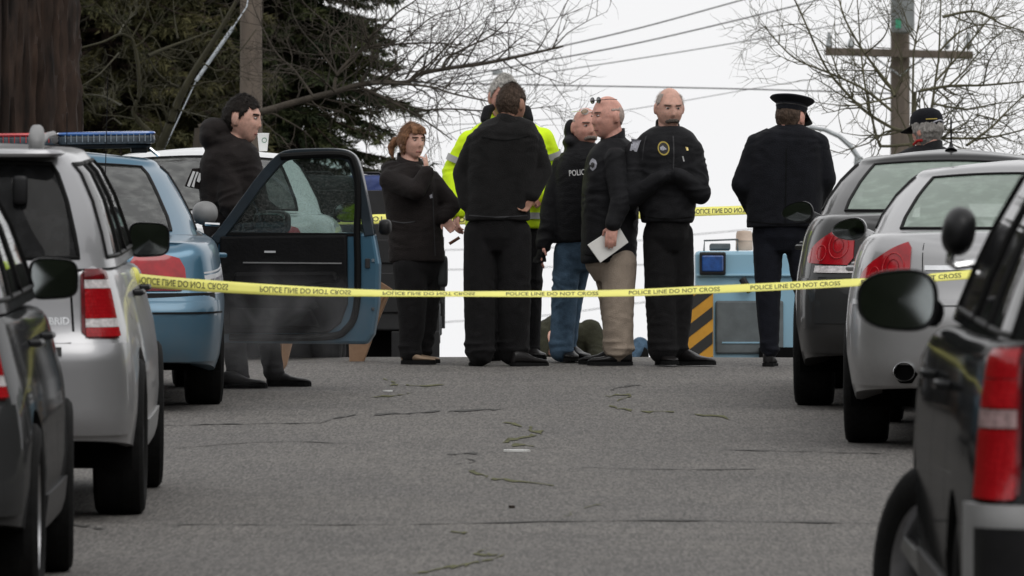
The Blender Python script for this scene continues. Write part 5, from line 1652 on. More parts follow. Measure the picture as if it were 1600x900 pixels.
# ---- officer in peaked cap seen from behind
p8 = make_person(1222, 63.6, 'officer in a peaked cap and dark coat seen from behind', dict(
    head=dict(c=(1236, 184), h=64, yaw=150, pitch=10, hat=True, hair='short', hair_m=M['hair_brown']), skin=M['skin_red'],
    jacket=M['black_wool'], trousers=M['navy_twill'], jw=.005,
    torso=[(188, 1214, 1256, .085), (194, 1205, 1265, .11), (202, 1188, 1276, .135), (220, 1174, 1284, .16), (255, 1168, 1288, .175), (295, 1166, 1287, .175), (330, 1167, 1284, .175), (355, 1167, 1281, .175)],
    arms=[dict(j=[(1184, 216, 0), (1160, 288, -.02), (1180, 330, .12)], r=(.088, .075, .06)),
          dict(j=[(1277, 216, 0), (1290, 280, 0), (1270, 330, .12)], r=(.088, .075, .06))],
    legs=[dict(j=[(1200, 365, 28, 0), (1200, 460, 22, 0), (1203, 546, 17, 0)]), dict(j=[(1248, 365, 28, 0), (1262, 460, 23, 0), (1272, 546, 18, .05)])],
    feet=[dict(x=1200, dy=-.04, d=(.1, 1, 0), l=.28), dict(x=1274, dy=.0, d=(.3, 1, 0))], collar_r=.078))
c_, rt, hs = p8['c'], p8['rot'], p8['hs']
cap = MB()
def cring(rx, ry, z, n=36, cy=.0): return [rt @ (Vector((rx * math.cos(a), cy + ry * math.sin(a), z)) * hs) + c_ for a in np.linspace(0, 2 * math.pi, n, endpoint=False)]
cap.rings([cring(.084, .103, .035), cring(.086, .105, .060), cring(.088, .107, .078), cring(.118, .132, .098), cring(.128, .142, .108), cring(.122, .136, .116), cring(.09, .10, .124), cring(.01, .01, .128)])
co = cap.build('peaked_cap', M['black_wool'], p8['o'])
vis = MB(); P = []
for a in np.linspace(R(205), R(335), 16):
    P.append([rt @ (Vector((k_ * .085 * math.cos(a), k_ * .105 * math.sin(a), .042 - (k_ - 1) * .14)) * hs) + c_ for k_ in (.98, 1.2, 1.42)])
vis.grid(P); v_ = vis.build('visor', M['leather'], co); v_.modifiers.new('t', 'SOLIDIFY').thickness = .004
MB().rings([cring(.0885, .1075, .062), cring(.0885, .1075, .068)], cap=False).build('cap_band', M['leather'], co)
for x0, x1 in ((1180, 1200), (1262, 1284)):
    a, b_ = p8['pr'].P(x0 if x0 < 1200 else x1, 205 if x0 < 1200 else 208, 0), p8['pr'].P(x1 if x0 < 1200 else x0, 196 if x0 < 1200 else 197, 0)
    MB().box((a + b_) / 2 + Vector((0, 0, -.022)), (.09, .055, .014), Matrix.Rotation(math.atan2(-(b_ - a).z, (b_ - a).x), 3, 'Y')).build('epaulette', M['black_wool'], p8['jacket'], smooth=False, bevel=.003)
# sunglasses at the edge of his face
def spectacles(pd, owner, label, lens_m, up=.018, fwd=-.098, forehead=False, tilt=0):
    c_, rt, hs = pd['c'], pd['rot'], pd['hs']
    e = MB()
    W = lambda q: rt @ (Vector(q) * hs) + c_ + pd['o'].location
    g = None
    z, y = up, fwd
    parts = MB()
    fr_ = MB()
    for sg in (-1, 1):
        fr_.tube([W((sg * .012 + sg * .024 + .023 * math.cos(a), y, z + .017 * math.sin(a))) for a in np.linspace(0, 2 * math.pi, 17)], .0022, 6, cap=False)
        fr_.tube([W((sg * .058, y, z)), W((sg * .079, y + .05, z + .002)), W((sg * .082, .02, z - .002 - .01 * (z < .05)))], .0024, 6)
    fr_.tube([W((-.013, y, z)), W((.013, y, z))], .002, 6)
    o = fr_.build('spectacles', M['chrome'] if lens_m is M['glass'] else M['black_trim'])
    tag(o, label, 'glasses')
    for sg in (-1, 1):
        MB().ell(W((sg * .036, y, z)), (.022 * hs, .003, .016 * hs), 14, 6, rt).build('lens', lens_m, o)
M['dark_lens'] = mat('dark_lens', (.01, .01, .012), .12, coat=1)
spectacles(p8, None, 'dark sunglasses worn by the officer in the peaked cap', M['dark_lens'], .012, -.100)
spectacles(p6, None, 'dark sunglasses pushed up onto the head of the man in profile', M['dark_lens'], .098, -.072)
spectacles(p5, None, 'thin spectacles pushed up on the head of the man in jeans', M['glass'], .094, -.070)
# ---- man in baseball cap behind the sedans
p9 = make_person(1452, 66.2, 'man in a black baseball cap and red collar behind the charcoal sedan', dict(
    head=dict(c=(1449, 204), h=62, yaw=-135, pitch=4, hat=True, hair='long', hair_m=M['hair_grey']), skin=M['skin_red'],
    jacket=M['black_nylon'], trousers=M['black_twill'],
    torso=[(222, 1424, 1476, .09), (230, 1408, 1492, .13), (245, 1396, 1504, .16), (290, 1394, 1508, .18), (350, 1396, 1505, .18), (400, 1398, 1500, .17)],
    arms=[dict(j=[(1405, 250, 0), (1390, 320, -.02), (1392, 380, -.1)]), dict(j=[(1498, 250, 0), (1512, 320, 0), (1508, 380, -.1)])],
    legs=[dict(j=[(1428, 410, 26), (1428, 480, 23), (1428, 548, 20)]), dict(j=[(1474, 410, 26), (1476, 480, 23), (1478, 548, 20)])],
    feet=[dict(x=1430, dy=-.05, d=(-.4, 1, 0)), dict(x=1478, dy=-.05, d=(0, 1, 0))]))
c_, rt, hs = p9['c'], p9['rot'], p9['hs']
cap = MB(); cap.rings([cring(.086, .105, .028), cring(.089, .108, .055), cring(.086, .104, .085), cring(.070, .086, .115), cring(.04, .05, .132), cring(.006, .006, .137)])
co = cap.build('baseball_cap', M['black_wool'], p9['o'])
P = []
for a in np.linspace(R(215), R(325), 14):
    P.append([rt @ (Vector((k_ * .085 * math.cos(a), k_ * .105 * math.sin(a), .034 - (k_ - 1) * .05)) * hs) + c_ for k_ in (.98, 1.3, 1.65)])
v_ = MB().grid(P).build('visor', M['black_wool'], co); v_.modifiers.new('t', 'SOLIDIFY').thickness = .004
q = [rt @ (Vector((.091 * math.cos(a), .110 * math.sin(a), .060)) * hs) + c_ for a in np.linspace(R(35), R(75), 8)]
MB().tube(q, .0045, 6).build('cap_lettering', M['patch_yellow'], co)
q = [rt @ (Vector((.090 * math.cos(a), .109 * math.sin(a), .030 + .022 * math.sin((a - R(50)) / R(80) * math.pi))) * hs) + c_ for a in np.linspace(R(60), R(120), 9)]
MB().tube(q, .006, 6).build('cap_strap', M['patch_grey'], co)
M['red_cloth'] = cloth('red_cloth', (.35, .02, .02))
MB().tube([p9['pr'].P(1428, 226, -.05), p9['pr'].P(1434, 220, -.08), p9['pr'].P(1441, 219, -.10)], .010, 8).build('red_collar', M['red_cloth'], p9['jacket'])

def strip_shape(pts, w_):
    d = catmull(pts, 6); vs, fs = [], []
    for i, p in enumerate(d):
        t = d[min(i + 1, len(d) - 1)] - d[max(i - 1, 0)]; t = t / (np.hypot(*t) + 1e-9)
        vs += [(p[0] - t[1] * w_ / 2, p[1] + t[0] * w_ / 2), (p[0] + t[1] * w_ / 2, p[1] - t[0] * w_ / 2)]
        if i: fs.append((2 * i - 2, 2 * i - 1, 2 * i + 1, 2 * i))
    return vs, fs
M['seam_dark'] = mat('seam_dark', (.004, .004, .004), .7, spec=.1)
M['seam_light'] = mat('seam_light', (.028, .028, .03), .55, spec=.3)
decal(p7['jacket'], p7['o'], strip_shape([(1052, 212), (1053, 240), (1052, 268)], 2.0), 'zip', M['seam_light'])
decal(p7['jacket'], p7['o'], strip_shape([(1003, 338), (1045, 342), (1083, 339)], 2.0), 'hem_seam', M['seam_dark'])
decal(p7['jacket'], p7['o'], strip_shape([(1010, 212), (1006, 228), (1004, 250)], 1.5), 'sleeve_seam', M['seam_light'])
decal(p4['jacket'], p4['o'], strip_shape([(728, 336), (780, 339), (828, 336)], 2.0), 'hem_seam', M['seam_light'])
decal(p4['jacket'], p4['o'], strip_shape([(752, 214), (790, 219), (828, 212)], 1.5), 'yoke_seam', M['seam_dark'])
decal(p8['jacket'], p8['o'], strip_shape([(1229, 232), (1228, 290), (1227, 348)], 1.5), 'back_seam', M['seam_dark'])
decal(p8['jacket'], p8['o'], strip_shape([(1170, 346), (1225, 350), (1278, 346)], 1.5), 'hem_seam', M['seam_dark'])
decal(p6['jacket'], p6['o'], strip_shape([(914, 398), (950, 402), (992, 399)], 2.0), 'hem_seam', M['seam_dark'])
decal(p2['jacket'], p2['o'], strip_shape([(612, 345), (630, 348), (648, 346)], 1.8), 'pocket_flap', M['seam_light'])
decal(p2['jacket'], p2['o'], strip_shape([(676, 300), (678, 350), (680, 400)], 1.5), 'zip', M['seam_light'])
decal(p2['jacket'], p2['o'], poly_shape([(671, 305), (675, 303), (676, 309), (672, 310)]), 'chest_tab', M['patch_grey'])
# white lettering on the flap at the back of the hooded jacket
o1 = p1['o']; L1 = lambda x, y, Yq=59.88: px(x, y, Yq) - o1.location
fl = MB().prism([L1(288, 291), L1(300, 263), L1(322, 262), L1(330, 280), L1(312, 296)], (0, .02, 0)).build('back_flap', M['brown_black'], o1, smooth=False, bevel=.004)
for q in ([(292, 290), (301, 267), (305, 268), (296, 292)], [(299, 291), (307, 268), (310, 269), (305, 281), (303, 293)], [(307, 283), (311, 270), (317, 271), (316, 276), (311, 285)]):
    MB().prism([L1(x, y, 59.865) for x, y in q], (0, .008, 0)).build('flap_lettering', M['white_ink'], fl, smooth=False)
# ---- crouching man beyond the crest
def crouching():
    Yc = 75.0; pr = Person(895, Yc)
    P = lambda x, y, dy=0: pr.P(x, y, dy)
    g0 = 0.0
    mb = MB()
    hc = P(862, 535, -.18)
    mb.rings([[head_rot(-30, 55) @ (Vector(p) * .98) + hc for p in row] for row in HEAD])
    mb.chain([hc + Vector((.03, .08, .05)), P(885, 525, 0)], [.055, .07])
    sh_l, sh_r = P(866, 512, -.05), P(922, 520, -.05)
    mb.chain([P(890, 520), P(905, 560, .25)], [.1, .1])
    hl, hr_ = P(838, 574, -.35), P(935, 572, -.30)
    mb.chain([sh_l, P(845, 525, -.2), hl], [.05, .04, .03]); mb.chain([sh_r, P(938, 545, -.1), hr_], [.05, .04, .03])
    add_hand(mb, hl, (-.1, -.3, -1), (0, -1, .3), .95, .4); add_hand(mb, hr_, (-.2, -.3, -1), (0, -1, .3), .95, .4)
    kz = lambda p, z: Vector((p.x, p.y, z))
    k1, k2 = Vector((-.12, .05, .10)), Vector((.20, .0, .10))
    mb.chain([P(905, 565, .3), k1, Vector((.0, .45, .08))], [.07, .055, .04]); mb.chain([P(905, 565, .3), k2, Vector((.52, .25, .09))], [.07, .055, .04])
    o = finish(remesh(mb, .0065, 1), 'person', M['skin'], None); o.location = (pr.X, pr.Y, pr.z)
    tag(o, 'person in a dark olive jacket crouching on the ground beyond the crest', 'person')
    jb = MB(); jb.rings([eringm(P(892, 505, -.02), .10, .11), eringm(P(892, 512, 0), .17, .18), eringm(P(893, 525, .04), .235, .22), eringm(P(896, 545, .12), .24, .24), eringm(P(900, 572, .22), .235, .25), eringm(P(902, 592, .28), .21, .23)])
    for S, E, H_ in ((sh_l, P(845, 525, -.2), hl), (sh_r, P(936, 545, -.1), hr_)):
        jb.chain([S, E, H_.lerp(E, .1)], [.105, .092, .065], 16)
    jm = remesh(jb, .011, 4); wrinkle(jm, .013, 7, 4); finish(jm, 'jacket', M['olive'], o)
    tb = MB(); tb.chain([P(905, 575, .28), k1, Vector((.0, .45, .09))], [.13, .10, .075], 16); tb.chain([P(905, 575, .28), k2, Vector((.50, .25, .12))], [.13, .10, .072], 16)
    tb.chain([Vector((.30, .12, .22)), P(1000, 540, .24)], [.08, .07])
    tm = remesh(tb, .011, 4); wrinkle(tm, .008, 8, 6); finish(tm, 'trousers', M['denim'], o)
    # raised shoe
    sc_ = P(1003, 556, .24); mb = MB(); superell(mb, sc_, (.055, .06, .075), .8, .8); s_ = mb.build('shoe', M['leather'], o)
    superell_ = MB(); superell(superell_, sc_ + Vector((0, -.05, 0)), (.05, .015, .07), .8, .7); superell_.build('sole', M['sole'], s_)
    shoe(o, Vector((.06, .52, .002)), (0, 1, 0), .28, M['leather'], M['sole'])
    hm = MB(); hm.ell(hc + Vector((0, .02, .03)), (.085, .10, .09)); finish(remesh(hm, .008, 2), 'hair', M['hair_dark'], o)
crouching()
# ================================================================ things held and small things
def world_box(o): pass
# note pad
npd = MB(); corners = [px(918, 383, 63.50), px(966, 352, 63.54), px(982, 379, 63.54), px(938, 411, 63.50)]
npd.prism(corners, (.0, .018, .004)); o = npd.build('note_pad', M['paper'], smooth=False, bevel=.002); tag(o, 'white note pad held flat against the khaki trousers', 'note pad')
mid_ = [c * .97 + sum(corners, Vector()) / 4 * .03 + Vector((0, -.004, 0)) for c in corners]
MB().prism(mid_, (0, .003, 0)).build('sheet', mat('sheet', (.66, .65, .62), .8, var=.06), o, smooth=False)
# shoulder bag of the woman
hb = MB(); superell(hb, px(690, 424, 64.1), (.042, .085, .105), .35, .45, 24, 14); o = hb.build('shoulder_bag', mat('bag', (.045, .05, .052), .55, var=.2, bump=.2))
tag(o, 'small dark grey shoulder bag hanging behind the woman in the parka', 'bag')
MB().tube([px(686, 404, 64.1), px(687, 392, 64.1), px(690, 380, 64.1), px(695, 404, 64.1)], .006, 6).build('strap', M['leather'], o)
# paper cup on the white car roof
cupY = 67.35
cb = px(411, 236, cupY)
bvv = None
cup = MB(); n = 28
def cr(r, z): return [cb + Vector((r * math.cos(2 * math.pi * k / n), r * math.sin(2 * math.pi * k / n), z)) for k in range(n)]
cup.rings([cr(.028, 0), cr(.029, .003), cr(.041, .118), cr(.043, .122), cr(.042, .126), cr(.039, .124), cr(.028, .01)], cap=True)
co = cup.build('paper_cup', M['cup']); tag(co, 'white paper coffee cup standing on the white car roof', 'cup')
lg = [cb + Vector((.0375 * math.sin(a) , -.0375 * math.cos(a), .085)) + Vector((0, -.0025, 0)) for a in (0,)]
rgp = []
for a in np.linspace(0, 2 * math.pi, 20):
    an = .25 + .016 * math.cos(a) / .036; zz = .075 + .016 * math.sin(a); r_ = .029 + (zz / .118) * .012 + .001
    rgp.append(cb + Vector((r_ * math.sin(an), -r_ * math.cos(an), zz)))
MB().tube(rgp, .0022, 6, cap=False).build('cup_logo', M['cup_green'], co)
# brown paper evidence bags by the door
M['kraft'] = mat('kraft', (.33, .20, .12), .85, var=.2, scale=9, bump=.4, bscale=14)
def paper_bag(pts, Y, depth, label, rim=0):
    mb = MB(); poly = [px(x, y, Y) for x, y in pts]
    mb.prism(poly, (0, depth, 0)); o = mb.build('paper_bag', M['kraft'], smooth=False, bevel=.006)
    tag(o, label, 'paper bag')
    c = sum(poly, Vector()) / len(poly)
    MB().tube([poly[0] + Vector((.01, -.004, -.01)), c + Vector((0, -.004, .02)), poly[2] + Vector((-.02, -.004, 0))], .004, 4).build('fold', M['kraft'], o)
paper_bag([(572, 428), (588, 436), (614, 452), (606, 466), (590, 505), (578, 540), (566, 572), (546, 574), (544, 500)], 64.6, .14, 'tall brown paper bag standing beside the open door')
paper_bag([(438, 534), (457, 534), (448, 570), (436, 588), (425, 584)], 60.6, .10, 'small pale paper bag showing below the open car door')
# ================================================================ police tape
M['tape'] = mat('tape', (.88, .84, .20), .4, var=.06, scale=6)
M['tape_ink'] = mat('tape_ink', (.035, .032, .02), .6)
def tape(name, label, path, width, Y0, texts, angf, flips=0, text='POLICE LINE DO NOT CROSS', Yf=None):
    d = catmull(path, 24)
    Yf = Yf or (lambda x: Y0)
    C = [px(x, y, Yf(x)) for x, y in d]
    def centre(x):
        y = np.interp(x, d[:, 0], d[:, 1]); return px(x, y, Yf(x))
    def at(x, v, off=0.0):
        """v in -0.5..0.5 across the tape"""
        a = R(angf(x)); up = Vector((0, -math.sin(a), math.cos(a))); nr = Vector((0, -math.cos(a), -math.sin(a)))
        tg = centre(x + 2) - centre(x - 2); n2 = tg.cross(up)
        if n2.dot(nr) < 0: n2 = -n2
        return centre(x) + up * (v * width) + n2.normalized() * off
    mb = MB(); xs = np.arange(d[0, 0], d[-1, 0] + .1, 1.5)
    mb.grid([[at(x, v, .0004) for v in (-.5, -.17, .17, .5)] for x in xs])
    o = mb.build(name, M['tape']); tag(o, label, 'tape')
    sm = o.modifiers.new('t', 'SOLIDIFY'); sm.thickness = .0012; sm.offset = 0
    vs, fs = text_geo(text, 1.0, .012)
    wx = max(v[0] for v in vs)
    for it, (x0, x1) in enumerate(texts):
        fy = -1 if it < flips else 1      # the left length hangs turned over, its print reads upside down
        for off in (.0018, -.0018):
            q = [at(x0 + (x1 - x0) * a / wx, fy * (-.26 + b * .74), off) for a, b in vs]
            MB().add(q, fs).build('lettering', M['tape_ink'], o, smooth=False, fixn=False)
    return o
def ang_main(x):
    return float(np.interp(x, [180, 230, 330, 450, 560, 640, 735, 800, 950, 1100, 1250, 1400, 1530, 1700], [-8, -10, -20, -34, -53, -61, -63, -60, -56, -50, -48, -52, -40, -30]))
# tied to the silver SUV's door handle on the left and to a post out of frame on the right
tape('police_tape', 'yellow police line tape strung across the whole street in front', [(196, 434), (212, 437), (300, 445), (450, 454), (600, 458.5), (760, 459.5), (950, 458.5), (1100, 453), (1250, 446), (1400, 438), (1480, 432), (1545, 426), (1680, 412)], .061, 47.0,
     [(214, 356), (405, 548), (597, 742), (790, 935), (982, 1125), (1172, 1313), (1345, 1502)], ang_main, flips=3, Yf=lambda x: np.interp(x, [190, 230, 300, 700, 1680], [45.5, 45.75, 46.2, 47.4, 47.6]))
M['wood'] = mat('wood_post', (.12, .085, .055), .85, var=.4, scale=6, bump=.4, stretch=(1, 1, .1))
pst = px(1680, 412, 47.6)
po = MB(); z0_ = gz(47.6, 2.8); po.box((pst.x + .03, 47.62, (z0_ + pst.z + .25) / 2 - .1), (.07, .07, pst.z + .25 - z0_ + .2)); tag(po.build('wooden_stake', M['wood'], smooth=False, bevel=.006), 'short wooden stake holding the right end of the front tape', 'stake')
kn = MB(); kn.ell(px(209, 433, 45.33), (.03, .03, .05)); kn.cap(px(206, 438, 45.33), px(216, 462, 45.35), .022, .012); tag(finish(remesh(kn, .008, 2), 'tape_knot', M['tape'], None), 'knot of yellow tape tied at the silver SUV door handle', 'tape')
tape('police_tape', 'yellow police tape strung behind the standing group', [(430, 345), (565, 343), (605, 342), (760, 343), (900, 339), (1080, 331), (1165, 328), (1290, 322), (1420, 314)], .072, 70.0, [(470, 600), (640, 770), (820, 950), (1000, 1085), (1083, 1165)], lambda x: 168 + 12 * math.sin(x * .01), text='POLICE LINE DO NOT')
M['pale_post'] = mat('pale_post', (.2, .2, .2), .6, var=.2)
for xx, yy, lab in ((430, 345, 'thin grey post at the left end of the rear tape'), (1420, 314, 'thin grey post at the right end of the rear tape')):
    q = px(xx, yy, 70.0); g_ = gz(70, q.x)
    m_ = MB().tube([(q.x, 70.02, g_ - .1), (q.x, 70.02, q.z + .15)], .02, 10); m_.tube([(q.x, 70.02, q.z + .15), (q.x, 70.02, q.z + .17)], [.026, .01], 10); tag(m_.build('tape_post', M['pale_post']), lab, 'post')

# ================================================================ black trailer beyond the crest
M['matte_black'] = mat('matte_black', (.013, .013, .014), .5, var=.35, scale=5, spec=.3)
def trailer():
    root = empty('utility_trailer', (0, 0, 0)); tag(root, 'dark utility trailer with a loaded bed behind the woman in the parka', 'trailer')
    W2 = .98
    for s in (-1, 1):
        mb = MB(); pr_ = [(0, .30), (0, 1.12), (.05, 1.16), (2.4, 1.16), (2.4, .5), (1.75, .5)]
        pr_ += [(1.3 + .44 * math.cos(a), .40 + .44 * math.sin(a)) for a in np.linspace(.2, math.pi - .2, 12)] + [(.8, .30)]
        mb.prism([Vector((s * W2, y, z)) for y, z in pr_], (-s * .09, 0, 0)); mb.build('bed_side', M['matte_black'], root, smooth=False, bevel=.015)
        wheel(root, s * .84, 1.3, .36, .24, s, 0, 5, 'steel')
        MB().box((s * .80, -.02, .16), (.36, .02, .34)).build('mud_flap', M['black_trim'], root, smooth=False, bevel=.006)
        MB().box((s * .90, -.006, .62), (.10, .02, .10)).build('tail_lamp', M['red_deep'], root, smooth=False, bevel=.008)
        for yy in (.1, 1.2, 2.3): MB().box((s * (W2 + .012), yy, .85), (.025, .06, .6)).build('side_rib', M['matte_black'], root, smooth=False, bevel=.004)
    MB().box((0, .03, .74), (W2 * 2 - .2, .06, .80)).build('tailgate', M['matte_black'], root, smooth=False, bevel=.012)
    MB().box((.05, -.008, .93), (1.5, .02, .18)).build('tailgate_panel', M['black_trim'], root, smooth=False, bevel=.008)
    MB().box((.05, -.008, .62), (1.5, .02, .30)).build('tailgate_panel', M['black_trim'], root, smooth=False, bevel=.008)
    MB().box((.45, -.02, .80), (.07, .02, .05)).build('tailgate_latch', M['galv_'], root, smooth=False, bevel=.006)
    MB().tube([(.38, -.02, 1.06), (.38, -.045, 1.06)], .02, 12).build('tailgate_knob', M['galv_'], root)
    MB().box((0, .25, .22), (W2 * 2 - .1, .05, .30)).build('lower_skirt', M['under'], root, smooth=False)
    MB().box((0, 2.37, .84), (W2 * 2 - .2, .06, .58)).build('bed_front', M['matte_black'], root, smooth=False, bevel=.012)
    MB().box((0, 1.2, .62), (W2 * 2 - .2, 2.35, .06)).build('bed_floor', M['under'], root, smooth=False)
    MB().tube([(0, 2.3, .45), (0, 3.6, .42)], .05, 10).build('drawbar', M['black_trim'], root)
    MB().tube([(0, 3.5, .42), (0, 3.5, .0)], .03, 10).build('jack', M['galv_'], root)
    for s in (-1, 1):
        MB().box((s * (W2 - .04), 1.2, 1.29), (.04, 2.3, .20)).build('rack_board', M['matte_black'], root, smooth=False, bevel=.006)
    MB().box((0, .02, 1.29), (W2 * 2 - .12, .04, .20)).build('rack_board', M['matte_black'], root, smooth=False, bevel=.006)
    place(root, -1.52, 71.6, 0)
    return root
M['galv_'] = mat('galv_latch', (.32, .32, .33), .5, metal=.4, var=.2)
pk = trailer()
stuff_cols = [(.03, .05, .16), (.16, .13, .06), (.10, .10, .10), (.25, .25, .22), (.02, .02, .022), (.03, .03, .03)]
items = [('duffel_bag', (.30, .6, 1.22), (.26, .22, .13), 'black duffel bag lying in the trailer bed beside the plastic crate'), ('tool_case', (.62, .5, 1.22), (.15, .16, .10), 'dark tool case at the right of the trailer bed'),
         ('plastic_crate', (-.05, .5, 1.22), (.16, .16, .11), 'grey plastic crate in the trailer bed near the open door'), ('folded_tarp', (.05, .9, 1.24), (.30, .3, .14), 'folded dark blue tarp behind the crate in the trailer bed'),
         ('equipment_bag', (.45, .95, 1.28), (.22, .22, .14), 'olive equipment bag at the back of the trailer load')]
for i, (nm, c, r, lab) in enumerate(items):
    mb = MB(); superell(mb, (0, 0, 0), r, .4, .4, 24, 12)
    me = remesh(mb, .014, 1); wrinkle(me, .015, 9, i)
    o = finish(me, nm, mat(nm, stuff_cols[(i * 2 + 4) % 6], .7, var=.3, bump=.3), None)
    o.location = pk.matrix_basis @ Vector((c[0], c[1], c[2] - .48 + r[2] - .05)); o.location.z = pk.location.z + .95 + r[2] + (.30 if i in (3, 4) else .15)
    tag(o, lab, 'bag' if 'bag' in nm else nm.split('_')[-1])
    m_ = MB().tube([(-r[0] * .5, -r[1] * .7, r[2] * .75), (-r[0] * .3, -r[1] * .75, r[2] * 1.1), (r[0] * .3, -r[1] * .75, r[2] * 1.1), (r[0] * .5, -r[1] * .7, r[2] * .75)], .012, 6); m_.build('carry_handle', M['black_trim'], o)

# ================================================================ pale blue service truck with hazard board
M['pale_blue'] = paint('pale_blue', (.25, .44, .56), metal=0.0, rough=.5, dirt_amt=.4)
M['panel_grey'] = mat('panel_grey', (.10, .115, .12), .6, var=.25, scale=6)
M['amber'] = mat('amber', (.56, .27, .02), .6, var=.12)
M['haz_black'] = mat('haz_black', (.018, .017, .015), .6)
M['blue_lens'] = mat('blue_lens', (.015, .07, .26), .2, coat=1, var=.4, scale=18)
def service_truck():
    Yd = 75.2
    root = empty('service_truck', (0, 0, 0)); tag(root, 'pale blue service truck with yellow and black hazard board behind the moustached man', 'truck')
    bx_, bz = 2.35, gz(Yd, 2.35)
    root.location = (bx_, Yd, bz)
    def L(x, y, dy=0): return px(x, y, Yd + dy) - root.location
    tl = L(1082, 392); k = Yd / F
    W2 = .95; zt = tl.z
    x0 = L(1086, 0).x; x1 = x0 + 1.9
    # rear body wall and sides
    mb = MB(); mb.box(((x0 + x1) / 2, .9, (zt + .35) / 2 + .0), (x1 - x0, 1.8, zt - .35)); mb.build('cargo_body', M['pale_blue'], root, smooth=False, bevel=.03)
    pa, pb_ = L(1118, 470), L(1224, 553)
    MB().box(((pa.x + pb_.x) / 2, -.012, (pa.z + pb_.z) / 2), (pb_.x - pa.x, .03, pa.z - pb_.z)).build('rear_panel', M['panel_grey'], root, smooth=False, bevel=.03)
    MB().box(((pa.x + pb_.x) / 2, -.028, (pa.z + pb_.z) / 2 - .12), (pb_.x - pa.x - .1, .012, .012)).build('panel_rib', M['pale_blue'], root, smooth=False)
    MB().box(((x0 + x1) / 2, -.02, L(0, 430).z), (x1 - x0 - .02, .035, .02)).build('body_rib', M['pale_blue'], root, smooth=False, bevel=.006)
    a, b_ = L(1093, 394), L(1134, 430)
    lo = MB().box(((a.x + b_.x) / 2, -.03, (a.z + b_.z) / 2), (b_.x - a.x, .07, a.z - b_.z)).build('warning_lamp', M['black_trim'], root, smooth=False, bevel=.012)
    MB().box(((a.x + b_.x) / 2, -.068, (a.z + b_.z) / 2), ((b_.x - a.x) * .82, .02, (a.z - b_.z) * .7)).build('lens', M['blue_lens'], lo, smooth=False, bevel=.01)
    MB().tube([L(1160, 436, -.05), L(1166, 446, -.07), L(1172, 455, -.05)], .03, 8).build('latch', M['black_trim'], root)
    # hazard board
    a, b_ = L(1070, 447), L(1114, 562)
    hz = MB().box(((a.x + b_.x) / 2, -.11, (a.z + b_.z) / 2), (b_.x - a.x, .03, a.z - b_.z)).build('hazard_board', M['amber'], root, smooth=False, bevel=.004)
    X0, X1, Z0, Z1 = a.x + .004, b_.x - .004, b_.z + .004, a.z - .004
    def clip(poly):
        for ax, lim, sgn in ((0, X0, 1), (0, X1, -1), (1, Z0, 1), (1, Z1, -1)):
            out = []
            for i in range(len(poly)):
                p, q = poly[i], poly[(i + 1) % len(poly)]
                ip, iq = sgn * (p[ax] - lim) >= 0, sgn * (q[ax] - lim) >= 0
                if ip: out.append(p)
                if ip != iq:
                    t = (lim - p[ax]) / (q[ax] - p[ax]); out.append((p[0] + t * (q[0] - p[0]), p[1] + t * (q[1] - p[1])))
            poly = out
            if not poly: break
        return poly
    pitch = 39 * k; sh = .85
    for i in range(-2, 6):
        zb_ = Z0 - .25 + i * pitch
        pl = clip([(X0 - .01, zb_), (X1 + .01, zb_ + sh * (X1 - X0)), (X1 + .01, zb_ + sh * (X1 - X0) + pitch * .5), (X0 - .01, zb_ + pitch * .5)])
        if len(pl) > 2: MB().prism([Vector((x, -.1285, z)) for x, z in pl], (0, .003, 0)).build('stripe', M['haz_black'], hz, smooth=False)
    MB().box(((X0 + X1) / 2, -.05, (Z0 + Z1) / 2), (.05, .09, .3)).build('board_bracket', M['black_trim'], hz, smooth=False)
    # rack, drum on top, chassis, cab, wheels
    rk = MB()
    for yy in (.05, .8):
        rk.tube([L(1100, 392, yy), L(1101, 376, yy), L(1152, 374, yy), L(1153, 392, yy)], .008, 6)
    rk.tube([L(1101, 376, .05), L(1101, 376, .8)], .008, 6); rk.tube([L(1152, 374, .05), L(1152, 374, .8)], .008, 6)
    rk.build('roof_rack', M['panel_grey'], root)
    MB().box(L(1125, 386, .3), (.16, .3, .05)).build('rack_box', M['panel_grey'], root, smooth=False, bevel=.01)
    MB().box(((x0 + x1) / 2, 2.0, .42), (.9, 4.6, .16)).build('chassis', M['under'], root, smooth=False)
    cb_ = [(1.95, .5), (1.95, 1.75), (2.9, 1.75), (3.5, 1.15), (4.2, 1.05), (4.25, .5)]
    MB().prism([Vector((x0 + .05, y, z * .70)) for y, z in cb_], (1.8, 0, 0)).build('cab', M['pale_blue'], root, smooth=False, bevel=.05)
    for xx, s in ((x0 + .15, -1), (x1 - .15, 1)):
        wheel(root, xx, .75, .34, .22, s, 0, 5, 'steel'); wheel(root, xx, 3.6, .34, .22, s, 0, 5, 'steel')
    root.rotation_euler[0] = 0
    dr = MB(); c0 = L(1163, 391, .35) + root.location
    n = 20
    dr.rings([[c0 + Vector((r * math.cos(2 * math.pi * q / n), r * math.sin(2 * math.pi * q / n), z)) for q in range(n)] for r, z in ((.066, 0), (.068, .01), (.066, .07), (.07, .075), (.066, .08), (.064, .13), (.055, .15), (.01, .155))])
    tag(dr.build('water_cooler', mat('cooler', (.55, .42, .33), .6, var=.15)), 'small beige drink cooler standing on the pale blue truck', 'cooler')
service_truck()
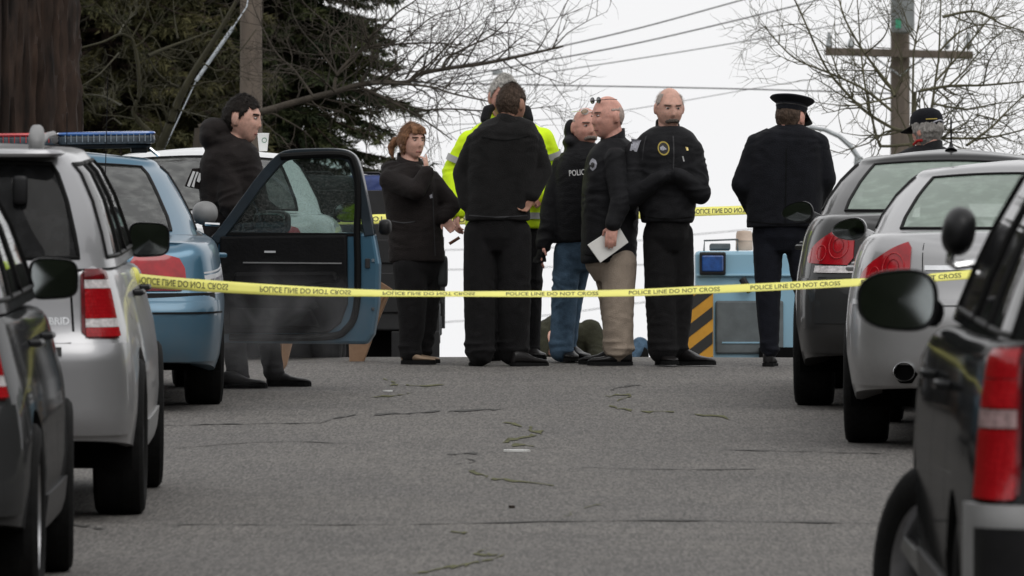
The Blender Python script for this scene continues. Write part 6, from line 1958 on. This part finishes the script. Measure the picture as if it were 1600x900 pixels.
# ================================================================ trees, poles, wires
def bark(n, c, var=.45): return mat(n, c, .95, var=var, scale=9, bump=.9, bscale=22, stretch=(1, 1, .18))
M['bark_dark'] = bark('bark_dark', (.026, .0145, .0095), .85)
M['bark_grey'] = bark('bark_grey', (.050, .041, .031))
M['bark_moss'] = bark('bark_moss', (.085, .078, .045))
M['bark_moss2'] = bark('bark_moss2', (.040, .037, .020))
M['twig'] = bark('twig', (.115, .10, .06))
M['pole_wood'] = bark('pole_wood', (.13, .105, .085), .3)
def needles(n, a, b):
    m = mat(n, a, .8, spec=.2); N, L = m.node_tree.nodes, m.node_tree.links
    tc = N.new('ShaderNodeTexCoord'); t = N.new('ShaderNodeTexNoise'); t.inputs['Scale'].default_value = 2.6; t.inputs['Detail'].default_value = 6
    L.new(tc.outputs['Object'], t.inputs['Vector']); r = N.new('ShaderNodeValToRGB')
    r.color_ramp.elements[0].position = .35; r.color_ramp.elements[1].position = .66
    r.color_ramp.elements[0].color = (*a, 1); r.color_ramp.elements[1].color = (*b, 1)
    L.new(t.outputs['Fac'], r.inputs['Fac']); L.new(r.outputs[0], N['Principled BSDF'].inputs['Base Color'])
    return m
M['needle_a'] = needles('needle_a', (.018, .028, .013), (.058, .064, .024))
M['needle_b'] = needles('needle_b', (.028, .031, .013), (.092, .084, .036))
M['needle_c'] = needles('needle_c', (.020, .026, .014), (.060, .060, .028))

def tubes(paths, n=5):
    """many branch tubes as one mesh; paths = [(pts Nx3, radii N)]"""
    V, Fc = [], []; o = 0
    ang = np.arange(n) * 2 * math.pi / n; ca, sa = np.cos(ang), np.sin(ang)
    for pts, rad in paths:
        pts = np.asarray(pts, float); rad = np.asarray(rad, float); m = len(pts)
        d = np.gradient(pts, axis=0); d /= np.linalg.norm(d, axis=1)[:, None] + 1e-9
        ref = np.where(np.abs(d[:, 2:3]) < .9, np.array([[0, 0, 1.]]), np.array([[1., 0, 0]]))
        u = np.cross(d, ref); u /= np.linalg.norm(u, axis=1)[:, None] + 1e-9; v = np.cross(d, u)
        ring = pts[:, None, :] + rad[:, None, None] * (u[:, None, :] * ca[None, :, None] + v[:, None, :] * sa[None, :, None])
        V.append(ring.reshape(-1, 3))
        i, j = np.meshgrid(np.arange(m - 1), np.arange(n), indexing='ij'); k = (j + 1) % n
        Fc.append(np.stack([o + i * n + j, o + i * n + k, o + (i + 1) * n + k, o + (i + 1) * n + j], -1).reshape(-1, 4))
        o += m * n
    return np.concatenate(V), np.concatenate(Fc)

def np_obj(name, V, Fc, m, parent, smooth=True):
    me = bpy.data.meshes.new(name)
    nv, nf, k = len(V), len(Fc), Fc.shape[1]
    me.vertices.add(nv); me.vertices.foreach_set('co', V.astype(np.float32).ravel())
    me.loops.add(nf * k); me.loops.foreach_set('vertex_index', Fc.astype(np.int32).ravel())
    me.polygons.add(nf); me.polygons.foreach_set('loop_start', (np.arange(nf) * k).astype(np.int32)); me.polygons.foreach_set('loop_total', np.full(nf, k, np.int32))
    me.update(calc_edges=True); me.materials.append(m)
    if smooth: me.polygons.foreach_set('use_smooth', [True] * nf)
    o = bpy.data.objects.new(name, me); col.objects.link(o)
    if parent is not None: o.parent = parent
    return o

def conifer(xp, Y, H, rmax, label, m, seed, zlo=4.2, zhi=8.6, droop=.45, dens=1.0, z_start=1.6):
    r_ = np.random.default_rng(seed)
    X = (xp - 800) / F * Y; g0 = gz(Y, min(abs(X), 6)) - .15
    root = empty('conifer_tree', (X, Y, g0)); tag(root, label, 'tree', 'evergreens behind the parked cars')
    tp = [((.03 * math.sin(z * .8 + seed), .03 * math.cos(z * .7), z), .17 * (1 - z / H) + .02) for z in np.linspace(0, H, 14)]
    V, Fc = tubes([([p for p, _ in tp], [q for _, q in tp])], 10); np_obj('trunk', V, Fc, M['bark_dark'], root)
    paths = []; B = []
    z = z_start
    while z < H - .3:
        zw = z + g0
        vis = zlo < zw < zhi
        nb = int((7 if vis else 4) * dens) + 1
        for q in range(nb):
            a = r_.uniform(0, 2 * math.pi); Lb = rmax * (1 - z / H) ** .7 * r_.uniform(.6, 1.12) + .15
            t = np.linspace(0, 1, 9)
            up = r_.uniform(-.05, .22)
            side = r_.uniform(-.18, .18)
            rr = Lb * t
            px_ = rr * np.cos(a + side * t); py_ = rr * np.sin(a + side * t)
            pz = z + Lb * (up * t - droop * t ** 1.8 + .16 * t ** 4)
            pts = np.stack([px_, py_, pz], 1)
            paths.append((pts, .022 * (1 - t * .85) * (Lb / 1.5) + .003))
            nt = int((34 if vis else 9) * Lb * dens)
            tt = r_.uniform(.18, 1, nt)
            base = np.stack([np.interp(tt, t, pts[:, c]) for c in range(3)], 1)
            dirb = np.stack([np.interp(tt, t, np.gradient(pts[:, c])) for c in range(3)], 1); dirb /= np.linalg.norm(dirb, axis=1)[:, None]
            lat = np.stack([-dirb[:, 1], dirb[:, 0], np.zeros(nt)], 1) * r_.choice([-1, 1], nt)[:, None]
            td = dirb * r_.uniform(.5, 1.0, nt)[:, None] + lat * r_.uniform(.3, .9, nt)[:, None] + np.array([0, 0, -1]) * r_.uniform(.0, .55, nt)[:, None]
            td /= np.linalg.norm(td, axis=1)[:, None]
            tl = r_.uniform(.12, .34, nt) * (1.15 - .4 * tt)
            nbld = 9 if vis else 5
            s = r_.uniform(0.05, 1, (nt, nbld))
            p0 = base[:, None, :] + td[:, None, :] * (tl[:, None] * s)[..., None]
            rd_ = r_.normal(size=(nt, nbld, 3)); rd_ -= (rd_ * td[:, None, :]).sum(-1, keepdims=True) * td[:, None, :]
            rd_ /= np.linalg.norm(rd_, axis=-1, keepdims=True)
            bd = td[:, None, :] * .75 + rd_ * .65; bd /= np.linalg.norm(bd, axis=-1, keepdims=True)
            bl = r_.uniform(.05, .12, (nt, nbld, 1)); wv = np.cross(bd, r_.normal(size=(nt, nbld, 3))); wv /= np.linalg.norm(wv, axis=-1, keepdims=True) + 1e-9
            ww = r_.uniform(.008, .016, (nt, nbld, 1)) * (1 if vis else 1.7)
            tri = np.stack([p0 - wv * ww, p0 + wv * ww, p0 + bd * bl], 2).reshape(-1, 3, 3)
            B.append(tri)
        z += r_.uniform(.12, .24) if vis else r_.uniform(.3, .5)
    V, Fc = tubes(paths, 4); np_obj('branches', V, Fc, M['bark_dark'], root)
    T = np.concatenate(B); V = T.reshape(-1, 3); np_obj('crown', V, np.arange(len(V)).reshape(-1, 3), m, root, smooth=False)
    return root

for args in [(175, 99, 12.5, 2.5, 'broad dark conifer just right of the great trunk', 'needle_b', 11),
             (300, 103, 13, 2.5, 'olive conifer behind the man at the car door', 'needle_b', 12),
             (432, 101, 13, 2.1, 'dark conifer with drooping boughs against the sky above the white car', 'needle_a', 13),
             (90, 112, 14, 3.0, 'far conifer mostly hidden behind the great trunk', 'needle_c', 14),
             (235, 115, 14, 3.0, 'far conifer filling the gap above the light bar', 'needle_a', 15),
             (368, 114, 14, 2.5, 'far conifer directly behind the left utility pole', 'needle_c', 16)]:
    conifer(*args[:5], M[args[5]], args[6], dens=1.5, z_start=5.7 if args[0] in (432, 300, 368) else 2.6)

# great cedar trunk at the left edge
def great_trunk():
    Y = 76.0; X = -4.25; g0 = gz(Y, 4) - .1
    root = empty('cedar_tree', (X, Y, g0)); tag(root, 'massive dark reddish tree trunk at the left edge', 'tree')
    mb = MB(); rs = []; n = 160
    for z in np.linspace(0, 9, 150):
        R0 = .80 + .55 * math.exp(-z / .7) - .018 * z
        ring = []
        for k in range(n):
            a = 2 * math.pi * k / n
            f = noise.noise(Vector((math.cos(a) * 5.0, math.sin(a) * 5.0, z * .35))) * .09 - abs(noise.noise(Vector((math.cos(a) * 12, math.sin(a) * 12, z * 1.6 + 9)))) * .22 + .05 * math.cos(3 * a + .4)
            ring.append((R0 * (1 + f) * math.cos(a) + .02 * z, R0 * (1 + f) * math.sin(a), z))
        rs.append(ring)
    mb.rings(rs); mb.build('trunk', M['bark_dark'], root)
    # upper crown, out of the frame
    B = []
    r_ = np.random.default_rng(5); paths = []
    for q in range(46):
        a = r_.uniform(0, 2 * math.pi); z = r_.uniform(6.6, 9); Lb = r_.uniform(1.2, 2.6); t = np.linspace(0, 1, 7)
        pts = np.stack([np.cos(a) * (.6 + Lb * t), np.sin(a) * (.6 + Lb * t), z + Lb * (.15 * t - .3 * t * t)], 1)
        paths.append((pts, .04 * (1 - .8 * t)))
        m_ = 260; tt = r_.uniform(.2, 1, m_); p0 = np.stack([np.interp(tt, t, pts[:, c]) for c in range(3)], 1) + r_.normal(size=(m_, 3)) * .13
        d = r_.normal(size=(m_, 3)); d /= np.linalg.norm(d, axis=1)[:, None]; w_ = np.cross(d, r_.normal(size=(m_, 3))); w_ /= np.linalg.norm(w_, axis=1)[:, None]
        B.append(np.stack([p0 - w_ * .014, p0 + w_ * .014, p0 + d * .12], 1))
    V, Fc = tubes(paths, 5); np_obj('branches', V, Fc, M['bark_dark'], root)
    V = np.concatenate(B).reshape(-1, 3); np_obj('crown', V, np.arange(len(V)).reshape(-1, 3), M['needle_c'], root, False)
great_trunk()

def grow(paths, p, d, ln, r, depth, r_, curl=.25, up=.1, forks=(2, 4), flat=.6):
    """twig growth: appends tubes"""
    n = 6; pts = [p.copy()]; q = p.copy(); dd = d.copy()
    for i in range(n):
        dd = dd + r_.normal(size=3) * np.array([curl, curl * flat, curl]) * .5 + np.array([0, 0, up * .25]); dd /= np.linalg.norm(dd)
        q = q + dd * ln / n; pts.append(q.copy())
    t = np.linspace(0, 1, n + 1)
    paths.append((np.array(pts), r * (1 - .7 * t)))
    if depth > 0:
        for k in range(r_.integers(*forks)):
            i = r_.integers(2, n + 1); a = r_.uniform(.4, 1.0) * r_.choice([-1, 1])
            dv = (pts[i] - pts[i - 1]); dv /= np.linalg.norm(dv)
            sd = np.array([-dv[2], r_.uniform(-.5, .5), dv[0]])
            nd = dv * math.cos(a) + sd * math.sin(a); nd /= np.linalg.norm(nd)
            grow(paths, np.array(pts[i]), nd, ln * r_.uniform(.45, .75), max(r * .55, .0022), depth - 1, r_, curl, up, forks, flat)

def traced_tree(name, label, Y, limbs, base, m, seed, rpx=4.0, twigs=9, tl=.5, spread=.5, up=.1, trunk_r=.14):
    """bare tree: limbs read off the photograph at one distance, given depth, then twigs grown from them"""
    r_ = np.random.default_rng(seed)
    bX = (base[0] - 800) / F * Y; g0 = gz(Y, min(abs(bX), 6)) - .1
    root = empty(name, (bX, Y, g0)); tag(root, label, 'tree')
    org = np.array([bX, Y, g0])
    paths = []
    b3 = np.array(px(base[0], base[1], Y)) - org
    for i, (pl, r0) in enumerate(limbs):
        d = catmull(pl, 6); dy0, dy1 = (0, r_.uniform(-1, 1) * spread * 2)
        L_ = np.linspace(0, 1, len(d))
        pts = np.array([np.array(px(x, y, Y + dy0 + (dy1 - dy0) * l)) for (x, y), l in zip(d, L_)]) - org
        if isinstance(pl[0], tuple) and abs(pl[0][0] - base[0]) < 3: pts[0] = b3
        k = Y / F
        paths.append((pts, r0 * k * (1 - .72 * L_)))
        ln = np.linalg.norm(np.diff(pts, axis=0), axis=1).sum()
        for q in range(int(twigs * ln)):
            j = r_.integers(2, len(pts) - 1); dv = pts[j] - pts[j - 1]; dv /= np.linalg.norm(dv)
            a = r_.uniform(.35, 1.1) * r_.choice([-1, 1]); sd = np.array([-dv[2], r_.uniform(-.6, .6), dv[0]])
            nd = dv * math.cos(a) + sd * math.sin(a); nd /= np.linalg.norm(nd)
            rr = r0 * k * (1 - .72 * L_[j])
            grow(paths, pts[j], nd, tl * r_.uniform(.4, 1.2), min(rr * .6, .010), 2, r_, .30, up)
    V, Fc = tubes(paths, 5); np_obj('crown', V, Fc, m, root)
    tr = [(np.array([[0, 0, 0], [0.0, 0, b3[2] * .5], [b3[0] * .6, 0, b3[2] * .85], b3]), np.array([trunk_r * 1.5, trunk_r, trunk_r * .75, trunk_r * .28]))]
    V, Fc = tubes(tr, 10); np_obj('trunk', V, Fc, m, root)
    return root

z7 = lambda pts: [(380 + x / 3, y / 3) for x, y in pts]
traced_tree('bare_tree', 'bare deciduous tree spreading thin branches across the sky above the woman', 88.0, [
    ([(310, 200)] + z7([(100, 520), (200, 490), (330, 455), (430, 430), (530, 400), (640, 385), (760, 385), (820, 350), (930, 325), (1130, 297), (1300, 262), (1500, 215)]), 6.5),
    (z7([(600, 390), (700, 390), (870, 405), (990, 440), (1130, 470), (1210, 485)]), 2.6),
    (z7([(570, 415), (660, 460), (760, 510), (860, 570), (980, 655)]), 3.0),
    (z7([(425, 425), (440, 350), (510, 270), (585, 220), (740, 205), (900, 200), (1040, 212)]), 3.2),
    (z7([(585, 215), (600, 170), (660, 120), (720, 60), (800, 5), (850, -40)]), 2.6),
    (z7([(930, 325), (960, 270), (1060, 215), (1170, 160), (1260, 70), (1300, -20)]), 2.2),
    (z7([(800, 520), (960, 510), (1160, 520), (1330, 510), (1500, 490)]), 1.8),
    (z7([(600, 385), (640, 330), (740, 320), (830, 340)]), 1.6),
    (z7([(760, 370), (830, 270), (930, 190), (1000, 120), (1020, 0)]), 1.7),
    (z7([(510, 265), (480, 200), (430, 140), (300, 30), (260, -30)]), 1.8),
    (z7([(330, 455), (240, 330), (150, 240), (60, 60), (30, -40)]), 2.2),
    (z7([(430, 430), (330, 340), (220, 300), (130, 310)]), 1.6),
    (z7([(440, 350), (360, 240), (280, 150), (230, 60), (215, -20)]), 1.6),
    (z7([(500, 450), (600, 520), (720, 640), (760, 760)]), 1.5),
    (z7([(820, 350), (930, 240), (1090, 90), (1130, 10)]), 1.5),
    (z7([(740, 205), (830, 120), (900, 70), (1000, 40), (1090, -10)]), 1.4)], (310, 200), M['bark_grey'], 21, twigs=12, tl=.55, spread=.6)

z6 = lambda pts: [(x / 4, y / 4) for x, y in pts]
traced_tree('bare_tree', 'tangled mossy bare tree with a leaning stem left of the utility pole', 90.0, [
    ([(250, 228)] + z6([(1050, 800), (1110, 640), (1210, 450), (1350, 230), (1480, 0), (1540, -120)]), 8.5),
    (z6([(1000, 880), (840, 720), (870, 580), (860, 400), (830, 260), (790, 220), (740, 215), (640, 260), (490, 300)]), 4.5),
    (z6([(920, 350), (1010, 310), (1100, 275), (1210, 235), (1350, 180)]), 4.0),
    (z6([(1110, 540), (1040, 510), (970, 440), (930, 370)]), 3.4),
    (z6([(740, 215), (780, 140), (850, 80)]), 1.8), (z6([(760, 660), (640, 600), (530, 590)]), 2.2),
    (z6([(870, 400), (910, 480), (900, 570), (860, 610)]), 1.8), (z6([(740, 330), (620, 460), (500, 540)]), 1.6),
    (z6([(650, 300), (660, 380), (560, 440), (500, 470)]), 1.5), (z6([(1110, 240), (1090, 120), (1080, 0)]), 1.8),
    (z6([(1210, 450), (1270, 400), (1380, 440), (1520, 290), (1600, 180)]), 2.0), (z6([(1100, 680), (1250, 720), (1330, 740)]), 2.0),
    (z6([(900, 660), (1000, 655), (1080, 690)]), 1.8), (z6([(1370, 50), (1390, 150), (1330, 260)]), 2.0), (z6([(760, 780), (700, 740), (640, 800)]), 1.6),
    (z6([(740, 150), (640, 60), (560, -20)]), 1.6)], (250, 228), M['bark_moss2'], 22, twigs=6, tl=.45, spread=.8)

z8 = lambda pts: [(1150 + x / 3.462, y / 3.462) for x, y in pts]
traced_tree('bare_tree', 'bare deciduous tree with knobbly twigs around the right utility pole', 84.0, [
    ([(1425, 225)] + z8([(935, 720), (845, 690), (700, 600), (570, 470), (480, 350), (380, 130), (320, 0), (290, -60)]), 3.4),
    ([(1425, 225)] + z8([(800, 790), (770, 760), (710, 520), (680, 300), (665, 100), (655, -40)]), 2.6),
    (z8([(860, 520), (830, 460), (700, 290), (600, 120), (560, 0), (540, -60)]), 2.8),
    (z8([(845, 600), (690, 480), (520, 400), (330, 320), (220, 220), (155, 140)]), 2.4),
    ([(1425, 225)] + z8([(1030, 700), (1060, 580), (1080, 440), (1100, 280), (1110, 0), (1115, -60)]), 3.0),
    (z8([(950, 500), (1150, 465), (1340, 460), (1558, 440), (1680, 420)]), 2.8),
    (z8([(850, 525), (700, 560), (580, 570), (420, 550)]), 1.8),
    ([(1425, 225)] + z8([(1110, 750), (1350, 745), (1558, 700), (1700, 640)]), 2.6),
    (z8([(1250, 785), (1380, 690), (1470, 600), (1558, 520), (1660, 450)]), 2.4),
    (z8([(960, 300), (980, 180), (1000, 60), (1010, -40)]), 1.8),
    (z8([(1080, 440), (1180, 330), (1290, 200), (1400, 60), (1440, -40)]), 2.2),
    (z8([(1100, 280), (1200, 180), (1330, 130), (1460, 150), (1600, 190)]), 1.8),
    (z8([(1340, 460), (1370, 330), (1440, 240), (1560, 210)]), 1.6),
    (z8([(1150, 465), (1240, 380), (1330, 270), (1500, 120), (1600, 60)]), 1.8),
    (z8([(1070, 560), (1250, 590), (1400, 560), (1558, 545)]), 2.0),
    (z8([(1120, 90), (1300, 60), (1440, 130), (1558, 170), (1650, 240)]), 2.4),
    (z8([(1300, 620), (1440, 660), (1558, 760)]), 1.6), (z8([(700, 290), (800, 200), (830, 100), (800, 0)]), 1.6), (z8([(570, 470), (520, 300), (430, 200), (220, 90)]), 1.6)],
    (1425, 225), M['bark_moss'], 23, twigs=11, tl=.5, spread=.6, up=.15, trunk_r=.09)

# evergreen sprays at the right edge
conifer(1840, 96, 11, 2.2, 'evergreen tree whose tips show at the right edge', M['needle_b'], 31, 4.5, 8)

# ---------------------------------------------------------------- utility poles
def utility_pole(xp, Y, r, label, top=11.5):
    X = (xp - 800) / F * Y; g0 = gz(Y, 4) - .3
    root = empty('utility_pole', (X, Y, g0)); tag(root, label, 'pole', 'wooden utility poles')
    MB().tube([(0, 0, 0), (0, 0, 5), (0, 0, top)], [r * 1.12, r, r * .82], 20).build('shaft', M['pole_wood'], root)
    return root, X, Y, g0
M['galv'] = mat('galvanised', (.34, .36, .37), .5, metal=.4, var=.2)
M['wire'] = mat('wire', (.035, .035, .035), .6)
pr_, XR, YR, gR = utility_pole(1407, 122, .145, 'wooden utility pole with crossarm and transformer on the right')
def LR(x, y, dy=0): return px(x, y, YR + dy) - Vector((XR, YR, gR))
a, b_ = LR(1290, 80, -.2), LR(1521, 86, -.2)
arm = MB().box((a + b_) / 2, ((b_ - a).length, .09, .10), Matrix.Rotation(-math.atan2(b_.z - a.z, b_.x - a.x), 3, 'Y')).build('crossarm', M['pole_wood'], pr_, smooth=False, bevel=.008)
for xx in (1296, 1330, 1480, 1514):
    c0 = LR(xx, 77, -.2); s_ = 1 if xx in (1296, 1514) else .5
    MB().tube([c0, c0 + Vector((0, 0, .05)), c0 + Vector((0, 0, .10)), c0 + Vector((0, 0, .16 * s_ + .06))], [.02, .05, .035, .02], 10).build('insulator', M['galv'], arm)
for xx in (1360, 1452): MB().tube([LR(xx, 84, -.18), LR(1407, 118, -.15)], .012, 6).build('brace', M['galv'], arm)
tf = MB(); c0 = LR(1411, 50, -.42); n = 24
tf.rings([[c0 + Vector((r * math.cos(2 * math.pi * k / n), r * math.sin(2 * math.pi * k / n), z)) for k in range(n)] for r, z in ((.05, -.02), (.13, .0), (.15, .05), (.15, .62), (.16, .64), (.10, .70), (.01, .72))])
tfo = tf.build('transformer', M['galv'], pr_)
MB().box(LR(1404, 36, -.58), (.07, .012, .12)).build('transformer_label', mat('green_label', (.04, .30, .17), .5), tfo, smooth=False)
MB().box(LR(1407, 40, -.2), (.08, .3, .1)).build('transformer_bracket', M['galv'], tfo, smooth=False)
pl_, XL, YL, gL = utility_pole(392, 94, .112, 'plain wooden utility pole between the conifers on the left')
gw = MB().tube([px(364, 42, 93.6), px(306, 126, 93.6)], .018, 8)
gw.tube([px(364, 42, 93.6), px(385, 10, 93.8), px(392, -30, 94)], .006, 6)
bt = px(306, 126, 93.6); gnd = Vector((bt.x - 2.6, 93.6, gz(93.6, 5)))
gw.tube([bt, gnd], .006, 6)
tag(gw.build('guy_wire', mat('guy_guard', (.42, .46, .50), .4, var=.3)), 'pale guy wire guard leaning beside the left utility pole', 'cable')
def wire(pts, Ys, r, label):
    d = catmull(pts, 14); t = np.linspace(0, 1, len(d))
    P = [px(x, y, Ys[0] + (Ys[1] - Ys[0]) * q) for (x, y), q in zip(d, t)]
    o = MB().tube(P, r, 5).build('overhead_wire', M['wire']); tag(o, label, 'wire', 'overhead wires')
wire([(392, 116), (640, 128), (870, 133), (1130, 138), (1407, 146)], (113, 122), 0.0084, 'nearly level overhead wire between the two utility poles')
wire([(392, 170), (700, 122), (820, 100), (1000, 66), (1245, 8), (1407, -36)], (113, 122), 0.0091, 'steep overhead wire, lower of the sloping pair')
wire([(392, 150), (700, 104), (800, 88), (980, 48), (1150, 2), (1407, -70)], (113, 122), 0.0091, 'steep overhead wire, upper of the sloping pair')
wire([(392, 190), (700, 135), (860, 112), (1080, 78), (1300, 40), (1407, 18)], (113, 122), 0.0063, 'faint thin overhead wire meeting the transformer pole')
wire([(392, 205), (560, 200), (900, 182), (1240, 128), (1407, 110)], (113, 122), 0.0042, 'faintest overhead wire passing behind the standing group')
M['wire_far'] = M['wire']
wire([(200, 384), (560, 393), (720, 390), (900, 385), (1090, 366), (1260, 352), (1500, 340)], (170, 170), .0065, 'far low wire seen between the legs at hip height')
wire([(200, 420), (560, 424), (720, 421), (900, 416), (1260, 408), (1500, 400)], (170, 170), .0065, 'far low wire seen just above the front tape')
wire([(300, 520), (640, 508), (700, 503), (860, 492), (1010, 472), (1300, 440)], (170, 170), .007, 'far low wire seen near knee height between the legs')
bx3 = MB().box(px(777, 113, 121), (.13, .12, .06)); tag(bx3.build('splice_box', M['galv'], smooth=False, bevel=.008), 'small grey splice box on the wire above the fluorescent jacket', 'box')
# posts that carry the far wires, outside the frame
for xx in (196, 1502):
    q = px(xx, 340 if xx > 800 else 384, 170)
# ---------------------------------------------------------------- street lamp down the hill
def street_lamp():
    Y = 112; q = px(1342, 240, Y); g0 = gz(Y, 4)
    root = empty('street_lamp', (q.x, Y, g0 - .2)); tag(root, 'grey street lamp arm curving up behind the charcoal sedan', 'street lamp')
    L = lambda x, y: px(x, y, Y) - root.location
    MB().tube([(0, 0, 0), (0, 0, L(1342, 262).z), L(1342, 245)], [.09, .06, .05], 14).build('post', M['galv'], root)
    MB().tube([Vector(p) for p in [L(1342, 247), L(1330, 229), L(1312, 213), L(1290, 203), L(1268, 199), L(1255, 199)]], [.032, .03, .028, .025, .022, .02], 10).build('arm', M['galv'], root)
    mb = MB(); superell(mb, L(1247, 200), (.14, .07, .035), .8, .8); mb.build('lamp_head', M['galv'], root)
street_lamp()
# far posts carrying the low wires
for xx, yy, lab in ((196, 375, 'far wooden pole hidden behind the cars on the left'), (1505, 330, 'far wooden pole hidden behind the sedans on the right')):
    q = px(xx, yy, 170); m_ = MB().tube([(q.x, 170, gz(170, 6) - .2), (q.x, 170, q.z)], [.15, .12], 12); m_.box((q.x, 170, q.z - .2), (1.6, .1, .1)); tag(m_.build('utility_pole', M['pole_wood']), lab, 'pole', 'wooden utility poles')

# ---------------------------------------------------------------- exhaust vapour behind the police car
def vapour():
    m = bpy.data.materials.new('vapour'); m.use_nodes = True; N, L = m.node_tree.nodes, m.node_tree.links; N.clear()
    o = N.new('ShaderNodeOutputMaterial'); v = N.new('ShaderNodeVolumePrincipled'); v.inputs['Color'].default_value = (.8, .8, .82, 1)
    tc = N.new('ShaderNodeTexCoord'); t = N.new('ShaderNodeTexNoise'); t.inputs['Scale'].default_value = 3.2; t.inputs['Detail'].default_value = 4; t.inputs['Distortion'].default_value = .8
    L.new(tc.outputs['Object'], t.inputs['Vector'])
    mr = N.new('ShaderNodeMapRange'); mr.inputs['From Min'].default_value = .44; mr.inputs['From Max'].default_value = .75; mr.inputs['To Max'].default_value = 1.1
    L.new(t.outputs['Fac'], mr.inputs['Value'])
    ln = N.new('ShaderNodeVectorMath'); ln.operation = 'LENGTH'
    mp = N.new('ShaderNodeMapping'); mp.inputs['Scale'].default_value = (1 / .75, 1 / .5, 1 / .42); L.new(tc.outputs['Object'], mp.inputs[0]); L.new(mp.outputs[0], ln.inputs[0])
    fo = N.new('ShaderNodeMapRange'); fo.inputs['From Min'].default_value = 1.0; fo.inputs['From Max'].default_value = .2; L.new(ln.outputs['Value'], fo.inputs['Value'])
    mu = N.new('ShaderNodeMath'); mu.operation = 'MULTIPLY'; L.new(mr.outputs[0], mu.inputs[0]); L.new(fo.outputs[0], mu.inputs[1]); L.new(mu.outputs[0], v.inputs['Density'])
    L.new(v.outputs[0], o.inputs['Volume'])
    mb = MB(); mb.ell((0, 0, 0), (.75, .5, .42), 24, 14); ob = mb.build('exhaust_vapour', m); X = (405 - 800) / F * 57.9
    ob.location = (X, 57.9, gz(57.9, X) + .46); tag(ob, 'thin grey exhaust vapour drifting behind the blue police car', 'vapour', kind='stuff')
vapour()
